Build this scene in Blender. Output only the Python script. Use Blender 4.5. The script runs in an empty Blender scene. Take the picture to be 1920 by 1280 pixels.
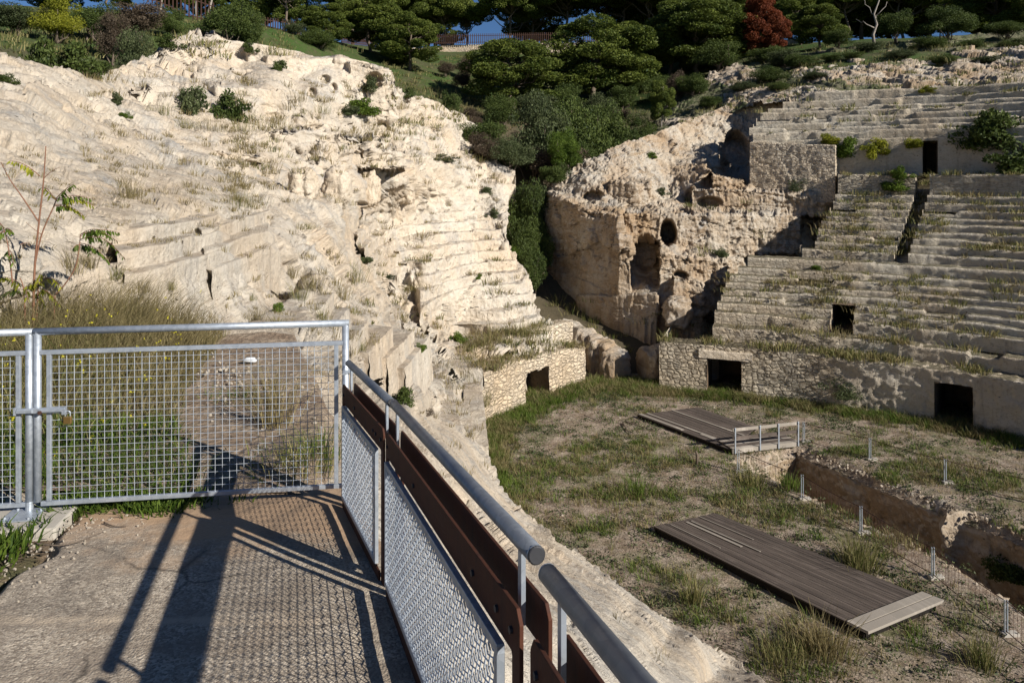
import bpy, math, random
import numpy as np
rng = np.random.default_rng(7)
random.seed(7)
C = bpy.context.scene.collection
# ------------------------------------------------------------------ frame of reference
# Origin = the photographer's eye. X right, Y forward (metres), Z up.
F, CX, CY = 1400.0, 960.0, 330.0
def P(px, py, D):
    return np.array([(px - CX) / F * D, D, (CY - py) / F * D])
def on_z(px, py, z):
    return P(px, py, F * z / (CY - py))
# ------------------------------------------------------------------ numpy noise
def _h(ix, iy, iz, seed):
    with np.errstate(over='ignore'):
        h = (ix.astype(np.uint32) * np.uint32(374761393) + iy.astype(np.uint32) * np.uint32(668265263)
             + iz.astype(np.uint32) * np.uint32(2147483647) + np.uint32(seed * 974711 + 1013))
        h = (h ^ (h >> np.uint32(13))) * np.uint32(1274126177)
        h = (h ^ (h >> np.uint32(16))) * np.uint32(2246822519)
        h = h ^ (h >> np.uint32(15))
    return h
def gnoise(p, seed=0):
    i = np.floor(p).astype(np.int64)
    f = p - i
    u = f * f * f * (f * (f * 6 - 15) + 10)
    out = np.zeros(len(p))
    for dx in (0, 1):
        wx = u[:, 0] if dx else 1 - u[:, 0]
        for dy in (0, 1):
            wy = u[:, 1] if dy else 1 - u[:, 1]
            for dz in (0, 1):
                wz = u[:, 2] if dz else 1 - u[:, 2]
                h = _h(i[:, 0] + dx, i[:, 1] + dy, i[:, 2] + dz, seed)
                gx = (h & np.uint32(1023)).astype(np.float64) / 511.5 - 1
                gy = ((h >> np.uint32(10)) & np.uint32(1023)).astype(np.float64) / 511.5 - 1
                gz = ((h >> np.uint32(20)) & np.uint32(1023)).astype(np.float64) / 511.5 - 1
                out += wx * wy * wz * (gx * (f[:, 0] - dx) + gy * (f[:, 1] - dy) + gz * (f[:, 2] - dz))
    return out * 1.25
ROT = np.array([[0.80, 0.60, 0.0], [-0.48, 0.64, 0.60], [0.36, -0.48, 0.80]])
def fbm(p, octv=4, lac=2.07, gain=0.5, seed=0, mode='n'):
    q = p.copy(); a = 1.0; s = np.zeros(len(p)); t = 0
    for k in range(octv):
        n = gnoise(q, seed + k)
        if mode == 'r': n = 1 - 2 * np.abs(n) * 1.6
        elif mode == 'b': n = 2 * np.abs(n) * 1.6 - 0.6
        s += a * n; t += a
        a *= gain; q = (q @ ROT.T) * lac + 17.3
    return s / t
def facet(p, scale, seed, flat=1.5):
    """fractured-block noise: each random cell is a tilted plane, with sharp breaks between"""
    q = p / scale * np.array([1, 1, flat]); c = np.floor(q).astype(np.int64)
    best = np.full(len(q), 1e9); val = np.zeros(len(q))
    for dx in (-1, 0, 1):
        for dy in (-1, 0, 1):
            for dz in (-1, 0, 1):
                k = c + np.array([dx, dy, dz])
                h = _h(k[:, 0], k[:, 1], k[:, 2], seed)
                f = [((h >> np.uint32(s)) & np.uint32(1023)).astype(np.float32) / 1023 for s in (0, 10, 20)]
                e = q - k - 0.1 - 0.8 * np.stack(f, 1)
                d = (e * e).sum(1); m = d < best
                h2 = _h(k[:, 0], k[:, 1], k[:, 2], seed + 5)
                g = [((h2 >> np.uint32(s)) & np.uint32(255)).astype(np.float32) / 127.5 - 1 for s in (0, 8, 16, 24)]
                v = 0.55 * g[3] + 0.55 * (e[:, 0] * g[0] + e[:, 1] * g[1] + e[:, 2] * g[2])
                best = np.where(m, d, best); val = np.where(m, v, val)
    return val
def sstep(a, b, x):
    t = np.clip((x - a) / (b - a), 0, 1)
    return t * t * (3 - 2 * t)
# ------------------------------------------------------------------ interpolation
def tps(pts, vals, smooth=1e-4):
    pts = np.asarray(pts, float); vals = np.asarray(vals, float)
    n = len(pts)
    def phi(r): return np.where(r > 1e-9, r * r * np.log(r + 1e-12), 0) - 0.25 * r
    R = np.linalg.norm(pts[:, None] - pts[None], axis=2)
    A = np.zeros((n + 3, n + 3))
    A[:n, :n] = phi(R) + smooth * np.eye(n)
    A[:n, n] = 1; A[:n, n + 1:] = pts; A[n, :n] = 1; A[n + 1:, :n] = pts.T
    w = np.linalg.solve(A, np.concatenate([vals, [0, 0, 0]]))
    def ev(q):
        q = np.asarray(q, float); out = np.empty(len(q))
        for k in range(0, len(q), 20000):
            b = q[k:k + 20000]
            R = np.linalg.norm(b[:, None] - pts[None], axis=2)
            out[k:k + 20000] = phi(R) @ w[:n] + w[n] + b @ w[n + 1:]
        return out
    return ev
def lut(pairs):
    xs = np.array([p[0] for p in pairs], float); ys = np.array([p[1] for p in pairs], float)
    return lambda x: np.interp(x, xs, ys)
def catmull(pts, n):
    pts = np.asarray(pts, float)
    d = np.concatenate([[0], np.cumsum(np.linalg.norm(np.diff(pts, axis=0), axis=1))])
    t = np.linspace(0, d[-1], n)
    k = np.clip(np.searchsorted(d, t, side='right') - 1, 0, len(pts) - 2)
    u = ((t - d[k]) / (d[k + 1] - d[k]))[:, None]
    ext = np.vstack([2 * pts[0] - pts[1], pts, 2 * pts[-1] - pts[-2]])
    a, b, c, e = ext[k], ext[k + 1], ext[k + 2], ext[k + 3]
    return 0.5 * (2 * b + (c - a) * u + (2 * a - 5 * b + 4 * c - e) * u ** 2 + (3 * b - a - 3 * c + e) * u ** 3)
def rot_z(a):
    c, s = math.cos(a), math.sin(a); return np.array([[c, -s, 0], [s, c, 0], [0, 0, 1]])
# ------------------------------------------------------------------ mesh creation
def link(o, parent=None):
    C.objects.link(o)
    if parent is not None: o.parent = parent
    return o
def tag(o, label=None, cat=None, group=None, kind=None):
    if label: o['label'] = label
    if cat: o['category'] = cat
    if group: o['group'] = group
    if kind: o['kind'] = kind
    return o
def empty(name, loc=(0, 0, 0), rz=0.0):
    o = bpy.data.objects.new(name, None); o.empty_display_size = 0.2
    o.location = tuple(float(v) for v in loc); o.rotation_euler = (0, 0, rz)
    return link(o)
def raw_mesh(name, v, f, mat=None, smooth=True, uv=None, tint=None, fmat=None, mats=None):
    """v (n,3); f: (m,3|4) array or list of index lists; uv per vertex; tint per vertex float."""
    me = bpy.data.meshes.new(name)
    v = np.asarray(v, np.float32)
    me.vertices.add(len(v)); me.vertices.foreach_set('co', v.ravel())
    if isinstance(f, np.ndarray):
        idx = f.ravel().astype(np.int32); n = f.shape[1]; m = len(f)
        starts = np.arange(0, m * n, n, dtype=np.int32)
    else:
        idx = np.array([i for q in f for i in q], np.int32)
        ln = np.array([len(q) for q in f], np.int32); m = len(f)
        starts = np.concatenate([[0], np.cumsum(ln)[:-1]]).astype(np.int32)
    me.loops.add(len(idx)); me.loops.foreach_set('vertex_index', idx)
    me.polygons.add(m); me.polygons.foreach_set('loop_start', starts)
    if uv is not None:
        l = me.uv_layers.new(name='UVMap'); l.data.foreach_set('uv', np.asarray(uv, np.float32)[idx].ravel())
    if tint is not None:
        a = me.attributes.new('tint', 'FLOAT', 'POINT'); a.data.foreach_set('value', np.asarray(tint, np.float32))
    if mats:
        for q in mats: me.materials.append(q)
        if fmat is not None: me.polygons.foreach_set('material_index', np.asarray(fmat, np.int32))
    elif mat: me.materials.append(mat)
    me.update(calc_edges=True); me.validate()
    me.polygons.foreach_set('use_smooth', np.full(len(me.polygons), bool(smooth)))
    return me
def mesh_obj(name, v, f, mat=None, parent=None, **kw):
    return link(bpy.data.objects.new(name, raw_mesh(name, v, f, mat, **kw)), parent)
def grid_faces(nv, nu, keep=None, flip=False, off=0):
    i = np.arange(nv * nu).reshape(nv, nu)
    q = np.stack([i[:-1, :-1], i[:-1, 1:], i[1:, 1:], i[1:, :-1]], axis=-1)
    if flip: q = q[..., ::-1]
    q = q.reshape(-1, 4)
    if keep is not None: q = q[keep.ravel()]
    return q + off
def grid_normals(G):
    du = np.gradient(G, axis=1); dv = np.gradient(G, axis=0)
    n = np.cross(du, dv); n /= (np.linalg.norm(n, axis=2, keepdims=True) + 1e-12)
    return n
def face_cam(n, G):
    s = np.sign(-(n * G).sum(axis=2, keepdims=True)); s[s == 0] = 1
    return n * s
class MB:
    """collects boxes, tubes and prisms into one mesh"""
    def __init__(s): s.v = []; s.f = []; s.n = 0
    def add(s, v, f):
        v = np.asarray(v, float); s.v.append(v); s.f += [[i + s.n for i in q] for q in f]; s.n += len(v); return s
    def box(s, c, size, ax=None):
        c = np.asarray(c, float); h = np.asarray(size, float) / 2
        A = np.eye(3) if ax is None else np.asarray(ax, float)   # rows = axes
        co = np.array([[x, y, z] for x in (-1, 1) for y in (-1, 1) for z in (-1, 1)]) * h
        return s.add(c + co @ A, [(0, 1, 3, 2), (4, 6, 7, 5), (0, 4, 5, 1), (2, 3, 7, 6), (0, 2, 6, 4), (1, 5, 7, 3)])
    def bar(s, a, b, w, h, up=(0, 0, 1)):
        a = np.asarray(a, float); b = np.asarray(b, float); d = b - a; L = np.linalg.norm(d); d = d / L
        up = np.asarray(up, float); x = np.cross(d, up); x /= np.linalg.norm(x); z = np.cross(x, d)
        return s.box((a + b) / 2, (w, L, h), np.array([x, d, z]))
    def tube(s, pts, r, sides=8, caps=True):
        pts = np.asarray(pts, float); n = len(pts)
        r = np.broadcast_to(np.asarray(r, float), (n,))
        t = np.gradient(pts, axis=0); t /= (np.linalg.norm(t, axis=1, keepdims=True) + 1e-12)
        ref = np.array([0, 0, 1.0]) if abs(t[:, 2]).mean() < 0.8 else np.array([1.0, 0, 0])
        x = np.cross(t, ref); x /= (np.linalg.norm(x, axis=1, keepdims=True) + 1e-12); y = np.cross(x, t)
        a = np.linspace(0, 2 * np.pi, sides, endpoint=False)
        v = pts[:, None] + r[:, None, None] * (np.cos(a)[None, :, None] * x[:, None] + np.sin(a)[None, :, None] * y[:, None])
        f = []
        for i in range(n - 1):
            for j in range(sides):
                k = (j + 1) % sides
                f.append((i * sides + j, (i + 1) * sides + j, (i + 1) * sides + k, i * sides + k))
        if caps: f.append(tuple(range(sides))); f.append(tuple((n - 1) * sides + j for j in reversed(range(sides))))
        return s.add(v.reshape(-1, 3), f)
    def prism(s, poly, d):
        poly = np.asarray(poly, float); n = len(poly); d = np.asarray(d, float)
        f = [tuple(range(n)), tuple(reversed(range(n, 2 * n)))]
        for i in range(n):
            j = (i + 1) % n; f.append((i, i + n, j + n, j))
        return s.add(np.vstack([poly, poly + d]), f)
    def build(s, name, mat, parent=None, smooth=False, bevel=0.0, origin=None):
        v = np.vstack(s.v)
        if origin is not None: v = v - np.asarray(origin, float)
        import bmesh
        me = raw_mesh(name, v, s.f, mat, smooth=smooth)
        bm = bmesh.new(); bm.from_mesh(me); bmesh.ops.recalc_face_normals(bm, faces=bm.faces); bm.to_mesh(me); bm.free()
        o = link(bpy.data.objects.new(name, me), parent)
        if origin is not None and parent is None: o.location = tuple(float(q) for q in origin)
        if bevel:
            b = o.modifiers.new('bevel', 'BEVEL'); b.width = bevel; b.segments = 2; b.limit_method = 'ANGLE'
        if smooth:
            for p_ in me.polygons: p_.use_smooth = len(p_.vertices) == 4
        return o
# ================================================================== MATERIALS (all procedural)
class NT:
    def __init__(s, name):
        s.m = bpy.data.materials.new(name); s.m.use_nodes = True
        s.t = s.m.node_tree; s.t.nodes.clear()
        s.out = s.n('ShaderNodeOutputMaterial'); s.b = s.n('ShaderNodeBsdfPrincipled')
        s.l(s.b.outputs[0], s.out.inputs[0])
        s.b.inputs['Specular IOR Level'].default_value = 0.2
    def n(s, t, **k):
        q = s.t.nodes.new(t)
        for a, v in k.items(): setattr(q, a, v)
        return q
    def l(s, a, b): s.t.links.new(a, b)
    def pos(s): return s.n('ShaderNodeNewGeometry').outputs['Position']
    def obj(s): return s.n('ShaderNodeTexCoord').outputs['Object']
    def uv(s): return s.n('ShaderNodeTexCoord').outputs['UV']
    def scale(s, v, sc, rot=(0, 0, 0)):
        q = s.n('ShaderNodeMapping'); s.l(v, q.inputs[0]); q.inputs['Scale'].default_value = sc; q.inputs['Rotation'].default_value = rot
        return q.outputs[0]
    def noise(s, v, sc, det=4, rough=0.55, dist=0.0):
        q = s.n('ShaderNodeTexNoise'); s.l(v, q.inputs['Vector'])
        q.inputs['Scale'].default_value = sc; q.inputs['Detail'].default_value = det
        q.inputs['Roughness'].default_value = rough; q.inputs['Distortion'].default_value = dist
        return q.outputs['Fac']
    def vor(s, v, sc, feat='F1', out='Distance', rand=1.0):
        q = s.n('ShaderNodeTexVoronoi', feature=feat); s.l(v, q.inputs['Vector']); q.inputs['Scale'].default_value = sc
        q.inputs['Randomness'].default_value = rand
        return q.outputs[out]
    def ramp(s, f, stops):
        q = s.n('ShaderNodeValToRGB'); s.l(f, q.inputs[0]); e = q.color_ramp.elements
        while len(e) > 1: e.remove(e[-1])
        for k, (p, c) in enumerate(stops):
            x = e[0] if k == 0 else e.new(p)
            x.position = p; x.color = (*c, 1) if not isinstance(c, (int, float)) else (c, c, c, 1)
        return q.outputs[0]
    def mix(s, f, a, b, mode='MIX'):
        q = s.n('ShaderNodeMix', data_type='RGBA', blend_type=mode)
        for sock, v in ((q.inputs[0], f), (q.inputs[6], a), (q.inputs[7], b)):
            if isinstance(v, (int, float)): sock.default_value = v
            elif isinstance(v, tuple): sock.default_value = (*v, 1)
            else: s.l(v, sock)
        return q.outputs[2]
    def math(s, op, a, b=0.0, c=None):
        q = s.n('ShaderNodeMath', operation=op)
        for k, v in enumerate((a, b, c)):
            if v is None: continue
            if isinstance(v, (int, float)): q.inputs[k].default_value = v
            else: s.l(v, q.inputs[k])
        return q.outputs[0]
    def sep(s, v):
        q = s.n('ShaderNodeSeparateXYZ'); s.l(v, q.inputs[0]); return q.outputs
    def attr(s, name):
        return s.n('ShaderNodeAttribute', attribute_name=name).outputs['Fac']
    def bump(s, h, strength, dist, prev=None):
        q = s.n('ShaderNodeBump'); s.l(h, q.inputs['Height'])
        q.inputs['Strength'].default_value = strength; q.inputs['Distance'].default_value = dist
        if prev is not None: s.l(prev, q.inputs['Normal'])
        return q.outputs[0]
    def done(s, col, rough=0.9, nrm=None, metal=None):
        if isinstance(col, tuple): s.b.inputs['Base Color'].default_value = (*col, 1)
        else: s.l(col, s.b.inputs['Base Color'])
        if isinstance(rough, (int, float)): s.b.inputs['Roughness'].default_value = rough
        else: s.l(rough, s.b.inputs['Roughness'])
        if nrm is not None: s.l(nrm, s.b.inputs['Normal'])
        if metal is not None: s.b.inputs['Metallic'].default_value = metal
        return s.m
def rock_mat(name, light, warm, grey, dark, greyness=0.5, masonry=False, soil=(0.22, 0.16, 0.11), detail=1.0, earth=0.0, stain=0.0):
    t = NT(name); p = t.pos()
    big = t.noise(p, 0.22, 5, 0.6, 0.6)
    mid = t.noise(p, 0.9, 6, 0.65, 0.4)
    fine = t.noise(p, 6.0 * detail, 6, 0.7)
    c = t.mix(t.ramp(big, [(0.38, 0.0), (0.66, 1.0)]), light, warm)
    c = t.mix(t.math('MULTIPLY', t.ramp(mid, [(0.47, 0.0), (0.72, 1.0)]), 0.55), c, warm)
    # grey weathering, on faces that look up most
    nz = t.sep(t.n('ShaderNodeNewGeometry').outputs['True Normal'])[2]
    up = t.ramp(nz, [(0.15, 0.0), (0.75, 1.0)])
    g1 = t.ramp(t.noise(t.scale(p, (1, 1, 0.45)), 0.55, 7, 0.7, 0.8), [(0.62 - 0.2 * greyness, 0.0), (0.82 - 0.2 * greyness, 1.0)])
    gm = t.math('MULTIPLY', g1, t.math('ADD', t.math('MULTIPLY', up, 0.45), 0.5))
    c = t.mix(gm, c, grey)
    if stain:
        sw = t.math('MULTIPLY', t.ramp(nz, [(-0.05, 1.0), (0.28, 0.0)]), t.ramp(t.noise(t.scale(p, (1, 1, 0.3)), 0.5, 6, 0.65, 0.5), [(0.36, 0.0), (0.60, 1.0)]))
        c = t.mix(t.math('MULTIPLY', sw, stain), c, tuple(q * 0.72 for q in warm))
    # soil gathered on flat treads
    so = t.math('MULTIPLY', t.ramp(nz, [(0.80, 0.0), (0.95, 1.0)]), t.ramp(t.noise(p, 1.3, 5, 0.65), [(0.42 - 0.2 * earth, 0.0), (0.62 - 0.2 * earth, 1.0)]))
    c = t.mix(t.math('MULTIPLY', so, 0.85 if earth else 0.7), c, soil)
    # streaks, blotches and pits
    st = t.noise(t.scale(p, (2.4, 2.4, 0.28)), 1.1, 5, 0.6)
    c = t.mix(t.math('MULTIPLY', t.ramp(st, [(0.55, 0.0), (0.75, 1.0)]), 0.45), c, dark)
    c = t.mix(t.math('MULTIPLY', t.ramp(fine, [(0.30, 1.0), (0.46, 0.0)]), 0.45), c, dark)
    c = t.mix(t.math('MULTIPLY', t.ramp(fine, [(0.56, 0.0), (0.75, 1.0)]), 0.30), c, tuple(min(1, q * 1.15) for q in light))
    li = t.math('MULTIPLY', t.ramp(t.noise(p, 2.6, 9, 0.75, 0.6), [(0.53, 0.0), (0.64, 1.0)]), t.ramp(t.noise(p, 0.35, 4, 0.6), [(0.40, 0.0), (0.62, 1.0)]))
    c = t.mix(t.math('MULTIPLY', li, 0.55), c, tuple(q * 0.55 for q in grey))
    pit = t.vor(t.scale(p, (1, 1, 1.25)), 3.2 * detail)
    pk = t.math('MULTIPLY', t.ramp(pit, [(0.05, 1.0), (0.17, 0.0)]), t.ramp(t.noise(p, 1.7, 3), [(0.48, 0.0), (0.60, 1.0)]))
    c = t.mix(t.math('MULTIPLY', pk, 0.75), c, tuple(q * 0.35 for q in dark))
    h = t.math('ADD', t.math('MULTIPLY', t.noise(p, 2.6 * detail, 8, 0.7), 1.0), t.math('MULTIPLY', pk, -0.5))
    nrm = t.bump(h, 0.9, 0.22 / detail)
    nrm = t.bump(fine, 0.55, 0.035 / detail, nrm)
    if masonry:
        uv = t.uv()
        wob = t.n('ShaderNodeTexNoise'); t.l(uv, wob.inputs['Vector']); wob.inputs['Scale'].default_value = 2.0; wob.inputs['Detail'].default_value = 3
        vm = t.n('ShaderNodeVectorMath', operation='MULTIPLY_ADD'); t.l(wob.outputs['Color'], vm.inputs[0]); vm.inputs[1].default_value = (0.16, 0.13, 0); t.l(uv, vm.inputs[2])
        sc = t.scale(vm.outputs[0], (2.9, 5.0, 1))
        ed = t.vor(sc, 1.0, 'DISTANCE_TO_EDGE', 'Distance', 0.72)
        idc = t.vor(sc, 1.0, 'F1', 'Color', 0.72)
        k = t.attr('tint')
        mort = t.math('MULTIPLY', t.ramp(ed, [(0.015, 1.0), (0.065, 0.0)]), k)
        tone = t.mix(t.sep(idc)[0], (0.74, 0.72, 0.69), (1.16, 1.11, 1.02))
        c = t.mix(t.math('MULTIPLY', k, 0.75), c, tone, 'MULTIPLY')
        c = t.mix(t.math('MULTIPLY', mort, 0.55), c, tuple(q * 0.8 for q in dark))
        hb = t.math('MULTIPLY', t.ramp(ed, [(0.0, 0.0), (0.20, 1.0)]), k)
        nrm = t.bump(hb, 1.0, 0.07, nrm)
    return t.done(c, 0.95, nrm)
M = {}
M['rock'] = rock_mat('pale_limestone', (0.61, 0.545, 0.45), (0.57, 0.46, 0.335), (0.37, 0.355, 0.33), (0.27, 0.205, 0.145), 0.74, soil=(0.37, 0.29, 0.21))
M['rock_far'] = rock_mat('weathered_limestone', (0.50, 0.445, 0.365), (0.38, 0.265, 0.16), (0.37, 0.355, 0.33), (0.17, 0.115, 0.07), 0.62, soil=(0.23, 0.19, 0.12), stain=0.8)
M['stand'] = rock_mat('stand_stone', (0.56, 0.505, 0.41), (0.47, 0.385, 0.28), (0.36, 0.345, 0.32), (0.14, 0.105, 0.075), 0.42, masonry=True, soil=(0.115, 0.10, 0.055), earth=1.0)
M['ruin'] = rock_mat('ruin_masonry', (0.66, 0.585, 0.475), (0.60, 0.48, 0.345), (0.47, 0.435, 0.385), (0.27, 0.20, 0.13), 0.25, masonry=True, soil=(0.26, 0.21, 0.13))
M['recess_shade'] = rock_mat('recess_shade_rock', (0.19, 0.145, 0.10), (0.17, 0.11, 0.065), (0.14, 0.12, 0.10), (0.04, 0.028, 0.02), 0.3)  # dark stone colour stands in for the shade inside deep recesses

def ground_mat(name, a, b, c2, green, gsc=0.25, gthr=(0.48, 0.62), gravel=18.0, low=False):
    t = NT(name); p = t.pos()
    c = t.mix(t.noise(p, 0.5, 6, 0.65), a, b)
    c = t.mix(t.ramp(t.noise(p, 2.3, 6, 0.7), [(0.42, 0.0), (0.62, 1.0)]), c, c2)
    gr = t.vor(p, gravel, 'F1', 'Color')
    c = t.mix(0.55, c, t.mix(t.sep(gr)[0], (0.45, 0.43, 0.4), (1.45, 1.42, 1.38)), 'MULTIPLY')
    gm = t.math('MULTIPLY', t.ramp(t.noise(p, gsc, 6, 0.7, 0.5), [(gthr[0], 0.0), (gthr[1], 1.0)]), t.ramp(t.noise(p, 4.0, 4, 0.7), [(0.36, 0.0), (0.55, 1.0)]))
    c = t.mix(t.math('MULTIPLY', gm, 0.85), c, green)
    if low:  # low ground browned: leaf litter, with gorge shadow also put into the colour
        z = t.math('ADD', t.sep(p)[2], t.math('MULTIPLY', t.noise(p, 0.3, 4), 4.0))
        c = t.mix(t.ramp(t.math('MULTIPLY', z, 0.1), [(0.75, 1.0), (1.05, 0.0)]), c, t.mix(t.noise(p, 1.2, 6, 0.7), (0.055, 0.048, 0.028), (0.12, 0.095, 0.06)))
    nrm = t.bump(t.noise(p, 3.0, 8, 0.75), 0.9, 0.10)
    nrm = t.bump(t.vor(p, gravel), 0.7, 0.02, nrm)
    return t.done(c, 0.95, nrm)
M['floor'] = ground_mat('arena_gravel', (0.31, 0.25, 0.195), (0.385, 0.32, 0.255), (0.21, 0.155, 0.11), (0.11, 0.115, 0.045))
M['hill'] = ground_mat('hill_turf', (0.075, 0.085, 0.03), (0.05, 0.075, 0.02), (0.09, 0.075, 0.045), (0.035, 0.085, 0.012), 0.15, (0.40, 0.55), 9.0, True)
M['slope'] = ground_mat('rough_slope', (0.17, 0.15, 0.10), (0.12, 0.125, 0.06), (0.22, 0.19, 0.14), (0.05, 0.075, 0.022), 0.2, (0.40, 0.56), 7.0)
def ramp_mat():
    t = NT('exposed_aggregate'); p = t.pos()
    ag = t.vor(p, 95.0, 'F1', 'Color'); d = t.vor(p, 95.0)
    c = t.mix(t.sep(ag)[0], (0.21, 0.17, 0.13), (0.64, 0.545, 0.425))
    c = t.mix(t.ramp(t.noise(p, 3.2, 6, 0.7), [(0.44, 0.0), (0.66, 1.0)]), c, (0.29, 0.235, 0.18))
    # drifted sand towards the gate
    y = t.sep(p)[1]
    sd = t.math('ADD', t.math('MULTIPLY', t.math('SUBTRACT', y, 3.95), 1.5), t.math('MULTIPLY', t.math('SUBTRACT', t.noise(p, 1.7, 5, 0.65), 0.5), 2.6))
    sm = t.ramp(sd, [(0.12, 0.0), (0.55, 1.0)])
    sand = t.mix(t.noise(p, 60, 3, 0.7), (0.36, 0.23, 0.14), (0.54, 0.385, 0.25))
    c = t.mix(sm, c, sand)
    # drifted sand in blotches and along the slab joint
    bl = t.math('MULTIPLY', t.ramp(t.noise(p, 1.1, 5, 0.7), [(0.57, 0.0), (0.70, 1.0)]), 0.5)
    c = t.mix(bl, c, (0.40, 0.29, 0.19))
    jn = t.math('ABSOLUTE', t.math('ADD', t.math('SUBTRACT', y, 3.27), t.math('MULTIPLY', t.math('SUBTRACT', t.noise(p, 5, 4), 0.5), 0.10)))
    c = t.mix(t.math('MULTIPLY', t.ramp(jn, [(0.012, 1.0), (0.05, 0.0)]), t.ramp(t.noise(p, 9, 3), [(0.40, 0.0), (0.52, 1.0)])), c, (0.52, 0.42, 0.31))
    h = t.math('MULTIPLY', t.math('SUBTRACT', 1.0, d), t.math('SUBTRACT', 1.0, t.math('MULTIPLY', sm, 0.8)))
    nrm = t.bump(h, 0.6, 0.006)
    nrm = t.bump(t.noise(p, 9, 6, 0.7), 0.6, 0.02, nrm)
    # hairline cracks and dark stains
    wn_ = t.n('ShaderNodeTexNoise'); t.l(p, wn_.inputs['Vector']); wn_.inputs['Scale'].default_value = 2.5; wn_.inputs['Detail'].default_value = 4
    vm_ = t.n('ShaderNodeVectorMath', operation='MULTIPLY_ADD'); t.l(wn_.outputs['Color'], vm_.inputs[0]); vm_.inputs[1].default_value = (0.35, 0.35, 0); t.l(p, vm_.inputs[2])
    cr = t.vor(vm_.outputs[0], 0.55, 'DISTANCE_TO_EDGE'); c = t.mix(t.math('MULTIPLY', t.ramp(cr, [(0.001, 1.0), (0.006, 0.0)]), t.ramp(t.noise(p, 1.3, 4), [(0.46, 0.0), (0.6, 0.75)])), c, (0.05, 0.042, 0.035))
    c = t.mix(t.math('MULTIPLY', t.ramp(t.noise(p, 0.8, 7, 0.72, 1.0), [(0.56, 0.0), (0.66, 1.0)]), 0.45), c, (0.13, 0.11, 0.09))
    return t.done(c, 0.85, nrm)
M['ramp'] = ramp_mat()
def galv(name, c1, c2, rough=0.42, metal=0.75):
    t = NT(name); p = t.obj()
    v = t.vor(p, 45.0, 'F1', 'Color')
    c = t.mix(t.sep(v)[0], c1, c2)
    c = t.mix(t.ramp(t.noise(p, 7, 5, 0.7), [(0.5, 0.0), (0.75, 0.5)]), c, tuple(q * 0.7 for q in c1))
    r = t.math('ADD', t.math('MULTIPLY', t.noise(p, 12, 4), 0.25), rough - 0.12)
    return t.done(c, r, t.bump(t.noise(p, 130, 3), 0.15, 0.001), metal)
M['galv'] = galv('galvanised_steel', (0.40, 0.44, 0.49), (0.52, 0.56, 0.61), 0.46, 0.6)
M['galv_wire'] = galv('galvanised_wire', (0.40, 0.435, 0.48), (0.50, 0.535, 0.58), 0.5, 0.5)
M['pipe'] = galv('aged_pipe', (0.21, 0.23, 0.26), (0.27, 0.29, 0.32), 0.50, 0.7)
def corten():
    t = NT('corten_steel'); p = t.obj()
    c = t.mix(t.noise(p, 9, 6, 0.7), (0.055, 0.020, 0.012), (0.115, 0.043, 0.024))
    c = t.mix(t.ramp(t.noise(t.scale(p, (1, 1, 0.2)), 22, 5, 0.7), [(0.5, 0.0), (0.72, 0.8)]), c, (0.035, 0.020, 0.018))
    return t.done(c, 0.72, t.bump(t.noise(p, 90, 5, 0.7), 0.4, 0.002), 0.15)
M['corten'] = corten()
def simple(name, a, b, sc=8.0, rough=0.8, bd=0.004, metal=None):
    t = NT(name); p = t.obj()
    c = t.mix(t.noise(p, sc, 6, 0.7), a, b)
    return t.done(c, rough, t.bump(t.noise(p, sc * 4, 5, 0.7), 0.5, bd), metal)
M['rust'] = simple('rusty_iron', (0.050, 0.026, 0.020), (0.085, 0.044, 0.032), 14)
M['brass'] = simple('brass', (0.45, 0.29, 0.10), (0.36, 0.22, 0.08), 30, 0.35, 0.0005, 0.8)
M['concrete'] = simple('pale_concrete', (0.36, 0.33, 0.28), (0.48, 0.44, 0.38), 6, 0.9, 0.006)
M['dark_steel'] = simple('dark_steel', (0.05, 0.05, 0.055), (0.09, 0.09, 0.095), 25, 0.5, 0.0005, 0.6)
M['white_litter'] = simple('pale_litter', (0.55, 0.58, 0.6), (0.7, 0.72, 0.74), 20, 0.6)
def wood(name, a, b, dark):
    t = NT(name); u = t.uv()
    q = t.sep(u)
    pl = t.math('FLOOR', q[1])
    wn = t.n('ShaderNodeTexWhiteNoise', noise_dimensions='1D'); t.l(pl, wn.inputs['W'])
    g = t.noise(t.scale(u, (0.9, 14.0, 1)), 2.0, 6, 0.7)
    c = t.mix(g, a, b)
    c = t.mix(0.6, c, t.mix(wn.outputs['Value'], (0.6, 0.6, 0.6), (1.3, 1.28, 1.25)), 'MULTIPLY')
    c = t.mix(t.ramp(t.noise(u, 0.8, 5, 0.7), [(0.52, 0.0), (0.7, 0.7)]), c, tuple(x * 1.9 for x in b))
    fr = t.math('ABSOLUTE', t.math('SUBTRACT', t.math('FRACT', q[1]), 0.5))
    gap = t.ramp(fr, [(0.43, 0.0), (0.49, 1.0)])
    c = t.mix(gap, c, dark)
    nrm = t.bump(t.math('SUBTRACT', g, t.math('MULTIPLY', gap, 1.5)), 0.8, 0.012)
    return t.done(c, 0.85, nrm)
M['deck'] = wood('weathered_boards', (0.072, 0.056, 0.046), (0.12, 0.097, 0.082), (0.014, 0.011, 0.009))
M['pale_wood'] = wood('bleached_boards', (0.24, 0.215, 0.18), (0.34, 0.30, 0.255), (0.06, 0.05, 0.04))
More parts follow.
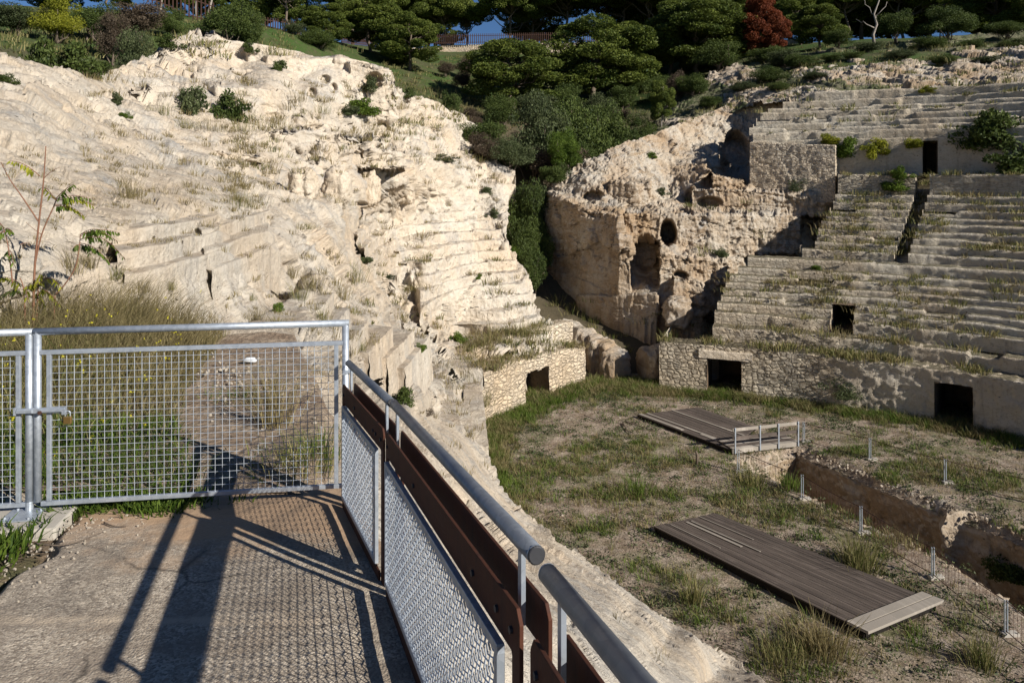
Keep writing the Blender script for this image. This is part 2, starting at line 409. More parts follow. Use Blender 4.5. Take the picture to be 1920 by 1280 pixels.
def leaf(name, dark, light, trans=0.25, rough=0.6, sc=0.8):
    t = NT(name)
    k = t.attr('tint')
    oi = t.n('ShaderNodeObjectInfo').outputs['Random']
    c = t.mix(k, dark, light)
    c = t.mix(t.math('MULTIPLY', t.noise(t.obj(), sc, 3, 0.6), 0.5), c, tuple(x * 0.5 for x in dark))
    c = t.mix(0.7, c, t.mix(oi, (0.75, 0.78, 0.72), (1.22, 1.18, 1.12)), 'MULTIPLY')
    t.l(c, t.b.inputs['Base Color']); t.b.inputs['Roughness'].default_value = rough
    tr = t.n('ShaderNodeBsdfTranslucent'); t.l(c, tr.inputs[0])
    mx = t.n('ShaderNodeMixShader'); mx.inputs[0].default_value = trans
    t.l(t.b.outputs[0], mx.inputs[1]); t.l(tr.outputs[0], mx.inputs[2]); t.l(mx.outputs[0], t.out.inputs[0])
    return t.m
M['pine'] = leaf('pine_needles', (0.040, 0.072, 0.014), (0.25, 0.285, 0.055), 0.3)
M['bush'] = leaf('bush_leaves', (0.026, 0.048, 0.012), (0.145, 0.185, 0.045), 0.25)
M['olive'] = leaf('grey_green_leaves', (0.034, 0.050, 0.020), (0.14, 0.165, 0.07), 0.2)
M['dead'] = leaf('rust_leaves', (0.13, 0.030, 0.012), (0.30, 0.085, 0.030), 0.2)
M['brown'] = leaf('dry_twigs_leaves', (0.055, 0.038, 0.025), (0.15, 0.11, 0.075), 0.1)
M['fresh'] = leaf('fresh_leaves', (0.05, 0.10, 0.014), (0.22, 0.30, 0.045), 0.4)
M['yellow'] = leaf('yellow_leaves', (0.15, 0.18, 0.015), (0.46, 0.44, 0.05), 0.4)
M['grass'] = leaf('green_grass', (0.055, 0.10, 0.014), (0.22, 0.29, 0.055), 0.35)
M['straw'] = leaf('dry_grass', (0.16, 0.125, 0.055), (0.44, 0.36, 0.19), 0.3)
M['mixgrass'] = leaf('mixed_grass', (0.07, 0.10, 0.018), (0.42, 0.35, 0.17), 0.3)
M['flower'] = leaf('yellow_flowers', (0.6, 0.52, 0.03), (0.75, 0.66, 0.05), 0.3)
M['bark'] = simple('pine_bark', (0.10, 0.075, 0.055), (0.19, 0.15, 0.115), 3.0, 0.9, 0.03)
M['pale_bark'] = simple('pale_bark', (0.22, 0.19, 0.16), (0.34, 0.30, 0.26), 3.0, 0.9, 0.02)
M['stem'] = simple('reddish_stem', (0.17, 0.075, 0.045), (0.26, 0.14, 0.085), 12, 0.7, 0.002)
M['lime_stone'] = simple('pale_stone', (0.50, 0.44, 0.36), (0.64, 0.57, 0.47), 10, 0.95, 0.01)
# ================================================================== TERRAIN
def terrace(G, h, w, z0=0.0, ratio=0.5, wob=0.25, seed=11):
    """turn a smooth slope into rock-cut steps: riser straight up, tread flat (full 3-D move)"""
    nv, nu = G.shape[:2]
    n = grid_normals(G); n[n[..., 2] < 0] *= -1
    n = blur(n, 9); n /= (np.linalg.norm(n, axis=2, keepdims=True) + 1e-9)
    nh = n[..., :2]; L = np.linalg.norm(nh, axis=2) + 1e-9
    d = nh / L[..., None]
    tan = np.clip(L / np.maximum(n[..., 2], 0.12), 0.55, 2.2)
    z = G[..., 2]
    q = G.reshape(-1, 3) * np.array([0.22, 0.22, 0.0]) + 3.1
    wz = gnoise(q, seed).reshape(nv, nu) * wob
    ph = (z - z0) / h + wz
    k = np.floor(ph); t = ph - k
    up = np.clip(t / ratio, 0, 1)
    hor = np.clip((t - ratio) / (1 - ratio), 0, 1)
    dz = (k + up - ph) * h
    dh = (t - hor) * (h / tan)          # towards downhill = outward
    out = G.copy()
    out[..., 2] += dz * w
    out[..., :2] += d * (dh * w)[..., None]
    return out
def blur(A, k):
    A = A.copy()
    for ax in (0, 1):
        for _ in range(2):
            pad = [(0, 0)] * A.ndim; pad[ax] = (k + 1, k)
            c = np.cumsum(np.pad(A, pad, mode='edge'), axis=ax)
            n = A.shape[ax]
            hi = np.take(c, np.arange(2 * k + 1, 2 * k + 1 + n), axis=ax); lo = np.take(c, np.arange(0, n), axis=ax)
            A = (hi - lo) / (2 * k + 1)
    return A
def rough(G, amp, seed=0, base=0.55, octv=6, ridge=0.45, strat=0.40, cracks=0.9, blocky=0.0, bs=1.0):
    """displace a grid along its normals with layered rock noise; amp (nv,nu) metres"""
    nv, nu = G.shape[:2]
    n = face_cam(grid_normals(G), G)
    p = G.reshape(-1, 3)
    ps = p * np.array([1, 1, 1.35])
    a = fbm(ps * base, 3, 2.1, 0.55, seed)
    r = fbm(ps * base * 2.0 + 5, max(3, octv - 1), 2.2, 0.50, seed + 20, 'b')
    st = gnoise(np.stack([p[:, 0] * 0.35, p[:, 1] * 0.35, p[:, 2] * 3.2 + a * 1.2], 1), seed + 40)
    pit = fbm(ps * 2.4, 2, 2.3, 0.6, seed + 60)
    pit = sstep(0.28, 0.55, pit)
    wv = np.stack([a, r, st], 1) * 0.35
    ck = np.abs(gnoise(p * np.array([.55, .55, .8]) * base / 0.42 + wv, seed + 70)); ck2 = np.abs(gnoise(p * np.array([1.5, 1.5, 2.4]) * base / 0.42 + wv * 2, seed + 71))
    crack = sstep(0.045, 0.0, ck) + 0.55 * sstep(0.07, 0.0, ck2) * sstep(-.1, .25, a)
    dsp = 1.0 * a - ridge * r + strat * st - 0.8 * pit - cracks * crack
    if blocky:
        pw = p + 0.25 * np.stack([a, r, st], 1)
        dsp = dsp * 0.62 + blocky * (1.25 * facet(pw, 2.6 * bs, seed + 80) + 0.65 * facet(pw, 1.0 * bs, seed + 81) + 0.25 * facet(pw, 0.42 * bs, seed + 82))
    return G + n * (dsp.reshape(nv, nu) * amp)[..., None]
def blob(px, py, cx, cy, rx, ry, soft=0.35):
    d = np.sqrt(((px - cx) / rx) ** 2 + ((py - cy) / ry) ** 2)
    return 1 - sstep(1 - soft, 1 + soft, d)
def inpoly(px, py, poly):
    poly = np.asarray(poly, float); inside = np.zeros(px.shape, bool); n = len(poly); j = n - 1
    for i in range(n):
        xi, yi = poly[i]; xj, yj = poly[j]
        c = ((yi > py) != (yj > py)) & (px < (xj - xi) * (py - yi) / (yj - yi + 1e-12) + xi)
        inside ^= c; j = i
    return inside
def soften(mask, k=3):
    m = mask.astype(float)
    for _ in range(k):
        m = (m + np.roll(m, 2, 0) + np.roll(m, -2, 0) + np.roll(m, 2, 1) + np.roll(m, -2, 1)) / 5
    return m

def hew(px, py, D, plan, top, zbot):
    """merge a solid block (convex plan, sloping top plane) into the rock surface"""
    pl = np.array(plan, float); c = pl.mean(0); dx, dz = (px - CX) / F, (CY - py) / F
    lo = np.zeros(px.shape); hi = np.full(px.shape, 1e9)
    def half(nx, ny, nz, d):            # keep n.p <= d
        nonlocal lo, hi
        den = nx * dx + ny + nz * dz; t = d / np.where(abs(den) < 1e-9, 1e-9, den)
        lo = np.where(den < 0, np.maximum(lo, t), lo); hi = np.where(den > 0, np.minimum(hi, t), hi)
    for a, b in zip(pl, np.roll(pl, -1, 0)):
        e = b - a; n = np.array([e[1], -e[0]]); n /= np.linalg.norm(n)
        if n @ (c - a) > 0: n = -n
        half(n[0], n[1], 0.0, n @ a)
    A = np.array([[*t[:2], 1.0] for t in top]); co = np.linalg.lstsq(A, np.array([t[2] for t in top]), rcond=None)[0]
    half(-co[0], -co[1], 1.0, co[2]); half(0.0, 0.0, -1.0, -zbot)
    ok = (lo < hi) & (lo > 0.5) & (lo < D)
    return np.where(ok, lo, D)
def hew_edge(px, py, D, x0, y0, D0, x1, y1, D1, depth, h, lean=0.0):
    a, b = P(x0, y0, D0), P(x1, y1, D1); n = np.array([-(b - a)[1], (b - a)[0]]); n /= np.linalg.norm(n)
    if n @ a[:2] < 0: n = -n
    plan = [a[:2], b[:2], b[:2] + n * depth, a[:2] + n * depth]
    return hew(px, py, D, plan, [a, b, np.append(a[:2] + n * depth, a[2] + .1 * depth), np.append(b[:2] + n * depth, b[2] + .1 * depth)], min(a[2], b[2]) - h)
# ---- the rock-cut slope on the near side (left of the view)
L1 = [
 (960,720,40.5),(985,702,41.6),(935,722,39),(912,732,37.6),(1020,685,42.6),(890,735,34.6),
 (1030,1010,18.01),(1120,1078,16.38),(1190,1132,15.27),(1250,1192,14.21),(1320,1278,12.92),(1046,1008,19.2),(1138,1075,17.48),(1208,1130,16.28),(1268,1188,15.17),(1340,1272,13.82),(840,703,30.78),(837,740,28),(846,772,25.97),(869,820,23.43),(901,880,20.87),(944,950,18.52),(990,1005,17.01),(852,704,33.5),(849,742,30.41),(858,772,28.35),(881,818,25.68),(914,876,22.95),(957,945,20.37),(1004,998,18.76),
 (0,1000,4.4),(300,930,4.9),(600,930,5.0),(0,800,6.3),(300,800,6.4),(540,800,6.6),(300,700,8.3),(550,700,8.6),(100,650,9.8),(400,640,10.3),(545,640,10.4),(450,590,12.5),(500,560,14),
 (-250,1000,4.4),(-250,800,6.3),(-250,650,9.5),
 (300,1200,4.15),(0,1200,4.15),(-250,1200,4.15),(600,1200,4.2),(0,1400,3.75),(600,1400,3.8),(850,1400,4.2),(-250,1400,3.75),
 (800,1000,5.9),(900,1100,5.6),(1000,1150,6.2),(1100,1280,5.6),(1250,1400,6.2),(700,900,6.0),(620,850,6.3),(1000,1280,4.6),
 (1100,1150,8.2),(1200,1200,9.0),(1300,1280,9.4),(1440,1280,13.6),(1400,1400,8.5),(1590,1400,12.2),
 (800,850,9.8),(820,800,21.5),(1000,1050,11.9),(1150,1130,11.5),
 (930,900,22.6),(905,850,25.4),(1080,1040,18.5),(1300,1180,15.5),(880,775,29.2),(865,715,33.5),(900,1000,9.5),(780,900,8.0),
 (660,640,15.2),(700,690,16.3),(700,600,17.5),(740,620,20.9),(775,640,23.8),(702,727,16.0),(742,740,17.0),(770,738,17.0),(785,760,16.8),(668,706,14.6),(640,678,13.6),(790,700,31),(805,770,24),(650,700,10.4),(610,640,11.6),(600,600,13.6),
 (640,760,8.2),(600,700,8.6),(720,800,9.8),
 (900,650,40),(1050,640,43.4),(1060,665,43.6),(1000,690,41.2),(930,705,38),(900,600,42.5),(900,550,44),(900,500,46),(900,450,48),(900,400,51),(900,370,53),(955,330,56),(1000,590,44.6),(985,520,46.6),(945,440,49.5),(960,480,48),
 (800,600,37.3),(800,550,38.8),(800,500,40.6),(800,450,43.7),(800,400,48),(830,650,38),(730,585,29),(700,550,30.5),(700,500,33),(700,450,36.3),(700,400,42),(650,550,20.4),(650,500,24),(640,450,26.5),(600,520,18.6),(560,500,19.6),(600,560,15.6),
 (520,520,17),(500,460,16.6),(480,430,17.2),(400,430,14.2),(300,440,11.8),(300,500,11.0),(400,520,12.9),(330,560,11.3),(200,480,10.2),(100,500,9.3),(0,450,8.9),(100,580,9.4),(250,590,10.2),(-250,500,8.6),(-250,590,9),
 (0,380,10.4),(200,380,13.2),(350,370,17),(450,380,20),(550,400,23),(600,420,24.5),(620,380,28),(-250,380,10),
 (0,300,13),(100,300,15.4),(200,300,18),(300,320,21),(400,330,24),(500,330,28),(600,350,31),(700,340,38),(760,340,42),(850,350,50),(-250,300,13),
 (0,200,17.5),(0,110,23),(100,150,23.5),(200,200,25),(200,250,22),(300,250,26),(400,280,28),(500,290,31),(600,300,35),(700,280,43),(800,290,50),(900,310,56),(-250,200,18),(-250,80,26),(-620,80,27),(-620,300,13),(-620,500,8.4),(-620,650,8.6),(-620,1000,4.3),(-620,1400,3.7),(-620,200,19),
 (440,165,36.4),(430,235,32.4),(500,243,33.2),(500,222,36),(500,170,36.6),(600,200,40),(650,220,44),(750,230,53),(850,240,60),(870,270,60),
 (350,160,36),(300,170,34),(230,150,33),(350,130,42),(350,70,44),(450,85,47),(500,100,48),(450,140,44),(560,150,45),(600,112,48),(700,122,50),(735,150,51),(720,195,49),(650,195,45.5),(560,200,40),(300,90,42),
]
SM = {}
def build_hillside():
    a = np.array(L1, float)
    ev = tps(a[:, :2] / 400.0, 1.0 / a[:, 2], 2e-4)
    ytop = lut([(-640,50),(-300,60),(-100,80),(0,98),(60,112),(110,126),(170,138),(230,128),(290,92),(340,64),(400,60),(430,75),(500,85),(560,97),(590,108),(640,106),(700,120),(735,133),(742,160),(760,175),(800,182),(850,207),(880,228),(900,252),(940,295),(968,328)])
    xr = lut([(0,985),(325,968),(360,960),(400,952),(440,947),(470,962),(500,985),(540,1000),(570,1008),(595,1022),(620,1050),(640,1060),(660,1048),(680,1018),(700,984),(715,945),(730,906),(745,884),(775,882),(800,890),(850,907),(900,931),(940,962),(980,1001),(1010,1041),(1040,1081),(1080,1141),(1120,1206),(1180,1301),(1230,1376),(1280,1441),(1400,1600)])
    nu, nv = 720, 700
    U, V = np.meshgrid(np.linspace(0, 1, nu), np.linspace(0, 1, nv))
    px = -620 + U * 1580; py = 300 + V * 900
    for _ in range(12):
        yt = ytop(px)
        py = yt + V * (1400 - yt)
        px = -620 + U * (xr(py) + 620)
    D = 1.0 / np.maximum(ev(np.stack([px.ravel(), py.ravel()], 1) / 400.0).reshape(px.shape), 1 / 75.0)
    G = np.stack([(px - CX) / F * D, D, (CY - py) / F * D], -1)
    # rock-cut seats and steps
    w1 = soften(inpoly(px, py, [(215,440),(330,395),(500,392),(560,450),(575,520),(520,560),(440,600),(395,600),(330,560),(230,520)]), 6)
    w2 = soften(inpoly(px, py, [(560,520),(640,480),(700,540),(770,600),(800,640),(775,735),(690,800),(640,760),(600,690),(560,600)]), 6)
    w3 = soften(inpoly(px, py, [(700,395),(850,375),(935,390),(940,450),(1000,540),(1020,600),(1040,640),(860,640),(770,610),(740,560),(640,475),(650,425)]), 8)
    w4 = soften(inpoly(px, py, [(770,690),(900,690),(930,880),(1090,1030),(1450,1270),(1560,1400),(1300,1400),(1100,1150),(900,930),(800,800)]), 8)
    w5 = soften(inpoly(px, py, [(400,225),(470,150),(620,190),(760,260),(700,300),(560,290)]), 10)
    SM['G'] = G.copy(); SM['px'] = px; SM['py'] = py
    back = np.maximum.reduce([w1 * 0.45, w3 * 0.8, 1.0 * blob(px, py, 735, 632, 85, 36)])
    for q in ((405,163,35.0,560,172,37.2,4,1.85),(556,175,37.4,655,200,41.5,4,1.6),(515,244,33,625,249,35.2,2.5,.9),(600,268,34.2,760,286,39.5,2.5,.9),(640,252,36.0,705,257,38,2,.7),(560,222,36.5,600,226,37.3,1.5,.6),
              (380,62,44.5,470,60,46.5,4,2.3),(466,78,45.6,560,88,47.4,4,2.6),(500,104,45.0,578,108,46.2,3,1.9),(574,112,46.6,640,108,48.4,4,2.2),(628,108,47.8,692,112,49.2,4,2.6),(655,116,47.4,738,133,48.6,5,3.2),
              (588,150,45.9,626,152,46.3,2,1.5),(610,135,46.6,652,138,47.2,2,1.4),(640,165,45.8,672,168,46.2,2,1.4),(556,150,44.9,602,151,45.4,2,1.4),(436,130,42.4,545,140,44,3,1.8),(300,92,41,385,96,43,3,1.6),(690,150,47.2,720,153,47.5,2,2.4),
              (470,150,41.5,540,158,42.5,2,1.0),(330,150,37.5,410,150,39,2,.9),(250,165,31.5,330,170,33.5,2,.8),(420,285,27.6,500,292,29.4,1.6,.6),(540,300,32,610,306,34,1.6,.6)):
        D = hew_edge(px, py, D, *q)
    G = np.stack([(px - CX) / F * D, D, (CY - py) / F * D], -1)
    G = G + np.stack([0 * back, 0 * back, -back], -1)
    Dn = G[..., 1]
    amp = 0.05 + 0.0078 * np.clip(Dn, 3, 60)
    amp = amp * (0.75 + 0.7 * sstep(-0.2, 0.4, fbm(G.reshape(-1, 3) * 0.11, 2, 2, 0.5, 77).reshape(px.shape)))
    slab = soften(inpoly(px, py, [(-280,330),(200,360),(420,390),(560,400),(640,380),(500,330),(300,300),(0,330)]), 8)
    amp *= 1 - 0.35 * slab
    pathm = soften(inpoly(px, py, [(-280,640),(100,600),(395,600),(430,560),(560,505),(560,640),(640,790),(660,960),(700,1400),(-280,1400)]), 4)
    amp *= 1 - 0.86 * pathm
    tower = blob(px, py, 590, 140, 190, 90); amp *= 1 - 0.62 * tower
    amp *= 1 - 0.6 * w4
    G = rough(G, amp * 0.9, 1, 0.36, ridge=0.2, blocky=1.0)
    # overhanging hollows in the slope
    n = face_cam(grid_normals(G), G)
    for hx, hy, rx, ry, dep in ((300,272,16,20,0.5),(330,300,22,13,0.5),(160,318,22,9,0.3),(470,310,14,7,0.8),(545,345,14,11,0.9),(478,370,12,9,0.7),(700,152,14,14,1.0),(735,182,5,6,0.6),(670,200,9,8,0.8),(388,260,10,12,0.3),(722,585,12,9,0.5),(760,600,16,10,0.7),(608,150,10,9,0.9),(585,175,8,8,0.9),(625,165,8,10,0.9)):
        G = G * (1 + dep * blob(px, py, hx, hy, rx, ry, 0.45) / G[..., 1])[..., None]
    nvv, nuu = G.shape[:2]
    # continue behind the skyline and down the cut faces so nothing ends in the air
    cols = [G]
    last = G[:, -1]; yy = py[:, -1]
    dn = (yy > 698)[:, None]
    for k, tt in enumerate((0.08, 0.25, 0.5, 0.75, 1.0, 1.3)):
        down = last.copy(); down[:, 2] = last[:, 2] + (np.minimum(-12.3, last[:, 2] - .1) - last[:, 2]) * min(tt, 1); down[:, 0] += 0.05 * tt
        back = last + np.stack([-0.6 * tt + last[:, 0] / last[:, 1] * 7 * tt, np.full(len(last), 7 * tt), np.full(len(last), -9 * tt * tt)], 1)
        e = np.where(dn, down, back)
        e = e + (fbm(e * 0.8, 4, 2.1, 0.55, 33) * 0.25)[:, None] * np.array([1, 1, 0.3])
        cols.append(e[:, None])
    G = np.concatenate(cols, 1)
    top = G[:1]; rows = []
    for tt in (6.0, 3.0, 1.2, 0.4):
        rows.append(top + np.concatenate([top[..., :2] / top[..., 1:2] * tt, np.full_like(top[..., :1], -0.9 * tt)], -1) * 1.0)
    G = np.concatenate(rows + [G], 0)
    f = grid_faces(*G.shape[:2], flip=True); g = G.reshape(-1, 3)
    ed = np.max([np.linalg.norm(g[f[:, i]] - g[f[:, j]], axis=1) for i, j in ((0, 1), (1, 2), (2, 3), (3, 0), (0, 2))], 0)
    c = g[f].mean(1); cx_ = CX + F * c[:, 0] / c[:, 1]; cy_ = CY - F * c[:, 2] / c[:, 1]

    f = f[~((ed > 0.55) & (cx_ > 820) & (cx_ < 1010) & (cy_ > 655) & (cy_ < 790))]
    o = mesh_obj('rock_hillside', g, f, M['rock'])
    tag(o, kind='structure')
    return G[4:, :nuu], px, py
HG, HPX, HPY = build_hillside()

# lookup: surface point of the left slope seen in a given direction
from mathutils.bvhtree import BVHTree
from mathutils import Vector
def make_bvh(G):
    g = G[::2, ::2]; return BVHTree.FromPolygons([tuple(x) for x in g.reshape(-1, 3)], [tuple(q) for q in grid_faces(*g.shape[:2]).tolist()])
HB = make_bvh(HG)
def on_hill(px, py, bvh=None):
    d = Vector(((px - CX) / F, 1.0, (CY - py) / F)).normalized()
    for b in ([bvh] if bvh else [HB]):
        r = b.ray_cast(Vector((0, 0, 0)), d)
        if r[0] is not None: return np.array(r[0])
    return None

# ---- the rock wedge between the gorge and the far stand
R1 = [
 (1022,545,56),(1080,590,52.5),(1150,605,50),(1220,605,48),(1265,590,47.6),(1330,600,47.5),(1350,560,48),
 (1026,365,57),(1024,450,56.5),(1060,470,54.2),(1060,400,54.4),(1100,500,51.4),(1150,560,49.8),(1140,480,50),(1100,402,52),(1085,540,52.2),(1180,590,48.8),
 (1165,520,49.4),(1175,470,49.6),(1195,430,50.4),(1200,480,53.4),(1215,450,53.0),(1225,510,52.4),(1245,530,48.8),(1238,470,49.6),
 (1200,540,48.4),(1210,590,48),(1250,560,47.2),(1300,560,47.2),(1320,520,48.2),(1270,500,47.8),(1215,535,48.2),
 (1270,472,50.2),(1340,490,50.4),(1300,485,49),(1390,500,51),
 (1240,462,50.8),(1240,400,51.2),(1350,468,51.2),(1350,402,52),(1480,450,53.2),(1430,405,53.2),(1130,400,51.6),(1160,430,50.2),(1130,440,50.4),(1190,405,51.6),
 (1105,388,53),(1200,385,55),(1300,392,53.6),(1150,380,53.8),(1160,340,55.4),(1200,335,56.6),(1215,375,54.4),(1120,340,55.4),(1060,345,56.8),(1030,356,57.0),(1250,330,58.8),(1250,370,56.4),(1300,300,62),(1100,304,58),(1180,268,61),(1240,250,64),(1290,230,67),(1340,212,69),(1400,185,70),
 (1390,330,60.5),(1340,330,60),(1300,350,56),(1330,320,56.6),(1360,345,55.8),(1400,350,55.6),(1340,285,64),(1395,280,65),(1300,375,57.5),(1330,385,57),(1420,370,55),(1560,372,54.4),
 (1400,392,57),(1380,388,55.8),(1480,390,57),(1540,400,56),(1540,450,55),(1500,470,52.8),(1620,400,58),(1620,300,62),(1620,200,68),(1500,300,60),(1480,200,66),(1560,170,68),
 (1450,560,53),(1600,600,56),(1600,500,58),(1500,520,54),
]
def build_wedge():
    a = np.array(R1, float)
    ev = tps(a[:, :2] / 200.0, 1.0 / a[:, 2], 1e-5)
    xl = lut([(150,1180),(250,1180),(300,1095),(330,1046),(352,1024),(400,1022),(545,1022),(570,1050),(590,1080),(605,1140),(680,1200)])
    ytop = lut([(1000,360),(1022,352),(1045,331),(1100,301),(1180,263),(1240,246),(1290,226),(1340,206),(1400,181),(1480,165),(1620,160)])
    yb = lut([(1000,545),(1022,545),(1080,594),(1150,608),(1240,604),(1300,640),(1620,690)])
    nu, nv = 460, 360
    U, V = np.meshgrid(np.linspace(0, 1, nu), np.linspace(0, 1, nv))
    px = 1022 + U * 600; py = 300 + V * 300
    px = 1022 + U ** 1.0 * 600
    py = ytop(px) + V * (yb(px) - ytop(px))
    D = 1.0 / ev(np.stack([px.ravel(), py.ravel()], 1) / 200.0).reshape(px.shape)
    D = D * (1 + 0.022 * sstep(385, 400, py))
    q2 = lambda x, d: P(x, 0, d)[:2]
    for plan, top, zb in (
        ([q2(1023, 56.5), q2(1098, 51.6), q2(1164, 49.3), q2(1172, 53), q2(1100, 61), q2(1035, 65)], [P(1022, 358, 56.5), P(1098, 396, 51.6), P(1160, 402, 49.6), P(1060, 345, 60)], -13),
        ([q2(1158, 49.0), q2(1182, 48.8), q2(1186, 52), q2(1160, 52)], [P(1158, 445, 49), P(1182, 452, 48.8), P(1170, 430, 52)], -13),
        ([q2(1238, 50.6), q2(1330, 51.0), q2(1500, 53.2), q2(1500, 58), q2(1240, 57)], [P(1240, 402, 50.6), P(1500, 404, 53.2), P(1300, 385, 56)], -5.6),
        ([q2(1172, 50.4), q2(1240, 50.2), q2(1240, 56), q2(1180, 56)], [P(1172, 402, 50.4), P(1240, 400, 50.2), P(1200, 385, 55)], -4.4),
        ([q2(1176, 51.6), q2(1242, 51.2), q2(1242, 55), q2(1182, 55)], [P(1176, 452, 51.6), P(1242, 450, 51.2), P(1200, 440, 55)], -13),
        ([q2(1236, 48.4), q2(1345, 48.9), q2(1392, 51), q2(1240, 52)], [P(1236, 474, 48.4), P(1345, 492, 48.9), P(1300, 462, 51.5)], -13),
        ([q2(1262, 47.2), q2(1318, 47.4), q2(1325, 49), q2(1262, 49)], [P(1262, 520, 47.2), P(1318, 528, 47.4), P(1290, 515, 49)], -13),
        ([q2(1080, 52.0), q2(1150, 49.2), q2(1232, 47.6), q2(1242, 50), q2(1100, 54)], [P(1080, 556, 52), P(1232, 548, 47.6), np.append(q2(1130, 56), -7.6), np.append(q2(1230, 54), -7.0)], -13),
        ([q2(1296, 55.0), q2(1345, 54.4), q2(1560, 53.6), q2(1560, 60), q2(1300, 60)], [P(1296, 352, 55), P(1560, 366, 53.6), P(1400, 345, 59)], -2.9),
        ([q2(1335, 55.6), q2(1395, 56), q2(1395, 60), q2(1335, 60)], [P(1335, 328, 55.6), P(1395, 335, 56), P(1360, 325, 60)], -2.0),
        ([q2(1144, 54.3), q2(1190, 53.4), q2(1218, 54), q2(1220, 57), q2(1150, 57.5)], [P(1144, 338, 54.3), P(1218, 345, 54), P(1180, 332, 57)], -4)):
        D = hew(px, py, D, plan, top, zb)
    G = np.stack([(px - CX) / F * D, D, (CY - py) / F * D], -1)
    amp = np.full(px.shape, 0.30)
    amp *= 1 - 0.6 * blob(px, py, 1150, 560, 110, 60)
    G = rough(G, amp * 1.0, 201, 0.24, ridge=0.10, strat=0.4, cracks=0.5, blocky=0.9, bs=1.3)
    # vertical fluting on the broken faces
    n = face_cam(grid_normals(G), G)
    p = G.reshape(-1, 3)
    fl = fbm(np.stack([p[:, 0] * 1.7, p[:, 1] * 1.7, p[:, 2] * 0.45], 1), 3, 2.1, 0.55, 230, 'b').reshape(px.shape)
    G = G + n * (-0.16 * fl * (1 - 0.6 * blob(px, py, 1150, 560, 110, 60)))[..., None]
    for hx, hy, rx, ry, dep in ((1252,437,13,22,3.5),(1210,476,22,32,1.3),(1330,380,20,10,1.0),(1378,292,26,40,3.0),(1110,370,18,9,1.2),(1275,518,14,9,1.2)):
        G = G * (1 + dep * blob(px, py, hx, hy, rx, ry, 0.3) / G[..., 1])[..., None]
    left = G[:, :1]
    cols = []
    for tt in (1.0, 0.6, 0.3, 0.1):
        cols.append(left + np.concatenate([left[..., :1] / left[..., 1:2] * 12 * tt + 1.2 * tt, np.full_like(left[..., :1], 12 * tt), np.full_like(left[..., :1], -3.0 * tt)], -1))
    G2 = np.concatenate(cols + [G], 1)
    top = G2[:1]; rows = []
    for tt in (8.0, 4.0, 1.5, 0.5):
        rows.append(top + np.concatenate([top[..., :2] / top[..., 1:2] * tt, np.full_like(top[..., :1], -0.5 * tt)], -1))
    bot = G2[-1:]; low = [bot + np.array([0, 0.2, -1.0]), bot + np.array([0, 0.4, -3.5])]
    G2 = np.concatenate(rows + [G2] + low, 0)
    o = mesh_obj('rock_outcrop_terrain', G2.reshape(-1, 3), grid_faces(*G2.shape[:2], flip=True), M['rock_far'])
    tag(o, kind='structure')
    return G
RG = build_wedge(); RB = make_bvh(RG)

# ---- the wooded hill behind (heightfield in plan)
B1 = [(0,60,46),(150,100,44),(300,66,58),(450,60,68),(560,72,75),(650,97,82),(810,106,102),(1000,93,112),(1140,92,112),(1480,85,108),(1640,75,95),(1900,66,88),
 (780,160,78),(870,150,88),(860,235,68),(1000,200,85),(1150,190,90),(1250,200,80),(1180,235,74),(1300,152,85),(1400,135,85),(1050,300,68),(1000,400,62),(980,500,56),(1070,598,50),
 (1500,172,68),(1700,135,70),(1900,118,70),(2200,110,70),(1700,95,82),(700,170,74),(2200,60,90),(-300,30,48),(-300,40,80),(100,40,62),(300,30,80)]
bp = np.array([P(*q) for q in B1])
extra = np.array([(6.2,43.5,-13.2),(0,42,-13.4),(11,44,-13.4),(16.5,66,-1.5),(20,66,-2.5),(24,68,-1.0),(28,66,1.0),(14,60,-5),(36,62,2),(5,46,-11.6),(8,46,-11.4),(-10,48,-6),(-20,40,3),(-40,30,8),(-45,60,14),(-10,130,20.5),(20,130,20.5),(60,130,20),(-60,100,20),(-40,150,22),(120,80,20),(120,150,21),(30,200,21),(-90,60,20),(-90,180,22),(40,52,-4),(60,50,2),(12,52,-10),(90,50,14),(150,200,21),(25,55,-4)], float)
bp = np.vstack([bp, extra])
zev = tps(bp[:, :2] / 40.0, bp[:, 2], 1e-3)
xs = np.linspace(-110, 150, 380); ys = np.linspace(36, 220, 270)
X, Y = np.meshgrid(xs, ys)
Z = zev(np.stack([X.ravel(), Y.ravel()], 1) / 40.0)
pz = np.stack([X.ravel(), Y.ravel(), 0 * X.ravel()], 1)
Z = Z + fbm(pz * 0.12, 5, 2.1, 0.5, 301) * 0.7
BG = np.stack([X, Y, Z.reshape(X.shape)], -1)
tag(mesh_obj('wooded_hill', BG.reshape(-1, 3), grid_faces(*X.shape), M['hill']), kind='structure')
BB = make_bvh(BG)
def z_hill(x, y):
    r = BB.ray_cast(Vector((x, y, 100)), Vector((0, 0, -1)))
    return r[0][2] if r[0] is not None else 0.0

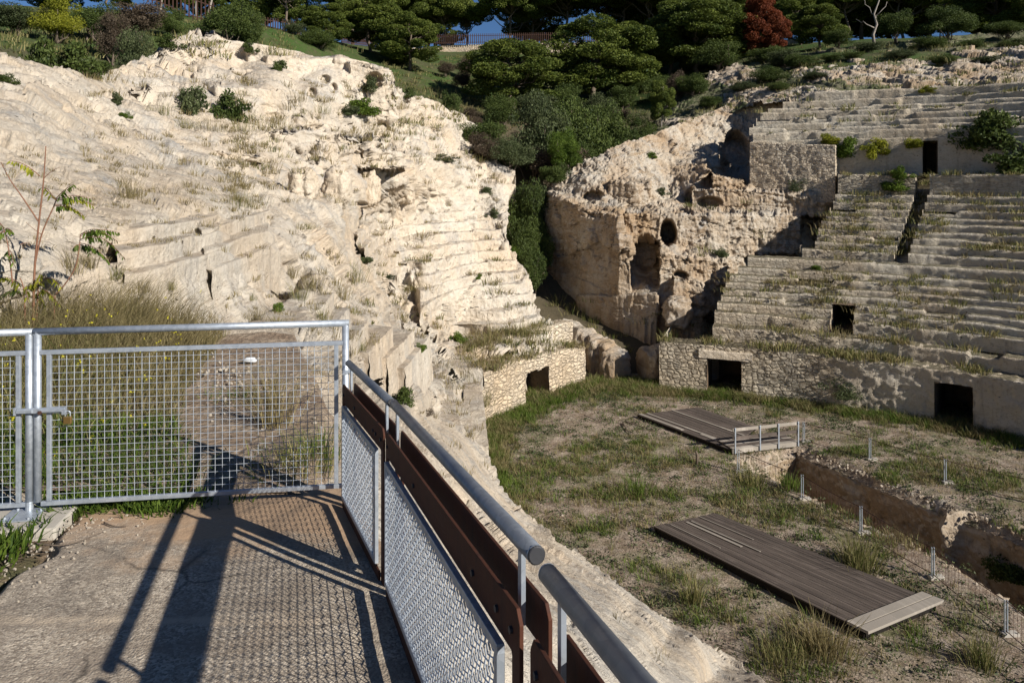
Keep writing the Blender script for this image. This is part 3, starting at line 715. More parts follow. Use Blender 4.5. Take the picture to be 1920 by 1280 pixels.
# ---- rocky slope above the far stand
R2 = [(1235,250,68.5),(1300,233,69.2),(1400,192,70.2),(1480,178,68),(1560,165,66.5),(1700,168,64.5),(1800,165,64),(1920,158,62),(2150,150,60),
 (1290,170,80),(1350,150,81),(1420,120,83),(1330,215,72),(1500,150,73),(1600,130,73),(1700,125,72),(1800,115,71),(1920,108,70),(2150,100,68),
 (1480,118,84),(1600,98,84),(1700,84,83),(1800,76,83),(1920,66,84),(2150,55,84),(1240,225,76),(1880,140,66.5),(1760,140,68)]
def build_upper():
    a = np.array(R2, float)
    ev = tps(a[:, :2] / 300.0, 1.0 / a[:, 2], 1e-4)
    ytop = lut([(1225,235),(1260,205),(1290,170),(1330,140),(1420,110),(1480,104),(1600,88),(1700,76),(1920,55),(2200,40)])
    yb = lut([(1225,262),(1240,255),(1300,240),(1340,222),(1400,205),(1480,200),(1600,200),(2200,190)])
    nu, nv = 420, 150
    U, V = np.meshgrid(np.linspace(0, 1, nu), np.linspace(0, 1, nv))
    px = 1225 + U * 900; py = ytop(px) + V * (yb(px) - ytop(px))
    D = 1.0 / ev(np.stack([px.ravel(), py.ravel()], 1) / 300.0).reshape(px.shape)
    G = np.stack([(px - CX) / F * D, D, (CY - py) / F * D], -1)
    rocky = np.maximum.reduce([blob(px, py, 1800, 145, 190, 32), blob(px, py, 1600, 140, 120, 22), blob(px, py, 1365, 143, 50, 22), blob(px, py, 1880, 105, 90, 14), blob(px, py, 1480, 190, 120, 22), blob(px, py, 1300, 235, 60, 10)])
    G = rough(G, 0.30 + 0.25 * rocky, 401, 0.30, ridge=0.2, blocky=0.8, bs=1.3)
    G[..., 2] += 0.4 * rocky
    rows = [G[:1] + np.concatenate([G[:1, :, :2] / G[:1, :, 1:2] * 6, np.full_like(G[:1, :, :1], -1.5)], -1)]
    G2 = np.concatenate(rows + [G], 0)
    cx = np.concatenate([rocky[:1], rocky], 0)
    f = grid_faces(*G2.shape[:2], flip=True)
    er = fbm(G2.reshape(-1, 3) * 0.35, 4, 2.1, 0.6, 410)
    fm = ((cx.ravel() + er * 1.6)[f].mean(1) > 0.58).astype(int)
    o = mesh_obj('rocky_upper_slope', G2.reshape(-1, 3), f, smooth=True, mats=[M['slope'], M['rock_far']], fmat=fm)
    tag(o, kind='structure')
    return G
UG = build_upper(); UB = make_bvh(UG)

# ---- arena floor with the long pit cut into it
TR_N = np.array([on_z(*q, -12)[:2] for q in ((1392,868),(1500,915),(1600,964),(1700,1008),(1790,1052),(1870,1098),(1925,1142),(2050,1240),(2250,1400))])
TR_F = np.array([on_z(*q, -12)[:2] for q in ((1490,836),(1560,862),(1640,895),(1720,926),(1800,958),(1880,985),(1960,1015),(2100,1060),(2350,1160))])
TRP = np.vstack([TR_N, TR_F[::-1]])
def floor_h(x, y):
    p = np.stack([x, y, 0 * x], 1)
    return -12.0 + fbm(p * 0.25, 3, 2.1, 0.5, 501) * 0.10 + fbm(p * 1.6, 3, 2.1, 0.55, 505) * 0.05
def build_floor():
    xs = np.arange(-9, 44, 0.16); ys = np.arange(6, 50, 0.16)
    X, Y = np.meshgrid(xs, ys)
    wx = X + 0.18 * fbm(np.stack([X.ravel(), Y.ravel(), 0 * X.ravel()], 1) * 0.9, 3, 2.1, .5, 510).reshape(X.shape)
    wy = Y + 0.18 * fbm(np.stack([X.ravel(), Y.ravel(), 0 * X.ravel() + 5], 1) * 0.9, 3, 2.1, .5, 511).reshape(X.shape)
    ins = inpoly(wx, wy, TRP)
    Z = floor_h(X.ravel(), Y.ravel()).reshape(X.shape)
    # crumbled rim
    rim = soften(ins, 3)
    Z = Z - 0.35 * sstep(0.05, 0.6, rim)
    G = np.stack([X, Y, Z], -1)
    keep = ~(ins[:-1, :-1] & ins[1:, 1:] & ins[1:, :-1] & ins[:-1, 1:])
    tag(mesh_obj('arena_floor', G.reshape(-1, 3), grid_faces(*X.shape, keep=keep), M['floor']), kind='structure')
build_floor()
def pit_wall(pts, lean, seed, name, spur=None):
    n = 260; m = 44
    pl = catmull(pts, n)
    t = np.gradient(pl, axis=0); t /= np.linalg.norm(t, axis=1, keepdims=True)
    nr = np.stack([t[:, 1], -t[:, 0]], 1) * lean            # away from the pit
    G = np.zeros((m, n, 3))
    for j in range(m):
        q = j / (m - 1)
        off = 0.55 - 0.75 * min(1, q * 6) + 0.5 * q
        z = -12.02 - 4.2 * max(0, q - 0.06)
        b = pl + nr * off
        if spur is not None: b = b - nr * (spur(np.linspace(0, 1, n)) * (1 - 0.55 * q))[:, None]
        G[j, :, :2] = b; G[j, :, 2] = z
    G = rough(G, np.full((m, n), 0.16), seed, 0.6)
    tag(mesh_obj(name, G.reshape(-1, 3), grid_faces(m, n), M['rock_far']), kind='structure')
pit_wall(TR_F, -1, 520, 'pit_far_wall', lambda u: 0.85 * np.exp(-((u - 0.475) / 0.014) ** 2) + 0.5 * sstep(.60, .72, u))
pit_wall(TR_N, 1, 530, 'pit_near_wall')
e0 = np.vstack([TR_N[0] + (TR_N[0] - TR_F[0]) * .2, TR_F[0] + (TR_F[0] - TR_N[0]) * .2]); pit_wall(e0, -1, 533, 'pit_end_wall')
v = np.array([(8, 6, -15.6), (34, 6, -15.6), (34, 36, -15.6), (8, 36, -15.6)], float)
tag(mesh_obj('pit_floor', v, np.array([[0, 1, 2, 3]]), M['recess_shade']), kind='structure')

# ---- the concrete ramp the photographer stands on
def ramp_z(y): return -1.65 - 0.09 * y
EDGE = catmull([(1.2, -2.5), (0.62, -0.5), (0.33, 1.0), (0.12, 1.75), (-0.52, 3.65), (-1.02, 4.75), (-1.18, 5.15)], 60)
def build_ramp():
    ny, nx = 330, 170
    ys = np.linspace(-2.4, 5.05, ny)
    ex = np.interp(ys, EDGE[:, 1], EDGE[:, 0])
    U, Yg = np.meshgrid(np.linspace(0, 1, nx), ys)
    left = np.interp(ys, [-2.4, 2.0, 3.4, 4.4, 5.05], [-2.9, -2.7, -2.50, -2.66, -2.85]) + 0.04 * np.sin(ys * 5.1) + 0.03 * np.sin(ys * 13)
    Xg = left[:, None] + U * (ex - left)[:, None]
    p = np.stack([Xg.ravel(), Yg.ravel(), 0 * Xg.ravel()], 1)
    Z = ramp_z(Yg) + (fbm(p * 0.9, 3, 2, .5, 601) * 0.018 + fbm(p * 14, 2, 2, .5, 602) * 0.003).reshape(Xg.shape)
    Z -= 0.10 * sstep(0.06, 0.0, U)
    G = np.stack([Xg, Yg, Z], -1)
    side = G[:, -1:].copy(); s1 = side.copy(); s1[..., 2] -= 0.35; s2 = side.copy(); s2[..., 2] -= 1.6; s2[..., 0] += 0.12
    end = None
    G = np.concatenate([G, s1, s2], 1)
    low = G[-1:].copy(); low[..., 2] -= 0.5; low[..., 1] += 0.05
    G = np.concatenate([G, low], 0)
    tag(mesh_obj('concrete_path', G.reshape(-1, 3), grid_faces(*G.shape[:2]), M['ramp']), kind='structure')
build_ramp()
# soil verge left of the path, reaching past the gate
xs = np.linspace(-14, -2.2, 190); ys = np.linspace(-3, 5.6, 120)
X, Y = np.meshgrid(xs, ys); p = np.stack([X.ravel(), Y.ravel(), 0 * X.ravel()], 1)
Z = ramp_z(np.minimum(Y, 4.9)).ravel() - 0.05 + fbm(p * 1.8, 4, 2.1, .5, 610) * 0.05 - 0.25 * sstep(-2.62, -2.35, X.ravel())
M['verge'] = ground_mat('stony_soil', (0.20, 0.145, 0.10), (0.26, 0.20, 0.14), (0.15, 0.105, 0.07), (0.06, 0.075, 0.025), 0.6, (0.5, 0.65), 30.0)
tag(mesh_obj('verge', np.stack([X.ravel(), Y.ravel(), Z], 1), grid_faces(*X.shape), M['verge']), kind='structure')
# soil of the path beyond the gate
def soil_z(x, y): return -2.10 - 0.03 * (y - 4.8)
ys = np.linspace(4.9, 10.6, 150)
er_ = np.interp(ys, [4.9, 6.85, 8.5, 10.2, 13.4, 14.5], [-1.10, -1.55, -2.17, -2.9, -4.3, -4.9])
U, Yg = np.meshgrid(np.linspace(0, 1, 110), ys)
lf = np.interp(ys, [4.9, 8.0, 9.5, 10.6], [-9.0, -7.5, -6.0, -3.6])
Xg = lf[:, None] + U * (er_ - lf)[:, None]
p = np.stack([Xg.ravel(), Yg.ravel(), 0 * Xg.ravel()], 1)
Z = soil_z(Xg, Yg).ravel() + 0.03 + fbm(p * 0.8, 4, 2.1, .5, 620) * 0.08 - 0.25 * sstep(0.97, 1.0, U).ravel() - 0.4 * sstep(0.04, 0, U).ravel()
M['path'] = ground_mat('trodden_soil', (0.33, 0.26, 0.19), (0.40, 0.32, 0.24), (0.25, 0.18, 0.125), (0.06, 0.08, 0.025), 0.9, (0.60, 0.72), 22.0)
tag(mesh_obj('dirt_path', np.stack([Xg.ravel(), Yg.ravel(), Z], 1), grid_faces(*Xg.shape), M['path']), kind='structure')
# ================================================================== ROCK-CUT STEPS OF THE NEAR SIDE
def cut_steps(name, axis, lo, hi, levels, n, seed, amp=0.07, wob=0.10, tilt=0.05, ends=1.2, a2=(0, 1), mat=None, zb0=None, pxr=None):
    G, px, py = SM['G'], SM['px'], SM['py']
    lines = []
    if axis == 'col':
        us = [u for u in range(G.shape[1]) if lo <= px[G.shape[0] // 2, u] <= hi]
        pick = lambda u: (G[::-1, u], px[::-1, u], py[::-1, u])
    else:
        us = [v for v in range(G.shape[0]) if lo <= py[v, -1] <= hi]
        pick = lambda v: (G[v, ::-1], px[v, ::-1], py[v, ::-1])
    pts = np.full((len(levels), len(us), 2), np.nan)
    for i, u in enumerate(us):
        g, x, y = pick(u)
        m = (x >= a2[0]) & (x <= a2[1]) if axis == 'row' else (y >= a2[0]) & (y <= a2[1])
        g = g[m]
        if len(g) < 3: continue
        z = np.maximum.accumulate(g[:, 2] + np.arange(len(g)) * 1e-6)
        for k, zl in enumerate(levels):
            if z[0] <= zl <= z[-1]:
                pts[k, i] = [np.interp(zl, z, g[:, 0]), np.interp(zl, z, g[:, 1])]
    ok = ~np.isnan(pts[..., 0]); good = ok.sum(0) >= (len(levels) if pxr else max(2, int(len(levels) * 0.6)))
    if pxr:
        qx = CX + F * pts[0, :, 0] / pts[0, :, 1]; good &= (qx >= pxr[0]) & (qx <= pxr[1])
    pts = pts[:, good]
    for k in range(len(levels)):          # fill a missing level from its neighbours
        for c in range(2):
            r = pts[k, :, c]; b = np.isnan(r)
            if b.all(): continue
            if b.any(): r[b] = np.interp(np.flatnonzero(b), np.flatnonzero(~b), r[~b])
    rows = []
    for k in range(len(levels)):
        q = pts[k]
        for _ in range(14): q[1:-1] = (q[:-2] + 2 * q[1:-1] + q[2:]) / 4
        rows.append(catmull(q[::3], n) if len(q) > 12 else catmull(q, n))
    nl = len(levels)
    prof = []
    for k in range(nl):
        zb = (levels[k] - (levels[1] - levels[0]) if zb0 is None else zb0) if k == 0 else levels[k - 1]
        nxt = rows[k + 1] if k + 1 < nl else rows[k] + (rows[k] - rows[k - 1])
        zt = levels[k]
        jit = 0.10 * fbm(np.stack([rows[k][:, 0], rows[k][:, 1], np.full(n, k * 7.0)], 1) * 0.45, 3, 2.1, .5, seed + 50)
        for q in np.linspace(0, 1, 7)[(0 if k == 0 else 1):]:
            prof.append(np.concatenate([rows[k] + (nxt - rows[k]) * (0.03 * q + wob * 0 ), (zb + (zt - zb) * q + jit * q)[:, None]], 1))
        for q in np.linspace(0, 1, 9)[1:]:
            prof.append(np.concatenate([rows[k] + (nxt - rows[k]) * (0.03 + 0.97 * q), (zt + jit * (1 - q) + tilt * q)[:, None]], 1))
    H = np.array(prof)
    w = fbm(H.reshape(-1, 3) * 0.33, 4, 2.1, 0.55, seed + 9).reshape(H.shape[:2])
    # worn, broken stretches sag back into the slope
    H[..., 2] -= 0.42 * sstep(0.12, 0.42, w)
    nrm = face_cam(grid_normals(H), H); nb = face_cam(blur(grid_normals(H), 2), H)
    p = H.reshape(-1, 3)
    d = 1.0 * fbm(p * 1.1, 5, 2.2, 0.55, seed) - 0.5 * fbm(p * 2.3, 4, 2.2, 0.5, seed + 3, 'b') - 0.9 * sstep(0.30, 0.55, fbm(p * 2.2, 2, 2.2, .6, seed + 5)) + 0.9 * facet(p, 1.3, seed + 6, 2.0) + 0.45 * facet(p, .5, seed + 7)
    H = H + nb * (d.reshape(H.shape[:2]) * amp)[..., None]
    e = np.linspace(0, 1, n); fade = np.maximum(1 - e / 0.04, 0) + np.maximum(1 - (1 - e) / 0.04, 0)
    H[..., 1] += fade * ends; H[..., 2] -= fade * ends * 0.35
    o = mesh_obj(name, H.reshape(-1, 3), grid_faces(*H.shape[:2]), mat or M['rock'])
    return tag(o, kind='structure')
cut_steps('rock_cut_seats', 'col', 668, 1012, np.arange(-9.0, -2.3, 0.60), 420, 700, amp=0.13, a2=(340, 660))
cut_steps('rock_cut_seats', 'col', 560, 800, np.arange(-4.9, -2.3, 0.60), 160, 705, amp=0.13, a2=(370, 580), pxr=(640, 775))
cut_steps('rock_cut_benches', 'col', 100, 800, np.array([-1.62, -1.30, -1.00]), 260, 720, amp=0.035, a2=(395, 640), tilt=0.02, zb0=-2.4, pxr=(390, 556), ends=0.6)
cut_steps('rock_cut_benches', 'col', 100, 800, np.array([-1.36, -1.06, -0.84]), 220, 725, amp=0.035, a2=(395, 640), tilt=0.02, zb0=-1.8, pxr=(215, 420), ends=0.6)
class Acc:
    def __init__(s): s.v = []; s.f = []; s.uv = []; s.t = []; s.n = 0
    def grid(s, G, uv=None, tint=None, keep=None):
        nv, nu = G.shape[:2]
        s.v.append(G.reshape(-1, 3)); s.f += grid_faces(nv, nu, keep=keep, off=s.n).tolist()
        s.uv.append((uv if uv is not None else np.zeros((nv, nu, 2))).reshape(-1, 2))
        s.t.append(np.broadcast_to(tint if tint is not None else 0.0, (nv, nu)).reshape(-1)); s.n += nv * nu
    def build(s, name, mat, parent):
        return mesh_obj(name, np.vstack(s.v), s.f, mat, parent, uv=np.vstack(s.uv), tint=np.concatenate(s.t))
def hewn_block(acc, q, z, deep, seed, n=34):
    """block hewn from the rock: q = near-left, near-right, far-right, far-left on the top edge"""
    c = [on_z(x, y, z) for x, y in q]
    u = np.linspace(0, 1, n)
    def pat(f, m):
        G = np.array([[f(a, b) for a in u] for b in np.linspace(0, 1, m)])
        nb = face_cam(grid_normals(G), G); p = G.reshape(-1, 3)
        e = fbm(p * 1.3, 4, 2.2, .55, seed) * 0.05 - 0.03 * fbm(p * 3, 3, 2.2, .5, seed + 1, 'b')
        d = np.stack([e, fbm(p * 1.3 + 9, 4, 2.2, .55, seed + 2) * 0.06, fbm(p * 1.1 + 4, 4, 2.2, .55, seed + 3) * 0.05], 1)
        acc.grid(G + d.reshape(G.shape))
    L = lambda a, b: (c[0] * (1 - a) + c[1] * a) * (1 - b) + (c[3] * (1 - a) + c[2] * a) * b
    dn = np.array([0, 0, -deep]); rd = lambda b: 0.10 * (1 - b) ** 3
    pat(lambda a, b: L(a, b), n)
    pat(lambda a, b: L(a, 0) + dn * b + np.array([0, -0.10, 0]) * b, 20)
    pat(lambda a, b: L(1, a) + dn * b + np.array([0.10, 0, 0]) * b, 20)
    pat(lambda a, b: L(a, 1) + dn * b, 8)
HA = Acc()
for k_, (q, z, dp) in enumerate(((((724, 687), (760, 691), (806, 628), (772, 622)), -4.60, 1.3), (((686, 672), (724, 673), (776, 620), (732, 614)), -4.15, 1.2), (((648, 657), (690, 660), (735, 613), (684, 606)), -3.70, 1.2),
        (((612, 642), (655, 640), (690, 602), (645, 596)), -3.28, 1.2), (((590, 612), (628, 606), (655, 578), (610, 572)), -2.88, 1.0), (((560, 590), (600, 580), (625, 548), (585, 545)), -2.55, .9))):
    hewn_block(HA, q, z, dp, 740 + k_)
LA = Acc()
for k_, (q, z, dp) in enumerate(((((762, 800), (866, 806), (843, 703), (748, 706)), -8.2, 1.6), (((858, 815), (888, 820), (878, 750), (842, 752)), -8.75, 1.4), (((872, 838), (916, 836), (902, 716), (868, 716)), -9.25, 3.0), (((790, 690), (905, 690), (890, 664), (800, 664)), -8.95, 1.0))):
    hewn_block(LA, q, z, dp, 770 + k_, 46)
tag(mesh_obj('rock_cut_ledge', np.vstack(LA.v), LA.f, M['rock']), kind='structure')
tag(mesh_obj('rock_cut_stairs', np.vstack(HA.v), HA.f, M['rock']), kind='structure')

# ================================================================== THE FAR STAND
RC = [(6.6,42.8),(8.2,42.2),(10.6,41.3),(13.3,40.3),(17.2,38.3),(20.6,36.2),(22.4,34.7),(24.2,32.6),(26.2,29.6),(27.6,26.4),(28.4,23.0)]
NRC = 900
_c = catmull(RC, NRC)
for _ in range(2500): _c[1:-1] = (_c[:-2] + 2 * _c[1:-1] + _c[2:]) / 4
_len = np.concatenate([[0], np.cumsum(np.linalg.norm(np.diff(_c, axis=0), axis=1))])
_t = np.gradient(_c, axis=0); _t /= np.linalg.norm(_t, axis=1, keepdims=True)
_n = np.stack([-_t[:, 1], _t[:, 0]], 1)
if _n[100, 1] < 0: _n = -_n
def arc(a, s):
    a = np.asarray(a, float)
    return np.stack([np.interp(a, _len, _c[:, 0]) + s * np.interp(a, _len, _n[:, 0]), np.interp(a, _len, _c[:, 1]) + s * np.interp(a, _len, _n[:, 1])], -1)
def arc_at(px, s):
    a = np.linspace(0, _len[-1], 3000); q = arc(a, s); x = CX + F * q[:, 0] / q[:, 1]
    return float(a[np.argmin(abs(x - px))])
A_REF = 1650
def zprof(s, y):
    q = arc(arc_at(A_REF, s), s); return (CY - y) / F * q[1]
def stone_grid(fn, a0, a1, prof, seed, amp, step=0.11, mas=None, chip=0.0, blocks=0.0):
    """sweep a profile [(s,z),...] along the arc; returns grid, uv, tint"""
    n = max(6, int((a1 - a0) / step)); a = np.linspace(a0, a1, n)
    pf = np.asarray(prof, float); G = np.zeros((len(pf), n, 3))
    for j, (s, z) in enumerate(pf):
        G[j, :, :2] = arc(a, s); G[j, :, 2] = z
    v = np.concatenate([[0], np.cumsum(np.linalg.norm(np.diff(pf, axis=0), axis=1))])
    uv = np.stack(np.meshgrid(a, v), -1)
    if blocks:
        rb = np.random.default_rng(seed); cut = np.cumsum(rb.uniform(0.7, 2.6, 80)) + a0 - 1; ib = np.searchsorted(cut, a)
        dz = rb.normal(size=90) * 0.045 * blocks; ds = rb.normal(size=90) * 0.07 * blocks; drop = (rb.random(90) < 0.10 * blocks) * rb.uniform(.1, .35, 90)
        q = np.clip((G[..., 2] - G[..., 2].min()) / (np.ptp(G[..., 2]) + 1e-6), 0, 1)
        G[..., 2] += q * (dz - drop)[ib][None]
        nn = np.stack([np.interp(a, _len, _n[:, 0]), np.interp(a, _len, _n[:, 1])], -1); G[..., :2] += (nn * ds[ib][:, None])[None]
    if chip:
        cm = fbm(np.stack([a * 0.5, a * 0 + seed, a * 0], 1), 4, 2.2, .6, seed)
        z = G[..., 2]; G[..., 2] = z - (chip * sstep(0.0, 0.5, cm))[None] * sstep(0.2, 1, (z - z.min()) / (np.ptp(z) + 1e-6))
    nb = face_cam(blur(grid_normals(G), 1), G)
    p = G.reshape(-1, 3)
    d = fbm(p * 1.3, 4, 2.2, 0.55, seed) - 0.4 * fbm(p * 2.6, 3, 2.2, .5, seed + 3, 'b') - 0.8 * sstep(.28, .55, fbm(p * 2.0, 2, 2.2, .6, seed + 5)) + 0.8 * facet(p, .8, seed + 6) + 0.5 * facet(p, .35, seed + 7)
    am = amp if mas is None else amp * (1 - 0.55 * mas(a))[None]
    G = G + nb * (d.reshape(G.shape[:2]) * am)[..., None]
    tint = np.broadcast_to(mas(a)[None] if mas is not None else 0.0, G.shape[:2])
    return G, uv, tint
def fine(prof, d=0.12):
    out = [prof[0]]
    for q in prof[1:]:
        p = out[-1]; k = max(1, int(math.ceil(math.hypot(q[0] - p[0], q[1] - p[1]) / d)))
        for i in range(1, k + 1): out.append((p[0] + (q[0] - p[0]) * i / k, p[1] + (q[1] - p[1]) * i / k))
    return out
def endcap(acc, a, prof, deep, seed, mas=0.0):
    """radial end face of a block: profile line joined to a line sunk deep"""
    pf = fine(prof, 0.15); n = len(pf); m = 6
    G = np.zeros((m, n, 3)); uv = np.zeros((m, n, 2))
    for i, (s, z) in enumerate(pf):
        for j in range(m):
            q = j / (m - 1); G[j, i, :2] = arc(a, s); G[j, i, 2] = z - deep * q
            uv[j, i] = (s, G[j, i, 2])
    acc.grid(G + (fbm(G.reshape(-1, 3) * 1.5, 3, 2, .5, seed) * 0.05).reshape(m, n)[..., None], uv, np.full((m, n), mas))
def recess(acc, a0, a1, s0, s1, z0, z1, seed):
    """open-fronted passage: two sides, back and roof"""
    def patch(c00, c01, c10, c11, n=10):
        u = np.linspace(0, 1, n)[None, :, None]; v = np.linspace(0, 1, n)[:, None, None]
        G = (c00 * (1 - u) + c01 * u) * (1 - v) + (c10 * (1 - u) + c11 * u) * v
        acc.grid(G + (fbm(G.reshape(-1, 3) * 1.2, 3, 2, .5, seed) * 0.06).reshape(n, n)[..., None])
    def c(a, s, z): return np.array([*arc(a, s), z])
    for a in (a0, a1): patch(c(a, s0, z0), c(a, s1, z0), c(a, s0, z1), c(a, s1, z1))
    patch(c(a0, s1, z0), c(a1, s1, z0), c(a0, s1, z1), c(a1, s1, z1))
    patch(c(a0, s0, z1), c(a1, s0, z1), c(a0, s1, z1), c(a1, s1, z1))
    patch(c(a0, s0, z0), c(a1, s0, z0), c(a0, s1, z0), c(a1, s1, z0))

A_END = _len[-1] - 0.5
a_corner = arc_at(1236, 0.0)
mas_pod = lambda a: 1 - sstep(arc_at(1530, 0) - 0.6, arc_at(1585, 0) + 0.6, a + 0.8 * fbm(np.stack([a * 1.0, 0 * a, 0 * a], 1), 3, 2.1, .5, 801))
mas_low = lambda a: 0.45 - 0.45 * sstep(arc_at(1540, 3), arc_at(1640, 3), a + 1.2 * fbm(np.stack([a * 0.7, 0 * a, 0 * a + 3], 1), 3, 2.1, .5, 803))
one = lambda a: np.ones_like(a)
stand = empty('amphitheatre_stand', (arc(8.0, 0)[0], arc(8.0, 0)[1], -12.0))
tag(stand, 'long stepped stone stand of seat rows with dark doorways beyond the arena', 'stone stand')
SINV = np.array([arc(8.0, 0)[0], arc(8.0, 0)[1], -12.0])
class AccL(Acc):
    def build(s, name, mat, parent):
        s.v = [q - SINV for q in s.v]; return Acc.build(s, name, mat, parent)
# ---- podium wall with two doorways
ztop = zprof(0.0, 679)
A = AccL()
pf = fine([(0.0, -12.35), (0.02, ztop), (1.25, ztop + 0.05)], 0.10)
G, uv, tn = stone_grid(None, a_corner, A_END, pf, 810, 0.085, 0.10, mas_pod, 0.22)
a_ = np.linspace(a_corner, A_END, G.shape[1]); zz = np.array(pf)
doors = [(arc_at(1326, 0), arc_at(1391, 0), -12.35, None), (arc_at(1753, 0), arc_at(1826, 0), -12.35, None)]
keep = np.ones((G.shape[0] - 1, G.shape[1] - 1), bool)
am = (a_[:-1] + a_[1:]) / 2; zm = (zz[:-1, 1] + zz[1:, 1]) / 2; sm_ = zz[:-1, 0]
dz_ = []
for (d0, d1, z0, _) in doors:
    q = arc((d0 + d1) / 2, 0); ytop_ = 673 if d0 < 12 else 721
    z1 = (CY - ytop_) / F * q[1]; dz_.append(z1)
    keep &= ~((am > d0) & (am < d1) & (zm[:, None] < z1) & (sm_[:, None] < 0.5))
A.grid(G, uv, tn, keep)
endcap(A, a_corner, [(0, ztop), (4.5, ztop + 0.1)], 3.2, 811, 0.3)
pod = A.build('podium_wall', M['stand'], stand)
for (d0, d1, z0, _), z1 in zip(doors, dz_):
    R = AccL(); recess(R, d0, d1, 0.0, 4.5, -12.2, z1, 815); R.build('doorway', M['recess_shade'], stand)
L = AccL(); d0, d1 = doors[0][0], doors[0][1]
Gl, ul, tl = stone_grid(None, d0 - 0.45, d1 + 0.55, fine([(-0.06, dz_[0] - 0.02), (-0.06, dz_[0] + 0.42), (0.3, dz_[0] + 0.46)], 0.1), 818, 0.04, 0.1)
L.grid(Gl, ul, tl); endcap(L, d0 - 0.45, [(-0.06, dz_[0] + 0.42), (0.3, dz_[0] + 0.42)], 0.44, 3); endcap(L, d1 + 0.55, [(-0.06, dz_[0] + 0.42), (0.3, dz_[0] + 0.42)], 0.44, 3)
L.build('lintel', M['ruin'], stand)
# ---- seat rows: (offset behind the arena wall, picture height of its top edge where the stand is seen square)
low = [(1.25, 640), (2.3, 608), (3.0, 589.5), (3.7, 576), (4.4, 561), (5.1, 546), (5.8, 531), (6.5, 515.6), (7.3, 494)]
mid = [(8.6, 473), (9.3, 458), (10.0, 444), (10.7, 432), (11.4, 418), (12.1, 405.5), (12.8, 392), (13.5, 379), (14.2, 366), (15.0, 327)]
topr = [(17.2, 259), (17.5, 244), (18.4, 235), (19.3, 225.6), (20.2, 214), (21.1, 203.7), (22.0, 196), (22.9, 183), (23.8, 168)]
LV = [(s, zprof(s, y)) for s, y in low + mid + topr]
a_low = arc_at(1338, 1.25); a_low2 = arc_at(1352, 2.3); a_mid = arc_at(1512, 8.6)
vo0, vo1 = arc_at(1557, 2.6), arc_at(1600, 2.6)
co0, co1 = arc_at(1688, 9.0), arc_at(1712, 9.0)
seatn = 0
for k, (s, z) in enumerate(LV):
    zb = LV[k - 1][1] if k else ztop + 0.05
    nxt = LV[k + 1][0] if k + 1 < len(LV) else s + 3.0
    prof = [(s, zb - 0.12), (s + 0.015, z - 0.07), (s + 0.08, z), (nxt + 0.1, z + 0.015)]
    if k < len(low):
        segs = [(arc_at([1336, 1340, 1345, 1352, 1356, 1361, 1368, 1384, 1402][k], s), A_END)]
        if k in (1, 2, 3): segs = [(segs[0][0], vo0), (vo1, A_END)]
        mas = mas_low; nm = 'retaining_wall' if k == 8 else 'seat_row'
    elif k < len(low) + len(mid):
        km = k - len(low); fq = km / 9; c0_ = arc_at(1676 + 40 * fq, s); c1_ = arc_at(1703 + 40 * fq, s)
        segs = [(arc_at([1504, 1528, 1532, 1535, 1540, 1549, 1556, 1562, 1566, 1571][km], s), c0_), (c1_, A_END)]
        mas = (lambda a: (0.85 if nm_wall else 0.38) - 0.25 * sstep(co0, co1 + 0.5, a)); nm_wall = km == 9; nm = 'retaining_wall' if k == len(low) + len(mid) - 1 else 'seat_row'
    else:
        kk = k - len(low) - len(mid)
        st = [1412, 1412, 1405, 1412, 1418, 1426, 1440, 1468, 1510][kk]
        segs = [(arc_at(st, s), A_END)]; mas = (lambda a: np.full_like(a, 0.12)); nm = 'cornice_row' if kk == 1 else ('back_wall' if kk == 0 else 'seat_row')
        if kk == 0:
            nd0, nd1 = arc_at(1729, s), arc_at(1756, s)
            prof = [(s, zb - 0.1), (s + 0.015, z), (nxt + 0.1, z + 0.015)]
    for (b0, b1) in segs:
        A = AccL(); pf = fine(prof, 0.13)
        G, uv, tn = stone_grid(None, b0, b1, pf, 820 + k, 0.050 if k < 9 else 0.042, 0.12, mas, 0.16 if nm == 'seat_row' else 0.25, 0.0 if nm in ('back_wall', 'retaining_wall') else (1.1 if k > 18 else 0.45))
        kp = None
        if nm == 'back_wall':
            aa = np.linspace(b0, b1, G.shape[1]); am = (aa[:-1] + aa[1:]) / 2; zq = np.array(pf)[:-1, 1]
            kp = ~((am > nd0) & (am < nd1) & (zq[:, None] < z - 0.35) & (np.array(pf)[:-1, 0][:, None] < s + 0.1))
        A.grid(G, uv, tn, kp)
        endcap(A, b0, prof[-2:], 1.2 if nm == 'seat_row' else z - zb + 0.3, 850 + k, 0.6)
        endcap(A, b1, prof[-2:], 1.2, 850 + k, 0.6)
        A.build(nm, M['stand'], stand)
        if nm == 'back_wall':
            R = AccL(); recess(R, nd0, nd1, s, s + 4, zb, z - 0.35, 870); R.build('doorway', M['recess_shade'], stand)
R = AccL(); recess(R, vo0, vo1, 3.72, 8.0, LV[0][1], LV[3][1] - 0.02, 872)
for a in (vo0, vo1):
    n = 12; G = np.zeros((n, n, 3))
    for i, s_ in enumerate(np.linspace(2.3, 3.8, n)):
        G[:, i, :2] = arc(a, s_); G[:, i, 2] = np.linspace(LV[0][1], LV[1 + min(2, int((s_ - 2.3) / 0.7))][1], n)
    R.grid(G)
R.build('doorway', M['recess_shade'], stand)
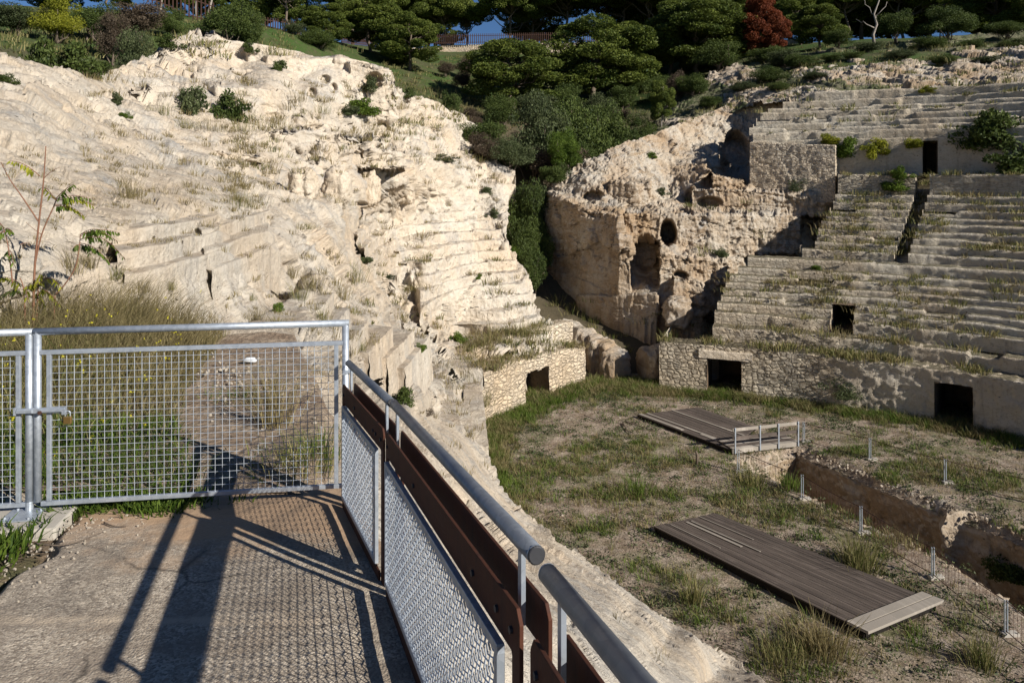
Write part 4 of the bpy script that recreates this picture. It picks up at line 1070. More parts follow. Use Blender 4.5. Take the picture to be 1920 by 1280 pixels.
# stairway sunk between the two blocks of upper seats
R = AccL(); n = 40; G = np.zeros((n, 8, 3))
for j, q in enumerate(np.linspace(0, 1, n)):
    s_ = 8.4 + 8.8 * q; zz_ = LV[8][1] - 0.9 + (LV[18][1] - 1.0 - LV[8][1] + 0.9) * (math.floor(q * 16) / 16)
    G[j, :, :2] = arc(np.linspace(arc_at(1668 + 42 * q, s_), arc_at(1710 + 42 * q, s_), 8), s_); G[j, :, 2] = zz_
R.grid(G); R.build('stairway', M['stand'], stand)
# rubble wall left of the upper seats, with the cut end of the lower stand
def wall_strip(name, p0, p1, zb, zt, seed, mat, parent, amp=0.08, thick=0.8, dip=0.2, mas=1.0, holes=(), org=None):
    """straight or bent masonry wall: front, top and back faces; p0/p1 plan points"""
    pl = catmull(np.asarray(p0, float), 120) if p1 is None else np.linspace(p0, p1, 120)
    L_ = np.concatenate([[0], np.cumsum(np.linalg.norm(np.diff(pl, axis=0), axis=1))])
    t = np.gradient(pl, axis=0); t /= np.linalg.norm(t, axis=1, keepdims=True); nr = np.stack([-t[:, 1], t[:, 0]], 1)
    if (nr * pl).sum(1).mean() < 0: nr = -nr
    nu = max(12, int(L_[-1] / 0.09)); u = np.linspace(0, L_[-1], nu)
    X = np.stack([np.interp(u, L_, pl[:, i]) for i in range(2)], 1); N = np.stack([np.interp(u, L_, nr[:, i]) for i in range(2)], 1)
    zt = np.interp(u / L_[-1], np.linspace(0, 1, len(np.atleast_1d(zt))), np.atleast_1d(zt)); zb = np.interp(u / L_[-1], np.linspace(0, 1, len(np.atleast_1d(zb))), np.atleast_1d(zb))
    zt = zt - dip * sstep(0.0, 0.5, fbm(np.stack([u * 0.8, 0 * u + seed, 0 * u], 1), 4, 2.2, .6, seed))
    nvf = max(6, int((zt - zb).max() / 0.09)); rows = []; uvr = []
    for q in np.linspace(0, 1, nvf): rows.append(np.concatenate([X, (zb + (zt - zb) * q)[:, None]], 1)); uvr.append(np.stack([u, zb + (zt - zb) * q], 1))
    for q in np.linspace(0, 1, 6)[1:]: rows.append(np.concatenate([X + N * thick * q, (zt + 0.02)[:, None]], 1)); uvr.append(np.stack([u, zt + thick * q], 1))
    for q in np.linspace(0, 1, 6)[1:]: rows.append(np.concatenate([X + N * thick, (zt + (zb - zt) * q)[:, None]], 1)); uvr.append(np.stack([u, zt + thick + q], 1))
    G = np.array(rows); UVg = np.array(uvr)
    nb = face_cam(blur(grid_normals(G), 1), G); nb[nvf + 5:] *= -1
    p = G.reshape(-1, 3)
    d = fbm(p * 1.5, 4, 2.2, .55, seed) - 0.4 * fbm(p * 2.8, 3, 2.2, .5, seed + 3, 'b')
    G = G + nb * (d.reshape(G.shape[:2]) * amp)[..., None]
    keep = np.ones((G.shape[0] - 1, nu - 1), bool)
    um = (u[:-1] + u[1:]) / 2; zq = (np.array(rows)[:-1, :-1, 2] + np.array(rows)[1:, 1:, 2]) / 2
    for (h0, h1, hz) in holes:
        hm = (um > h0) & (um < h1); jag = hz + 0.03 * np.sin(um * 3)
        k2 = hm[None] & (zq < jag[None]); k2[nvf - 1:nvf + 4] = False; keep &= ~k2
    acc = Acc(); acc.grid(G, UVg, np.full(G.shape[:2], mas), keep)
    for e in (0, -1):
        c = G[:, e]; f_ = np.stack([c[:nvf], np.interp(np.linspace(0, 1, nvf), np.linspace(0, 1, 6), np.arange(6))[:, None] * 0 + c[:nvf] + np.append(N[e] * thick, 0)], 0)
        acc.grid(f_, np.stack([np.broadcast_to(np.array([[0], [thick]]), f_.shape[:2]), f_[..., 2]], -1), np.full(f_.shape[:2], mas))
    if org is not None: acc.v = [q - org for q in acc.v]
    return acc, acc.build(name, mat, parent), X, N, u
w0 = P(1406, 365, 56.2)[:2]; w1_ = P(1566, 370, 53.2)[:2]
wall_strip('rubble_wall', w0, w1_, np.array([-1.9, -1.9]), np.array([2.55, 2.2]), 880, M['ruin'], stand, 0.10, 1.6, 0.25, 0.85, org=SINV)
# ================================================================== RUINED ARENA WALL ON THE NEAR SIDE
RW = np.array([P(893, 806, 35.4)[:2], P(930, 790, 36.9)[:2], P(975, 766, 38.6)[:2], P(1020, 745, 40.4)[:2], P(1062, 730, 42.0)[:2], P(1098, 717, 43.4)[:2]])
ro = np.array([RW[2][0], RW[2][1], -12.0])
ruin = empty('ruined_wall', ro); tag(ruin, 'curved ruined wall of small pale blocks with one broken doorway, sunlit beside the arena', 'ruined wall')
acc, o1, X_, N_, u_ = wall_strip('wall', RW, None, [-12.35, -12.35], [-9.75, -9.5, -9.65, -9.75, -9.95], 900, M['ruin'], ruin, 0.09, 1.5, 0.18, 1.0, org=ro,
    holes=[(0, 0, 0)])
bpy.data.objects.remove(o1)
dpx = CX + F * X_[:, 0] / X_[:, 1]
h0 = float(np.interp(985, dpx, u_)); h1 = float(np.interp(1029, dpx, u_))
acc, o1, *_ = wall_strip('wall', RW, None, [-12.35, -12.35], [-9.7, -9.45, -9.6, -9.7, -9.9], 900, M['ruin'], ruin, 0.09, 1.5, 0.18, 1.0, org=ro, holes=[(h0, h1, -10.35)])
R = Acc()
for aa in (h0, h1):
    q = np.array([np.interp(aa, u_, X_[:, 0]), np.interp(aa, u_, X_[:, 1])]); nn = np.array([np.interp(aa, u_, N_[:, 0]), np.interp(aa, u_, N_[:, 1])])
    G = np.zeros((8, 14, 3))
    for i in range(14): G[:, i, :2] = q + nn * i * 0.22; G[:, i, 2] = np.linspace(-12.3, -10.2, 8)
    R.grid(G - ro + (fbm(G.reshape(-1, 3) * 1.5, 3, 2, .5, 905) * 0.08).reshape(8, 14)[..., None])
qa = [np.array([np.interp(a, u_, X_[:, i]) for i in range(2)]) + 2.86 * np.array([np.interp(a, u_, N_[:, i]) for i in range(2)]) for a in (h0, h1)]
G = np.zeros((6, 10, 3))
for i in range(10): G[:, i, :2] = qa[0] + (qa[1] - qa[0]) * i / 9; G[:, i, 2] = np.linspace(-12.3, -10.2, 6)
R.grid(G - ro)
G = np.zeros((8, 10, 3)); q0 = [np.array([np.interp(a, u_, X_[:, i]) for i in range(2)]) for a in (h0, h1)]
for j in range(8):
    for i in range(10):
        a = q0[0] + (q0[1] - q0[0]) * i / 9; b = qa[0] + (qa[1] - qa[0]) * i / 9; G[j, i, :2] = a + (b - a) * j / 7; G[j, i, 2] = -10.3
R.grid(G - ro); R.build('doorway', M['recess_shade'], ruin)
# upper low wall behind it, and the earth shelf between the two
UW = np.array([P(868, 668, 37.3)[:2], P(920, 652, 39.6)[:2], P(985, 640, 42.0)[:2], P(1040, 633, 43.8)[:2], P(1074, 630, 44.8)[:2]])
uo = np.array([UW[2][0], UW[2][1], -9.7])
up_w = empty('low_masonry_wall', uo); tag(up_w, 'low curved wall of small pale blocks on the ledge above the broken doorway', 'low wall')
wall_strip('wall', UW, None, [-9.95, -9.95], [-8.95, -8.8, -8.75, -8.75], 910, M['ruin'], up_w, 0.07, 1.2, 0.12, 1.0, org=uo)
# rough rock ridge that closes the mouth of the gorge
def ridge(name, pts, seed, mat, label, cat, width=1.2):
    pts = np.asarray(pts, float); n = 110; pl = catmull(pts, n)
    m = 26; G = np.zeros((m, n, 3)); t = np.gradient(pl[:, :2], axis=0); t /= np.linalg.norm(t, axis=1, keepdims=True); nr = np.stack([-t[:, 1], t[:, 0]], 1)
    for j in range(m):
        a = math.pi * j / (m - 1); ww = math.copysign(abs(math.cos(a)) ** 0.45, math.cos(a))
        G[j, :, :2] = pl[:, :2] + nr * ww * width * (1 + 0.25 * np.sin(np.arange(n) * 0.21))[:, None]
        zb = -12.4; G[j, :, 2] = zb + (pl[:, 2] - zb) * math.sin(a) ** 0.35
    c = pl.mean(0) * np.array([1, 1, 0]) + np.array([0, 0, -12.0])
    nn = grid_normals(G); o = G - np.concatenate([pl[:, :2], np.full((n, 1), -12.0)], 1)[None]; s = np.sign((nn * o).sum(-1, keepdims=True)); s[s == 0] = 1
    p = G.reshape(-1, 3); d = fbm(p * 0.9, 5, 2.2, .55, seed) - 0.5 * fbm(p * 1.8, 4, 2.2, .5, seed + 3, 'b')
    G = G + nn * s * (d.reshape(m, n) * 0.30)[..., None]
    f = grid_faces(m, n).tolist(); f.append(list(range(0, m * n, n))); f.append(list(range(n - 1, m * n, n))[::-1])
    o = mesh_obj(name, G.reshape(-1, 3) - c, f, mat); o.location = tuple(c)
    return tag(o, label, cat)
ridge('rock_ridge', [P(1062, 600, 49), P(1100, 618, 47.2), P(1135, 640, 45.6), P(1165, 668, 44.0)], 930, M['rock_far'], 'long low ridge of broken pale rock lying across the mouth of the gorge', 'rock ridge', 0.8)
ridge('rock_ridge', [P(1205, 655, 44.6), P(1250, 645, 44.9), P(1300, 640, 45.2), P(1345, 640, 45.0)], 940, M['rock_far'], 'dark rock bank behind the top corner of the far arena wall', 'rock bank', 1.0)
def boulder(name, c, size, seed, mat, label, cat, group=None, sub=5):
    import bmesh
    bm = bmesh.new(); bmesh.ops.create_icosphere(bm, subdivisions=sub, radius=1.0)
    v = np.array([q.co[:] for q in bm.verts]); f = np.array([[q.index for q in fa.verts] for fa in bm.faces]); bm.free()
    w = np.sign(v) * np.abs(v) ** 0.7
    d = fbm(w * 1.3 + seed * 3.1, 5, 2.2, .55, seed)
    v = w * (1 + 0.38 * d + 0.16 * facet(w + seed, .5, seed))[:, None] * np.asarray(size)
    o = mesh_obj(name, v, f, mat); o.location = tuple(float(q) for q in c)
    return tag(o, label, cat, group)
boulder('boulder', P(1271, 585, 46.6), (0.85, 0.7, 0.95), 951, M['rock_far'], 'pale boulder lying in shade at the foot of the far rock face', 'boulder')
# stumps of fallen vault piers on the left slope
for (qx, qy, hgt, wid, sd, lb) in ((563, 352, 1.15, 1.0, 961, 'low crumbled masonry stump, leftmost of the four on the pale slope'), (626, 356, 1.4, 1.0, 962, 'stout rubble masonry stump with a dark left side on the pale slope'),
                        (690, 358, 1.5, 1.0, 963, 'rubble masonry stump between the stout one and the slender one'), (760, 357, 1.35, 0.8, 964, 'slender rubble masonry stump, rightmost on the pale slope, beside a grass tuft')):
    c = on_hill(qx, qy + 12)
    o = boulder('pier_stump', c + np.array([0, 0.4, hgt * 0.22]), (wid * 0.52, wid * 0.6, hgt * 0.56), sd, M['ruin'], lb, 'masonry stump', 'ruined vault piers on the slope')
# ================================================================== GATE AND RAILINGS
GA = np.array([-2.9, 4.53]); GE = np.array([1.83, 0.27]) / np.hypot(1.83, 0.27); GN = np.array([GE[1], -GE[0]])   # GN points at the camera side
def gp(t, z, off=0.0):
    q = GA + GE * t + GN * off; return np.array([q[0], q[1], z])
GAX = np.array([[GE[0], GE[1], 0], [GN[0], GN[1], 0], [0, 0, 1.0]])
def wire_mesh(p00, pu, pv, nu, nv, r, amp=0.0, seg=1, nrm=(0, 0, 1)):
    """woven grid: p00 corner, pu/pv edge vectors"""
    m = MB(); nrm = np.asarray(nrm, float)
    for i in range(nu + 1):
        a = p00 + pu * i / nu
        k = nv * seg if amp else 1
        q = np.linspace(0, 1, k * (1 if not amp else 1) + 1)
        off = amp * np.sin(np.pi * (q * nv + 0.5 + (i % 2))) if amp else 0 * q
        lat = (amp * np.cos(np.pi * (q * nv * 1.0 + (i % 2)))) if amp else 0 * q
        m.tube(a + q[:, None] * pv + off[:, None] * nrm + lat[:, None] * (pu / np.linalg.norm(pu)) * 0.9, r, 4, False)
    for j in range(nv + 1):
        a = p00 + pv * j / nv
        k = nu * seg if amp else 1
        q = np.linspace(0, 1, k + 1)
        off = -amp * np.sin(np.pi * (q * nu + 0.5 + (j % 2))) if amp else 0 * q
        m.tube(a + q[:, None] * pu + off[:, None] * nrm + ((amp * 0.5 * np.cos(np.pi * (q * nu))) if amp else 0 * q)[:, None] * (pv / np.linalg.norm(pv)), r, 4, False)
    return m
def gate_leaf(name, t0, t1, tp0, tp1, zb0, zb1, label):
    g = empty(name, gp((t0 + t1) / 2, -2.05)); inv = np.array(g.location)
    tag(g, label, 'gate')
    R_ = 0.0215; zt = -0.945
    m = MB(); cr = []
    for a in np.linspace(0, np.pi / 2, 7): cr.append(a)
    path = [gp(t0, zb0), gp(t0, zt - 0.001), gp(t0 + 0.001, zt), gp(t1 - 0.001, zt), gp(t1, zt - 0.001), gp(t1, zb1)]
    m.tube([gp(t0, zb0), gp(t0, zt + R_ * 0.2)], R_, 14); m.tube([gp(t0 - R_, zt), gp(t1 + R_, zt)], R_, 14); m.tube([gp(t1, zb1), gp(t1, zt + R_ * 0.2)], R_, 14)
    m.v = [q - inv for q in m.v]; m.build('tube_frame', M['galv'], g, smooth=True)
    z0, z1 = -1.985, -1.07; w = 0.026
    f = MB()
    f.bar(gp(tp0 - 0.055, z1, .004), gp(tp1 + 0.045, z1, .004), 0.022, w); f.bar(gp(tp0 - 0.045, z0, .004), gp(tp1 + 0.045, z0, .004), 0.022, w)
    for t in (tp0, tp1): f.box(gp(t, (z0 + z1) / 2, 0.004), (w, 0.021, z1 - z0 - w - 0.002), GAX)
    f.v = [q - inv for q in f.v]; f.build('panel_frame', M['galv'], g, bevel=0.002)
    nu = int(round((tp1 - tp0) / 0.0435)); nv = 22
    q = wire_mesh(gp(tp0 + .008, z0 + .008, -.004), gp(tp1 - .008, z0 + .008, -.004) - gp(tp0 + .008, z0 + .008, -.004), np.array([0, 0, z1 - z0 - .016]), nu, nv, 0.0019)
    q.v = [x - inv for x in q.v]; q.build('wire_mesh', M['galv_wire'], g)
    return g, inv
gr, inv = gate_leaf('mesh_gate', 0.02, 1.85, 0.088, 1.792, -1.974, -2.115, 'galvanised gate leaf of square wire mesh with a brass padlock, facing the concrete path')
b = MB(); b.box(gp(1.85, -1.25, 0.04) - inv, (0.03, 0.09, 0.012), GAX)
b.box(gp(1.90, -1.252, 0.01) - inv, (0.11, 0.03, 0.022), GAX); b.build('lug', M['galv'], gr, bevel=0.002)
s_ = MB(); s_.box(gp(0.055, -1.414, 0.030) - inv, (0.27, 0.022, 0.030), GAX); s_.box(gp(-0.035, -1.414, 0.043) - inv, (0.09, 0.012, 0.020), GAX); s_.box(gp(0.11, -1.414, 0.044) - inv, (0.13, 0.010, 0.016), GAX)
s_.box(gp(0.185, -1.424, 0.034) - inv, (0.022, 0.03, 0.035), GAX); s_.build('latch', M['galv'], gr, bevel=0.002)
s_ = MB(); s_.tube([gp(0.055, -1.421, 0.040) - inv, gp(0.055, -1.421, 0.058) - inv], 0.011, 8); s_.build('rusty_bolt', M['rust'], gr)
gl, inv = gate_leaf('mesh_gate', -1.85, -0.026, -1.78, -0.084, -2.0, -2.0, 'galvanised mesh gate leaf cut off by the left edge of the view')
s_ = MB(); s_.box(gp(-0.09, -1.414, 0.030) - inv, (0.014, 0.03, 0.045), GAX); s_.build('latch_keeper', M['galv'], gl, bevel=0.002)
ft = empty('gate_foot', gp(0, -2.04)); fi = np.array(ft.location); tag(ft, 'pale concrete block under the gate tubes with a bolted steel base plate', 'concrete footing')
q = MB(); q.box(np.array([-3.02, 4.45, -2.13]) - fi, (0.72, 0.40, 0.20), GAX); q.build('concrete_block', M['concrete'], ft, bevel=0.012)
q = MB(); q.box(np.array([-2.92, 4.46, -2.024]) - fi, (0.19, 0.17, 0.008), GAX)
q.tube([gp(-0.026, -2.03) - fi, gp(-0.026, -1.97) - fi], 0.0225, 12)
for dx in (-.07, .07):
    for dy in (-.06, .06): q.tube([np.array([-2.92 + dx, 4.46 + dy, -2.022]) - fi, np.array([-2.92 + dx, 4.46 + dy, -2.010]) - fi], 0.009, 6)
q.build('base_plate', M['galv'], ft, bevel=0.001)
pd = empty('padlock', gp(0.205, -1.47, 0.036)); inv = np.array(pd.location); tag(pd, 'small brass padlock hanging from the end of the gate latch', 'padlock')
q = MB(); q.box(gp(0.205, -1.478, 0.036) - inv, (0.046, 0.020, 0.044), GAX); q.build('body', M['brass'], pd, bevel=0.004)
a = np.linspace(0, np.pi, 10); q = MB(); q.tube([gp(0.205 - 0.014, -1.458, .036) - inv] + [gp(0.205 - 0.014 * math.cos(x), -1.436 + 0.014 * math.sin(x), .036) - inv for x in a] + [gp(0.205 + 0.014, -1.458, .036) - inv], 0.004, 8); q.build('shackle', M['galv'], pd, smooth=True)

def rail_section(p0, p1, label, cap0=True, cap1=True, supports=(0.07, None), r=0.0212):
    p0 = np.array(p0, float); p1 = np.array(p1, float); d = p1 - p0; L = np.linalg.norm(d[:2]); e = np.array([d[0], d[1], 0]) / L; sl = d[2] / L
    n = np.array([-e[1], e[0], 0]); 
    if n[0] > 0: n = -n                       # towards the path
    c0 = (p0 + p1) / 2 + np.array([0, 0, -0.93])
    g = empty('railing', c0); inv = np.array(g.location); tag(g, label, 'railing', 'railing sections along the path edge')
    def at(t, dz, off=0.0): return p0 + e * t + n * off + np.array([0, 0, sl * t + dz]) - inv
    q = MB(); q.tube([at(0, 0), at(L / 2, 0), at(L, 0)], r, 20, True); q.build('handrail', M['pipe'], g, smooth=True)
    for ok_, t, s in ((cap0, 0, -1), (cap1, L, 1)):
        if not ok_: continue
        k = MB(); dd = d / np.linalg.norm(d) * s
        k.tube([at(t, 0) - dd * .002, at(t, 0) + dd * 0.004, at(t, 0) + dd * 0.006], [r * 0.97, r * 0.97, r * 0.85], 20); k.build('end_cap', M['dark_steel'], g)
        k = MB(); k.tube([at(t, 0) - dd * .004, at(t, 0) + dd * .0015], r * 1.03, 20, False); k.build('rim', M['galv_wire'], g)
    PT, PB = -0.125, -0.238; wv = 0.055; bev = 0.03; kb = -0.93
    for side, off in ((1, 0.030), (-1, -0.030)):
        # one plate: top band with a leg at each end, top corners cut off
        poly = [at(0, kb, off), at(wv, kb, off), at(wv, PB - .008, off), at(wv + .008, PB, off), at(L - wv - .008, PB, off), at(L - wv, PB - .008, off), at(L - wv, kb, off), at(L, kb, off), at(L, PT - bev, off), at(L - bev * .8, PT, off), at(bev * .8, PT, off), at(0, PT - bev, off)]
        q = MB()
        th = n * 0.010 * side
        idx = [(0, 1, 2, 11), (2, 3, 10, 11), (3, 4, 9, 10), (4, 5, 8, 9), (5, 6, 7, 8)]
        v = np.vstack([poly, np.array(poly) + th]); f = []
        for a_, b_, c_, d_ in idx: f += [(a_, b_, c_, d_), (a_ + 12, d_ + 12, c_ + 12, b_ + 12)]
        for i in range(12): j = (i + 1) % 12; f.append((i, i + 12, j + 12, j))
        q.add(v, f); q.build('steel_plate', M['corten'], g, bevel=0.0015)
    for t in (0.055, L * 0.36, L * 0.80, L - 0.17, L - 0.055):
        for zz in ((PT - 0.062,),):
            k = MB(); a_ = at(t, zz[0], 0.040); k.tube([a_, a_ + n * 0.007], 0.009, 8); k.build('bolt', M['dark_steel'], g)
    for t in (0.10, L - 0.10):
        k = MB(); k.box((at(t, -0.02) + at(t, -0.20)) / 2, (0.024, 0.012, 0.18), np.array([e, n, [0, 0, 1.0]])); k.build('handrail_support', M['galv'], g, bevel=0.001)
    m0, m1, zt, zb = 0.115, L - 0.115, -0.254, -0.80; off = 0.052; w = 0.024
    f = MB(); up = np.array([0, 0, 1.0])
    for zz in (zt, zb): f.bar(at(m0 - .012, zz, off), at(m1 + .012, zz, off), 0.020, w, up)
    for t in (m0, m1): f.box(at(t, (zt + zb) / 2, off), (w, 0.021, zt - zb + .02), np.array([e, n, up]))
    f.build('panel_frame', M['galv'], g, bevel=0.0015)
    a00 = at(m0, zb, off); pu = at(m1, zb, off) - a00; pv = np.array([0, 0, zt - zb])
    wire_mesh(a00, pu, pv, int((m1 - m0) / 0.040), 20, 0.0025, 0.0040, 2, n).build('wire_mesh', M['galv_wire'], g)
    k = MB(); k.add(np.vstack([[at(wv + .01, -0.835, .040), at(L - wv - .01, -0.835, .040), at(L - wv - .01, -0.945, .040), at(wv + .01, -0.945, .040)], np.array([at(wv + .01, -0.835, .040), at(L - wv - .01, -0.835, .040), at(L - wv - .01, -0.945, .040), at(wv + .01, -0.945, .040)]) + n * 0.009]),
        [(0, 1, 2, 3), (7, 6, 5, 4), (0, 4, 5, 1), (1, 5, 6, 2), (2, 6, 7, 3), (3, 7, 4, 0)]); k.build('kick_plate', M['corten'], g, bevel=0.001)
    return g
rail_section((-1.035, 4.73, -1.185), (-0.585, 3.625, -1.100), 'short railing section of rusty plates and mesh, meeting the gate corner', False, True)
rail_section((-0.565, 3.575, -1.092), (0.055, 1.70, -0.862), 'long middle railing section with round handrail and dark end cap over the arena')
rail_section((0.078, 1.615, -0.860), (0.41, 0.25, -0.610), 'nearest railing section, running out of view at the bottom edge')

# ================================================================== ARENA OBJECTS
def deck(name, corners, z, thick, nb, label, mat, boards=(), end=None):
    c = np.array([on_z(x, y, z) for x, y in corners])      # far-left, far-right, near-right, near-left
    o = c.mean(0) - np.array([0, 0, thick]); d = empty(name, o); tag(d, label, 'wooden deck', 'wooden decks in the arena')
    v = []; f = []; uv = []
    for b in range(nb):
        q0, q1 = (b + 0.03) / nb, (b + 0.97) / nb
        la, lb = 0.008 * random.uniform(-1, 1), 0.006 * random.uniform(-1, 1)
        A0, A1 = c[0] + (c[1] - c[0]) * q0, c[0] + (c[1] - c[0]) * q1; B0, B1 = c[3] + (c[2] - c[3]) * q0, c[3] + (c[2] - c[3]) * q1
        e0 = random.uniform(-.004, .004); up = np.array([0, 0, lb])
        tp = [A0 + (B0 - A0) * e0 + up, A1 + (B1 - A1) * e0 + up, B1 + up, B0 + up]; k = len(v)
        v += tp + [x - np.array([0, 0, 0.045]) for x in tp]
        f += [[k + i for i in q] for q in ((0, 1, 2, 3), (7, 6, 5, 4), (0, 4, 5, 1), (1, 5, 6, 2), (2, 6, 7, 3), (3, 7, 4, 0))]
        ll = np.linalg.norm(B0 - A0)
        uv += [(0, b + .04), (0, b + .96), (ll, b + .96), (ll, b + .04)] * 2
    mesh_obj('boards', np.array(v) - o, f, mat, d, uv=uv, smooth=False)
    fr = MB(); h = np.array([0, 0, thick / 2 + 0.024])
    for i in range(4):
        a, b = c[i], c[(i + 1) % 4]; ins = (c.mean(0) - (a + b) / 2); ins = ins / np.linalg.norm(ins) * 0.06
        fr.bar(a - h + ins - o, b - h + ins - o, 0.06, thick - 0.05)
    fr.build('frame', M['deck'], d)
    for (q, l0, l1, wd) in boards:                           # paler replacement boards on top of a row
        A = c[0] + (c[1] - c[0]) * q; B = c[3] + (c[2] - c[3]) * q; a = A + (B - A) * l0; b = A + (B - A) * l1; w_ = (c[1] - c[0]) * wd
        p = [a, a + w_, b + w_, b]; k = MB(); k.prism(np.array(p) + np.array([0, 0, 0.012]) - o, (0, 0, 0.016))
        ob = k.build('pale_board', M['pale_wood'], d); l = ob.data.uv_layers.new(name='UVMap')
        for lp in ob.data.loops: vv = ob.data.vertices[lp.vertex_index].co; l.data[lp.index].uv = (vv.y, 0.5)
    if end:
        a0, a1 = end; k = MB(); L_ = lambda s, t: (c[0] + (c[1] - c[0]) * s) * (1 - t) + (c[3] + (c[2] - c[3]) * s) * t
        for j, (t0, t1) in enumerate(((a0, (a0 + a1) / 2 - .003), ((a0 + a1) / 2 + .003, a1))):
            k.prism(np.array([L_(-.01, t0), L_(1.04, t0), L_(1.04, t1), L_(-.01, t1)]) + np.array([0, 0, -.03]) - o, (0, 0, 0.075))
        ob = k.build('end_boards', M['pale_wood'], d); l = ob.data.uv_layers.new(name='UVMap')
        for lp in ob.data.loops: vv = ob.data.vertices[lp.vertex_index].co; l.data[lp.index].uv = (vv.x * .9 + vv.y * .4, 0.5)
    return d
deck('wooden_deck', ((1226, 986), (1342, 961), (1757, 1126), (1622, 1182)), -11.74, 0.26, 24, 'large dark weathered wooden deck with a pale end board, nearest in the arena', M['deck'], ((0.42, 0.03, 0.33, .035), (0.50, 0.03, 0.40, .02), (0.20, 0.02, 0.30, .012), (.70, 0.0, 0.30, .012)), (0.935, 1.015))
deck('wooden_deck', ((1195, 777), (1308, 763), (1418, 800), (1368, 842)), -11.82, 0.22, 26, 'dark wooden deck with pale boards leading to the small bridge', M['deck'], ((0.02, 0.0, 0.5, .045), (0.14, 0.0, 0.95, .03), (0.55, 0.0, 1.0, .028), (.10, .66, 0.93, .04)))
br = empty('footbridge', on_z(1432, 838, -11.95)); bi = np.array(br.location); tag(br, 'small grey wooden footbridge with a two-bar railing across the pit', 'footbridge')
b0, b1 = on_z(1373, 843, -11.80), on_z(1497, 829, -11.80); be = (b1 - b0) / np.linalg.norm(b1 - b0); bn = np.array([-be[1], be[0], 0]); bax = np.array([be, bn, [0, 0, 1.0]])
bl = np.linalg.norm(b1 - b0)
def bbox(name, u, off, z, size, mat):
    k = MB(); k.box(b0 + be * u + bn * off + np.array([0, 0, z]) - bi, size, bax); o = k.build(name, mat, br, bevel=0.004)
    l = o.data.uv_layers.new(name='UVMap')
    for lp in o.data.loops: v = o.data.vertices[lp.vertex_index].co; l.data[lp.index].uv = (v.x, 0.5 + v.z * .3)
    return o
bbox('edge_beam', bl / 2, 0, -0.06, (bl, 0.08, 0.20), M['pale_wood'])
for i in range(9): bbox('plank', bl / 2, 0.12 + i * 0.145, 0.02, (bl, 0.138, 0.04), M['pale_wood'] if i % 3 == 0 else M['deck'])
for z in (0.86, 0.50): bbox('handrail', bl / 2, -0.02, z, (bl, 0.05, 0.13), M['deck'] if z < .6 else M['pale_wood'])
for u in (0.10, bl * .40, bl * .68, bl - 0.06): bbox('post', u, -0.07, 0.40, (0.055, 0.05, 1.10), M['galv'])
def cable_fence(name, posts, label, z=-12.0, mesh=True, hgt=0.92):
    pts = [on_z(x, y, z) for x, y in posts]; o = pts[len(pts) // 2]; g = empty(name, o); tag(g, label, 'cable fence', 'low cable fences beside the pit')
    for p in pts:
        k = MB()
        for s in (-.035, .035): k.box(p - o + np.array([s, 0, hgt / 2]), (0.022, 0.05, hgt))
        k.build('post', M['galv'], g)
        k = MB(); k.box(p - o + np.array([0.1, 0, 0.0]), (0.42, 0.2, 0.16)); k.build('concrete_foot', M['concrete'], g, bevel=0.015)
    for a, b in zip(pts[:-1], pts[1:]):
        for hz in (hgt - 0.03, 0.12):
            q = np.linspace(0, 1, 9)[:, None]; line = a + (b - a) * q; line[:, 2] += hz - 0.05 * np.sin(np.pi * q[:, 0])
            k = MB(); k.tube(line - o, 0.013, 5, False); k.build('cable', M['rust'], g)
        if mesh:
            L_ = np.linalg.norm(b - a); nn = int(L_ / 0.13); k = MB()
            for i in range(1, nn): p = a + (b - a) * i / nn; k.tube([p - o + np.array([0, 0, 0.12]), p - o + np.array([0, 0, hgt - 0.06])], 0.0055, 3, False)
            k.build('wire_bars', M['rust'], g)
    return g
cable_fence('cable_fence', ((1384, 884), (1504, 936), (1614, 1000), (1749, 1083), (1886, 1190), (2060, 1330)), 'low rusty cable fence on metal posts along the near rim of the pit')
cable_fence('cable_fence', ((1507, 829), (1631, 862), (1772, 905), (1960, 950), (2200, 1000)), 'low thin cable fence on metal posts along the far rim of the pit', mesh=False)

# ================================================================== HILLTOP FENCE AND WALL
def picket_fence(pts, h, label):
    pts = np.array(pts); n = max(2, int(np.linalg.norm(pts[-1] - pts[0]) / 3)); 
    o = pts.mean(0); g = empty('picket_fence', o); tag(g, label, 'fence', 'rust red picket fences along the hilltop')
    L_ = np.concatenate([[0], np.cumsum(np.linalg.norm(np.diff(pts, axis=0), axis=1))]); m = int(L_[-1] / 0.30); u = np.linspace(0, L_[-1], m)
    P_ = np.stack([np.interp(u, L_, pts[:, i]) for i in range(3)], 1); k = MB()
    for p in P_: k.box(p - o + np.array([0, 0, h / 2]), (0.10, 0.05, h * random.uniform(.97, 1.03)))
    k.build('pickets', M['rust'], g)
    k = MB()
    for a, b in zip(pts[:-1], pts[1:]):
        for z in (0.25, h - 0.3): k.bar(a - o + np.array([0, .05, z]), b - o + np.array([0, .05, z]), 0.05, 0.07)
    k.build('cross_rails', M['rust'], g)
picket_fence([P(228, -8, 60), P(300, 10, 61), P(345, 30, 62), P(400, 48, 63)], 1.9, 'rust red picket fence at upper left, running down behind the dark shrubs')
picket_fence([P(478, 62, 74), P(530, 67, 77), P(580, 75, 80)], 1.7, 'rust red picket fence behind the leaning pine trunk')
WZ = lambda x, y: P(x, y, 110)
picket_fence([P(640, 82, 96), P(700, 88, 104), WZ(812, 84), WZ(930, 82), WZ(1040, 80), WZ(1150, 79), P(1300, 78, 112), P(1500, 74, 112)], 1.5, 'rust red picket fence standing on the long pale wall under the blue sky gaps')
hw = empty('retaining_wall', WZ(950, 100)); tag(hw, 'long pale stone wall on the hilltop below the picket fence', 'stone wall')
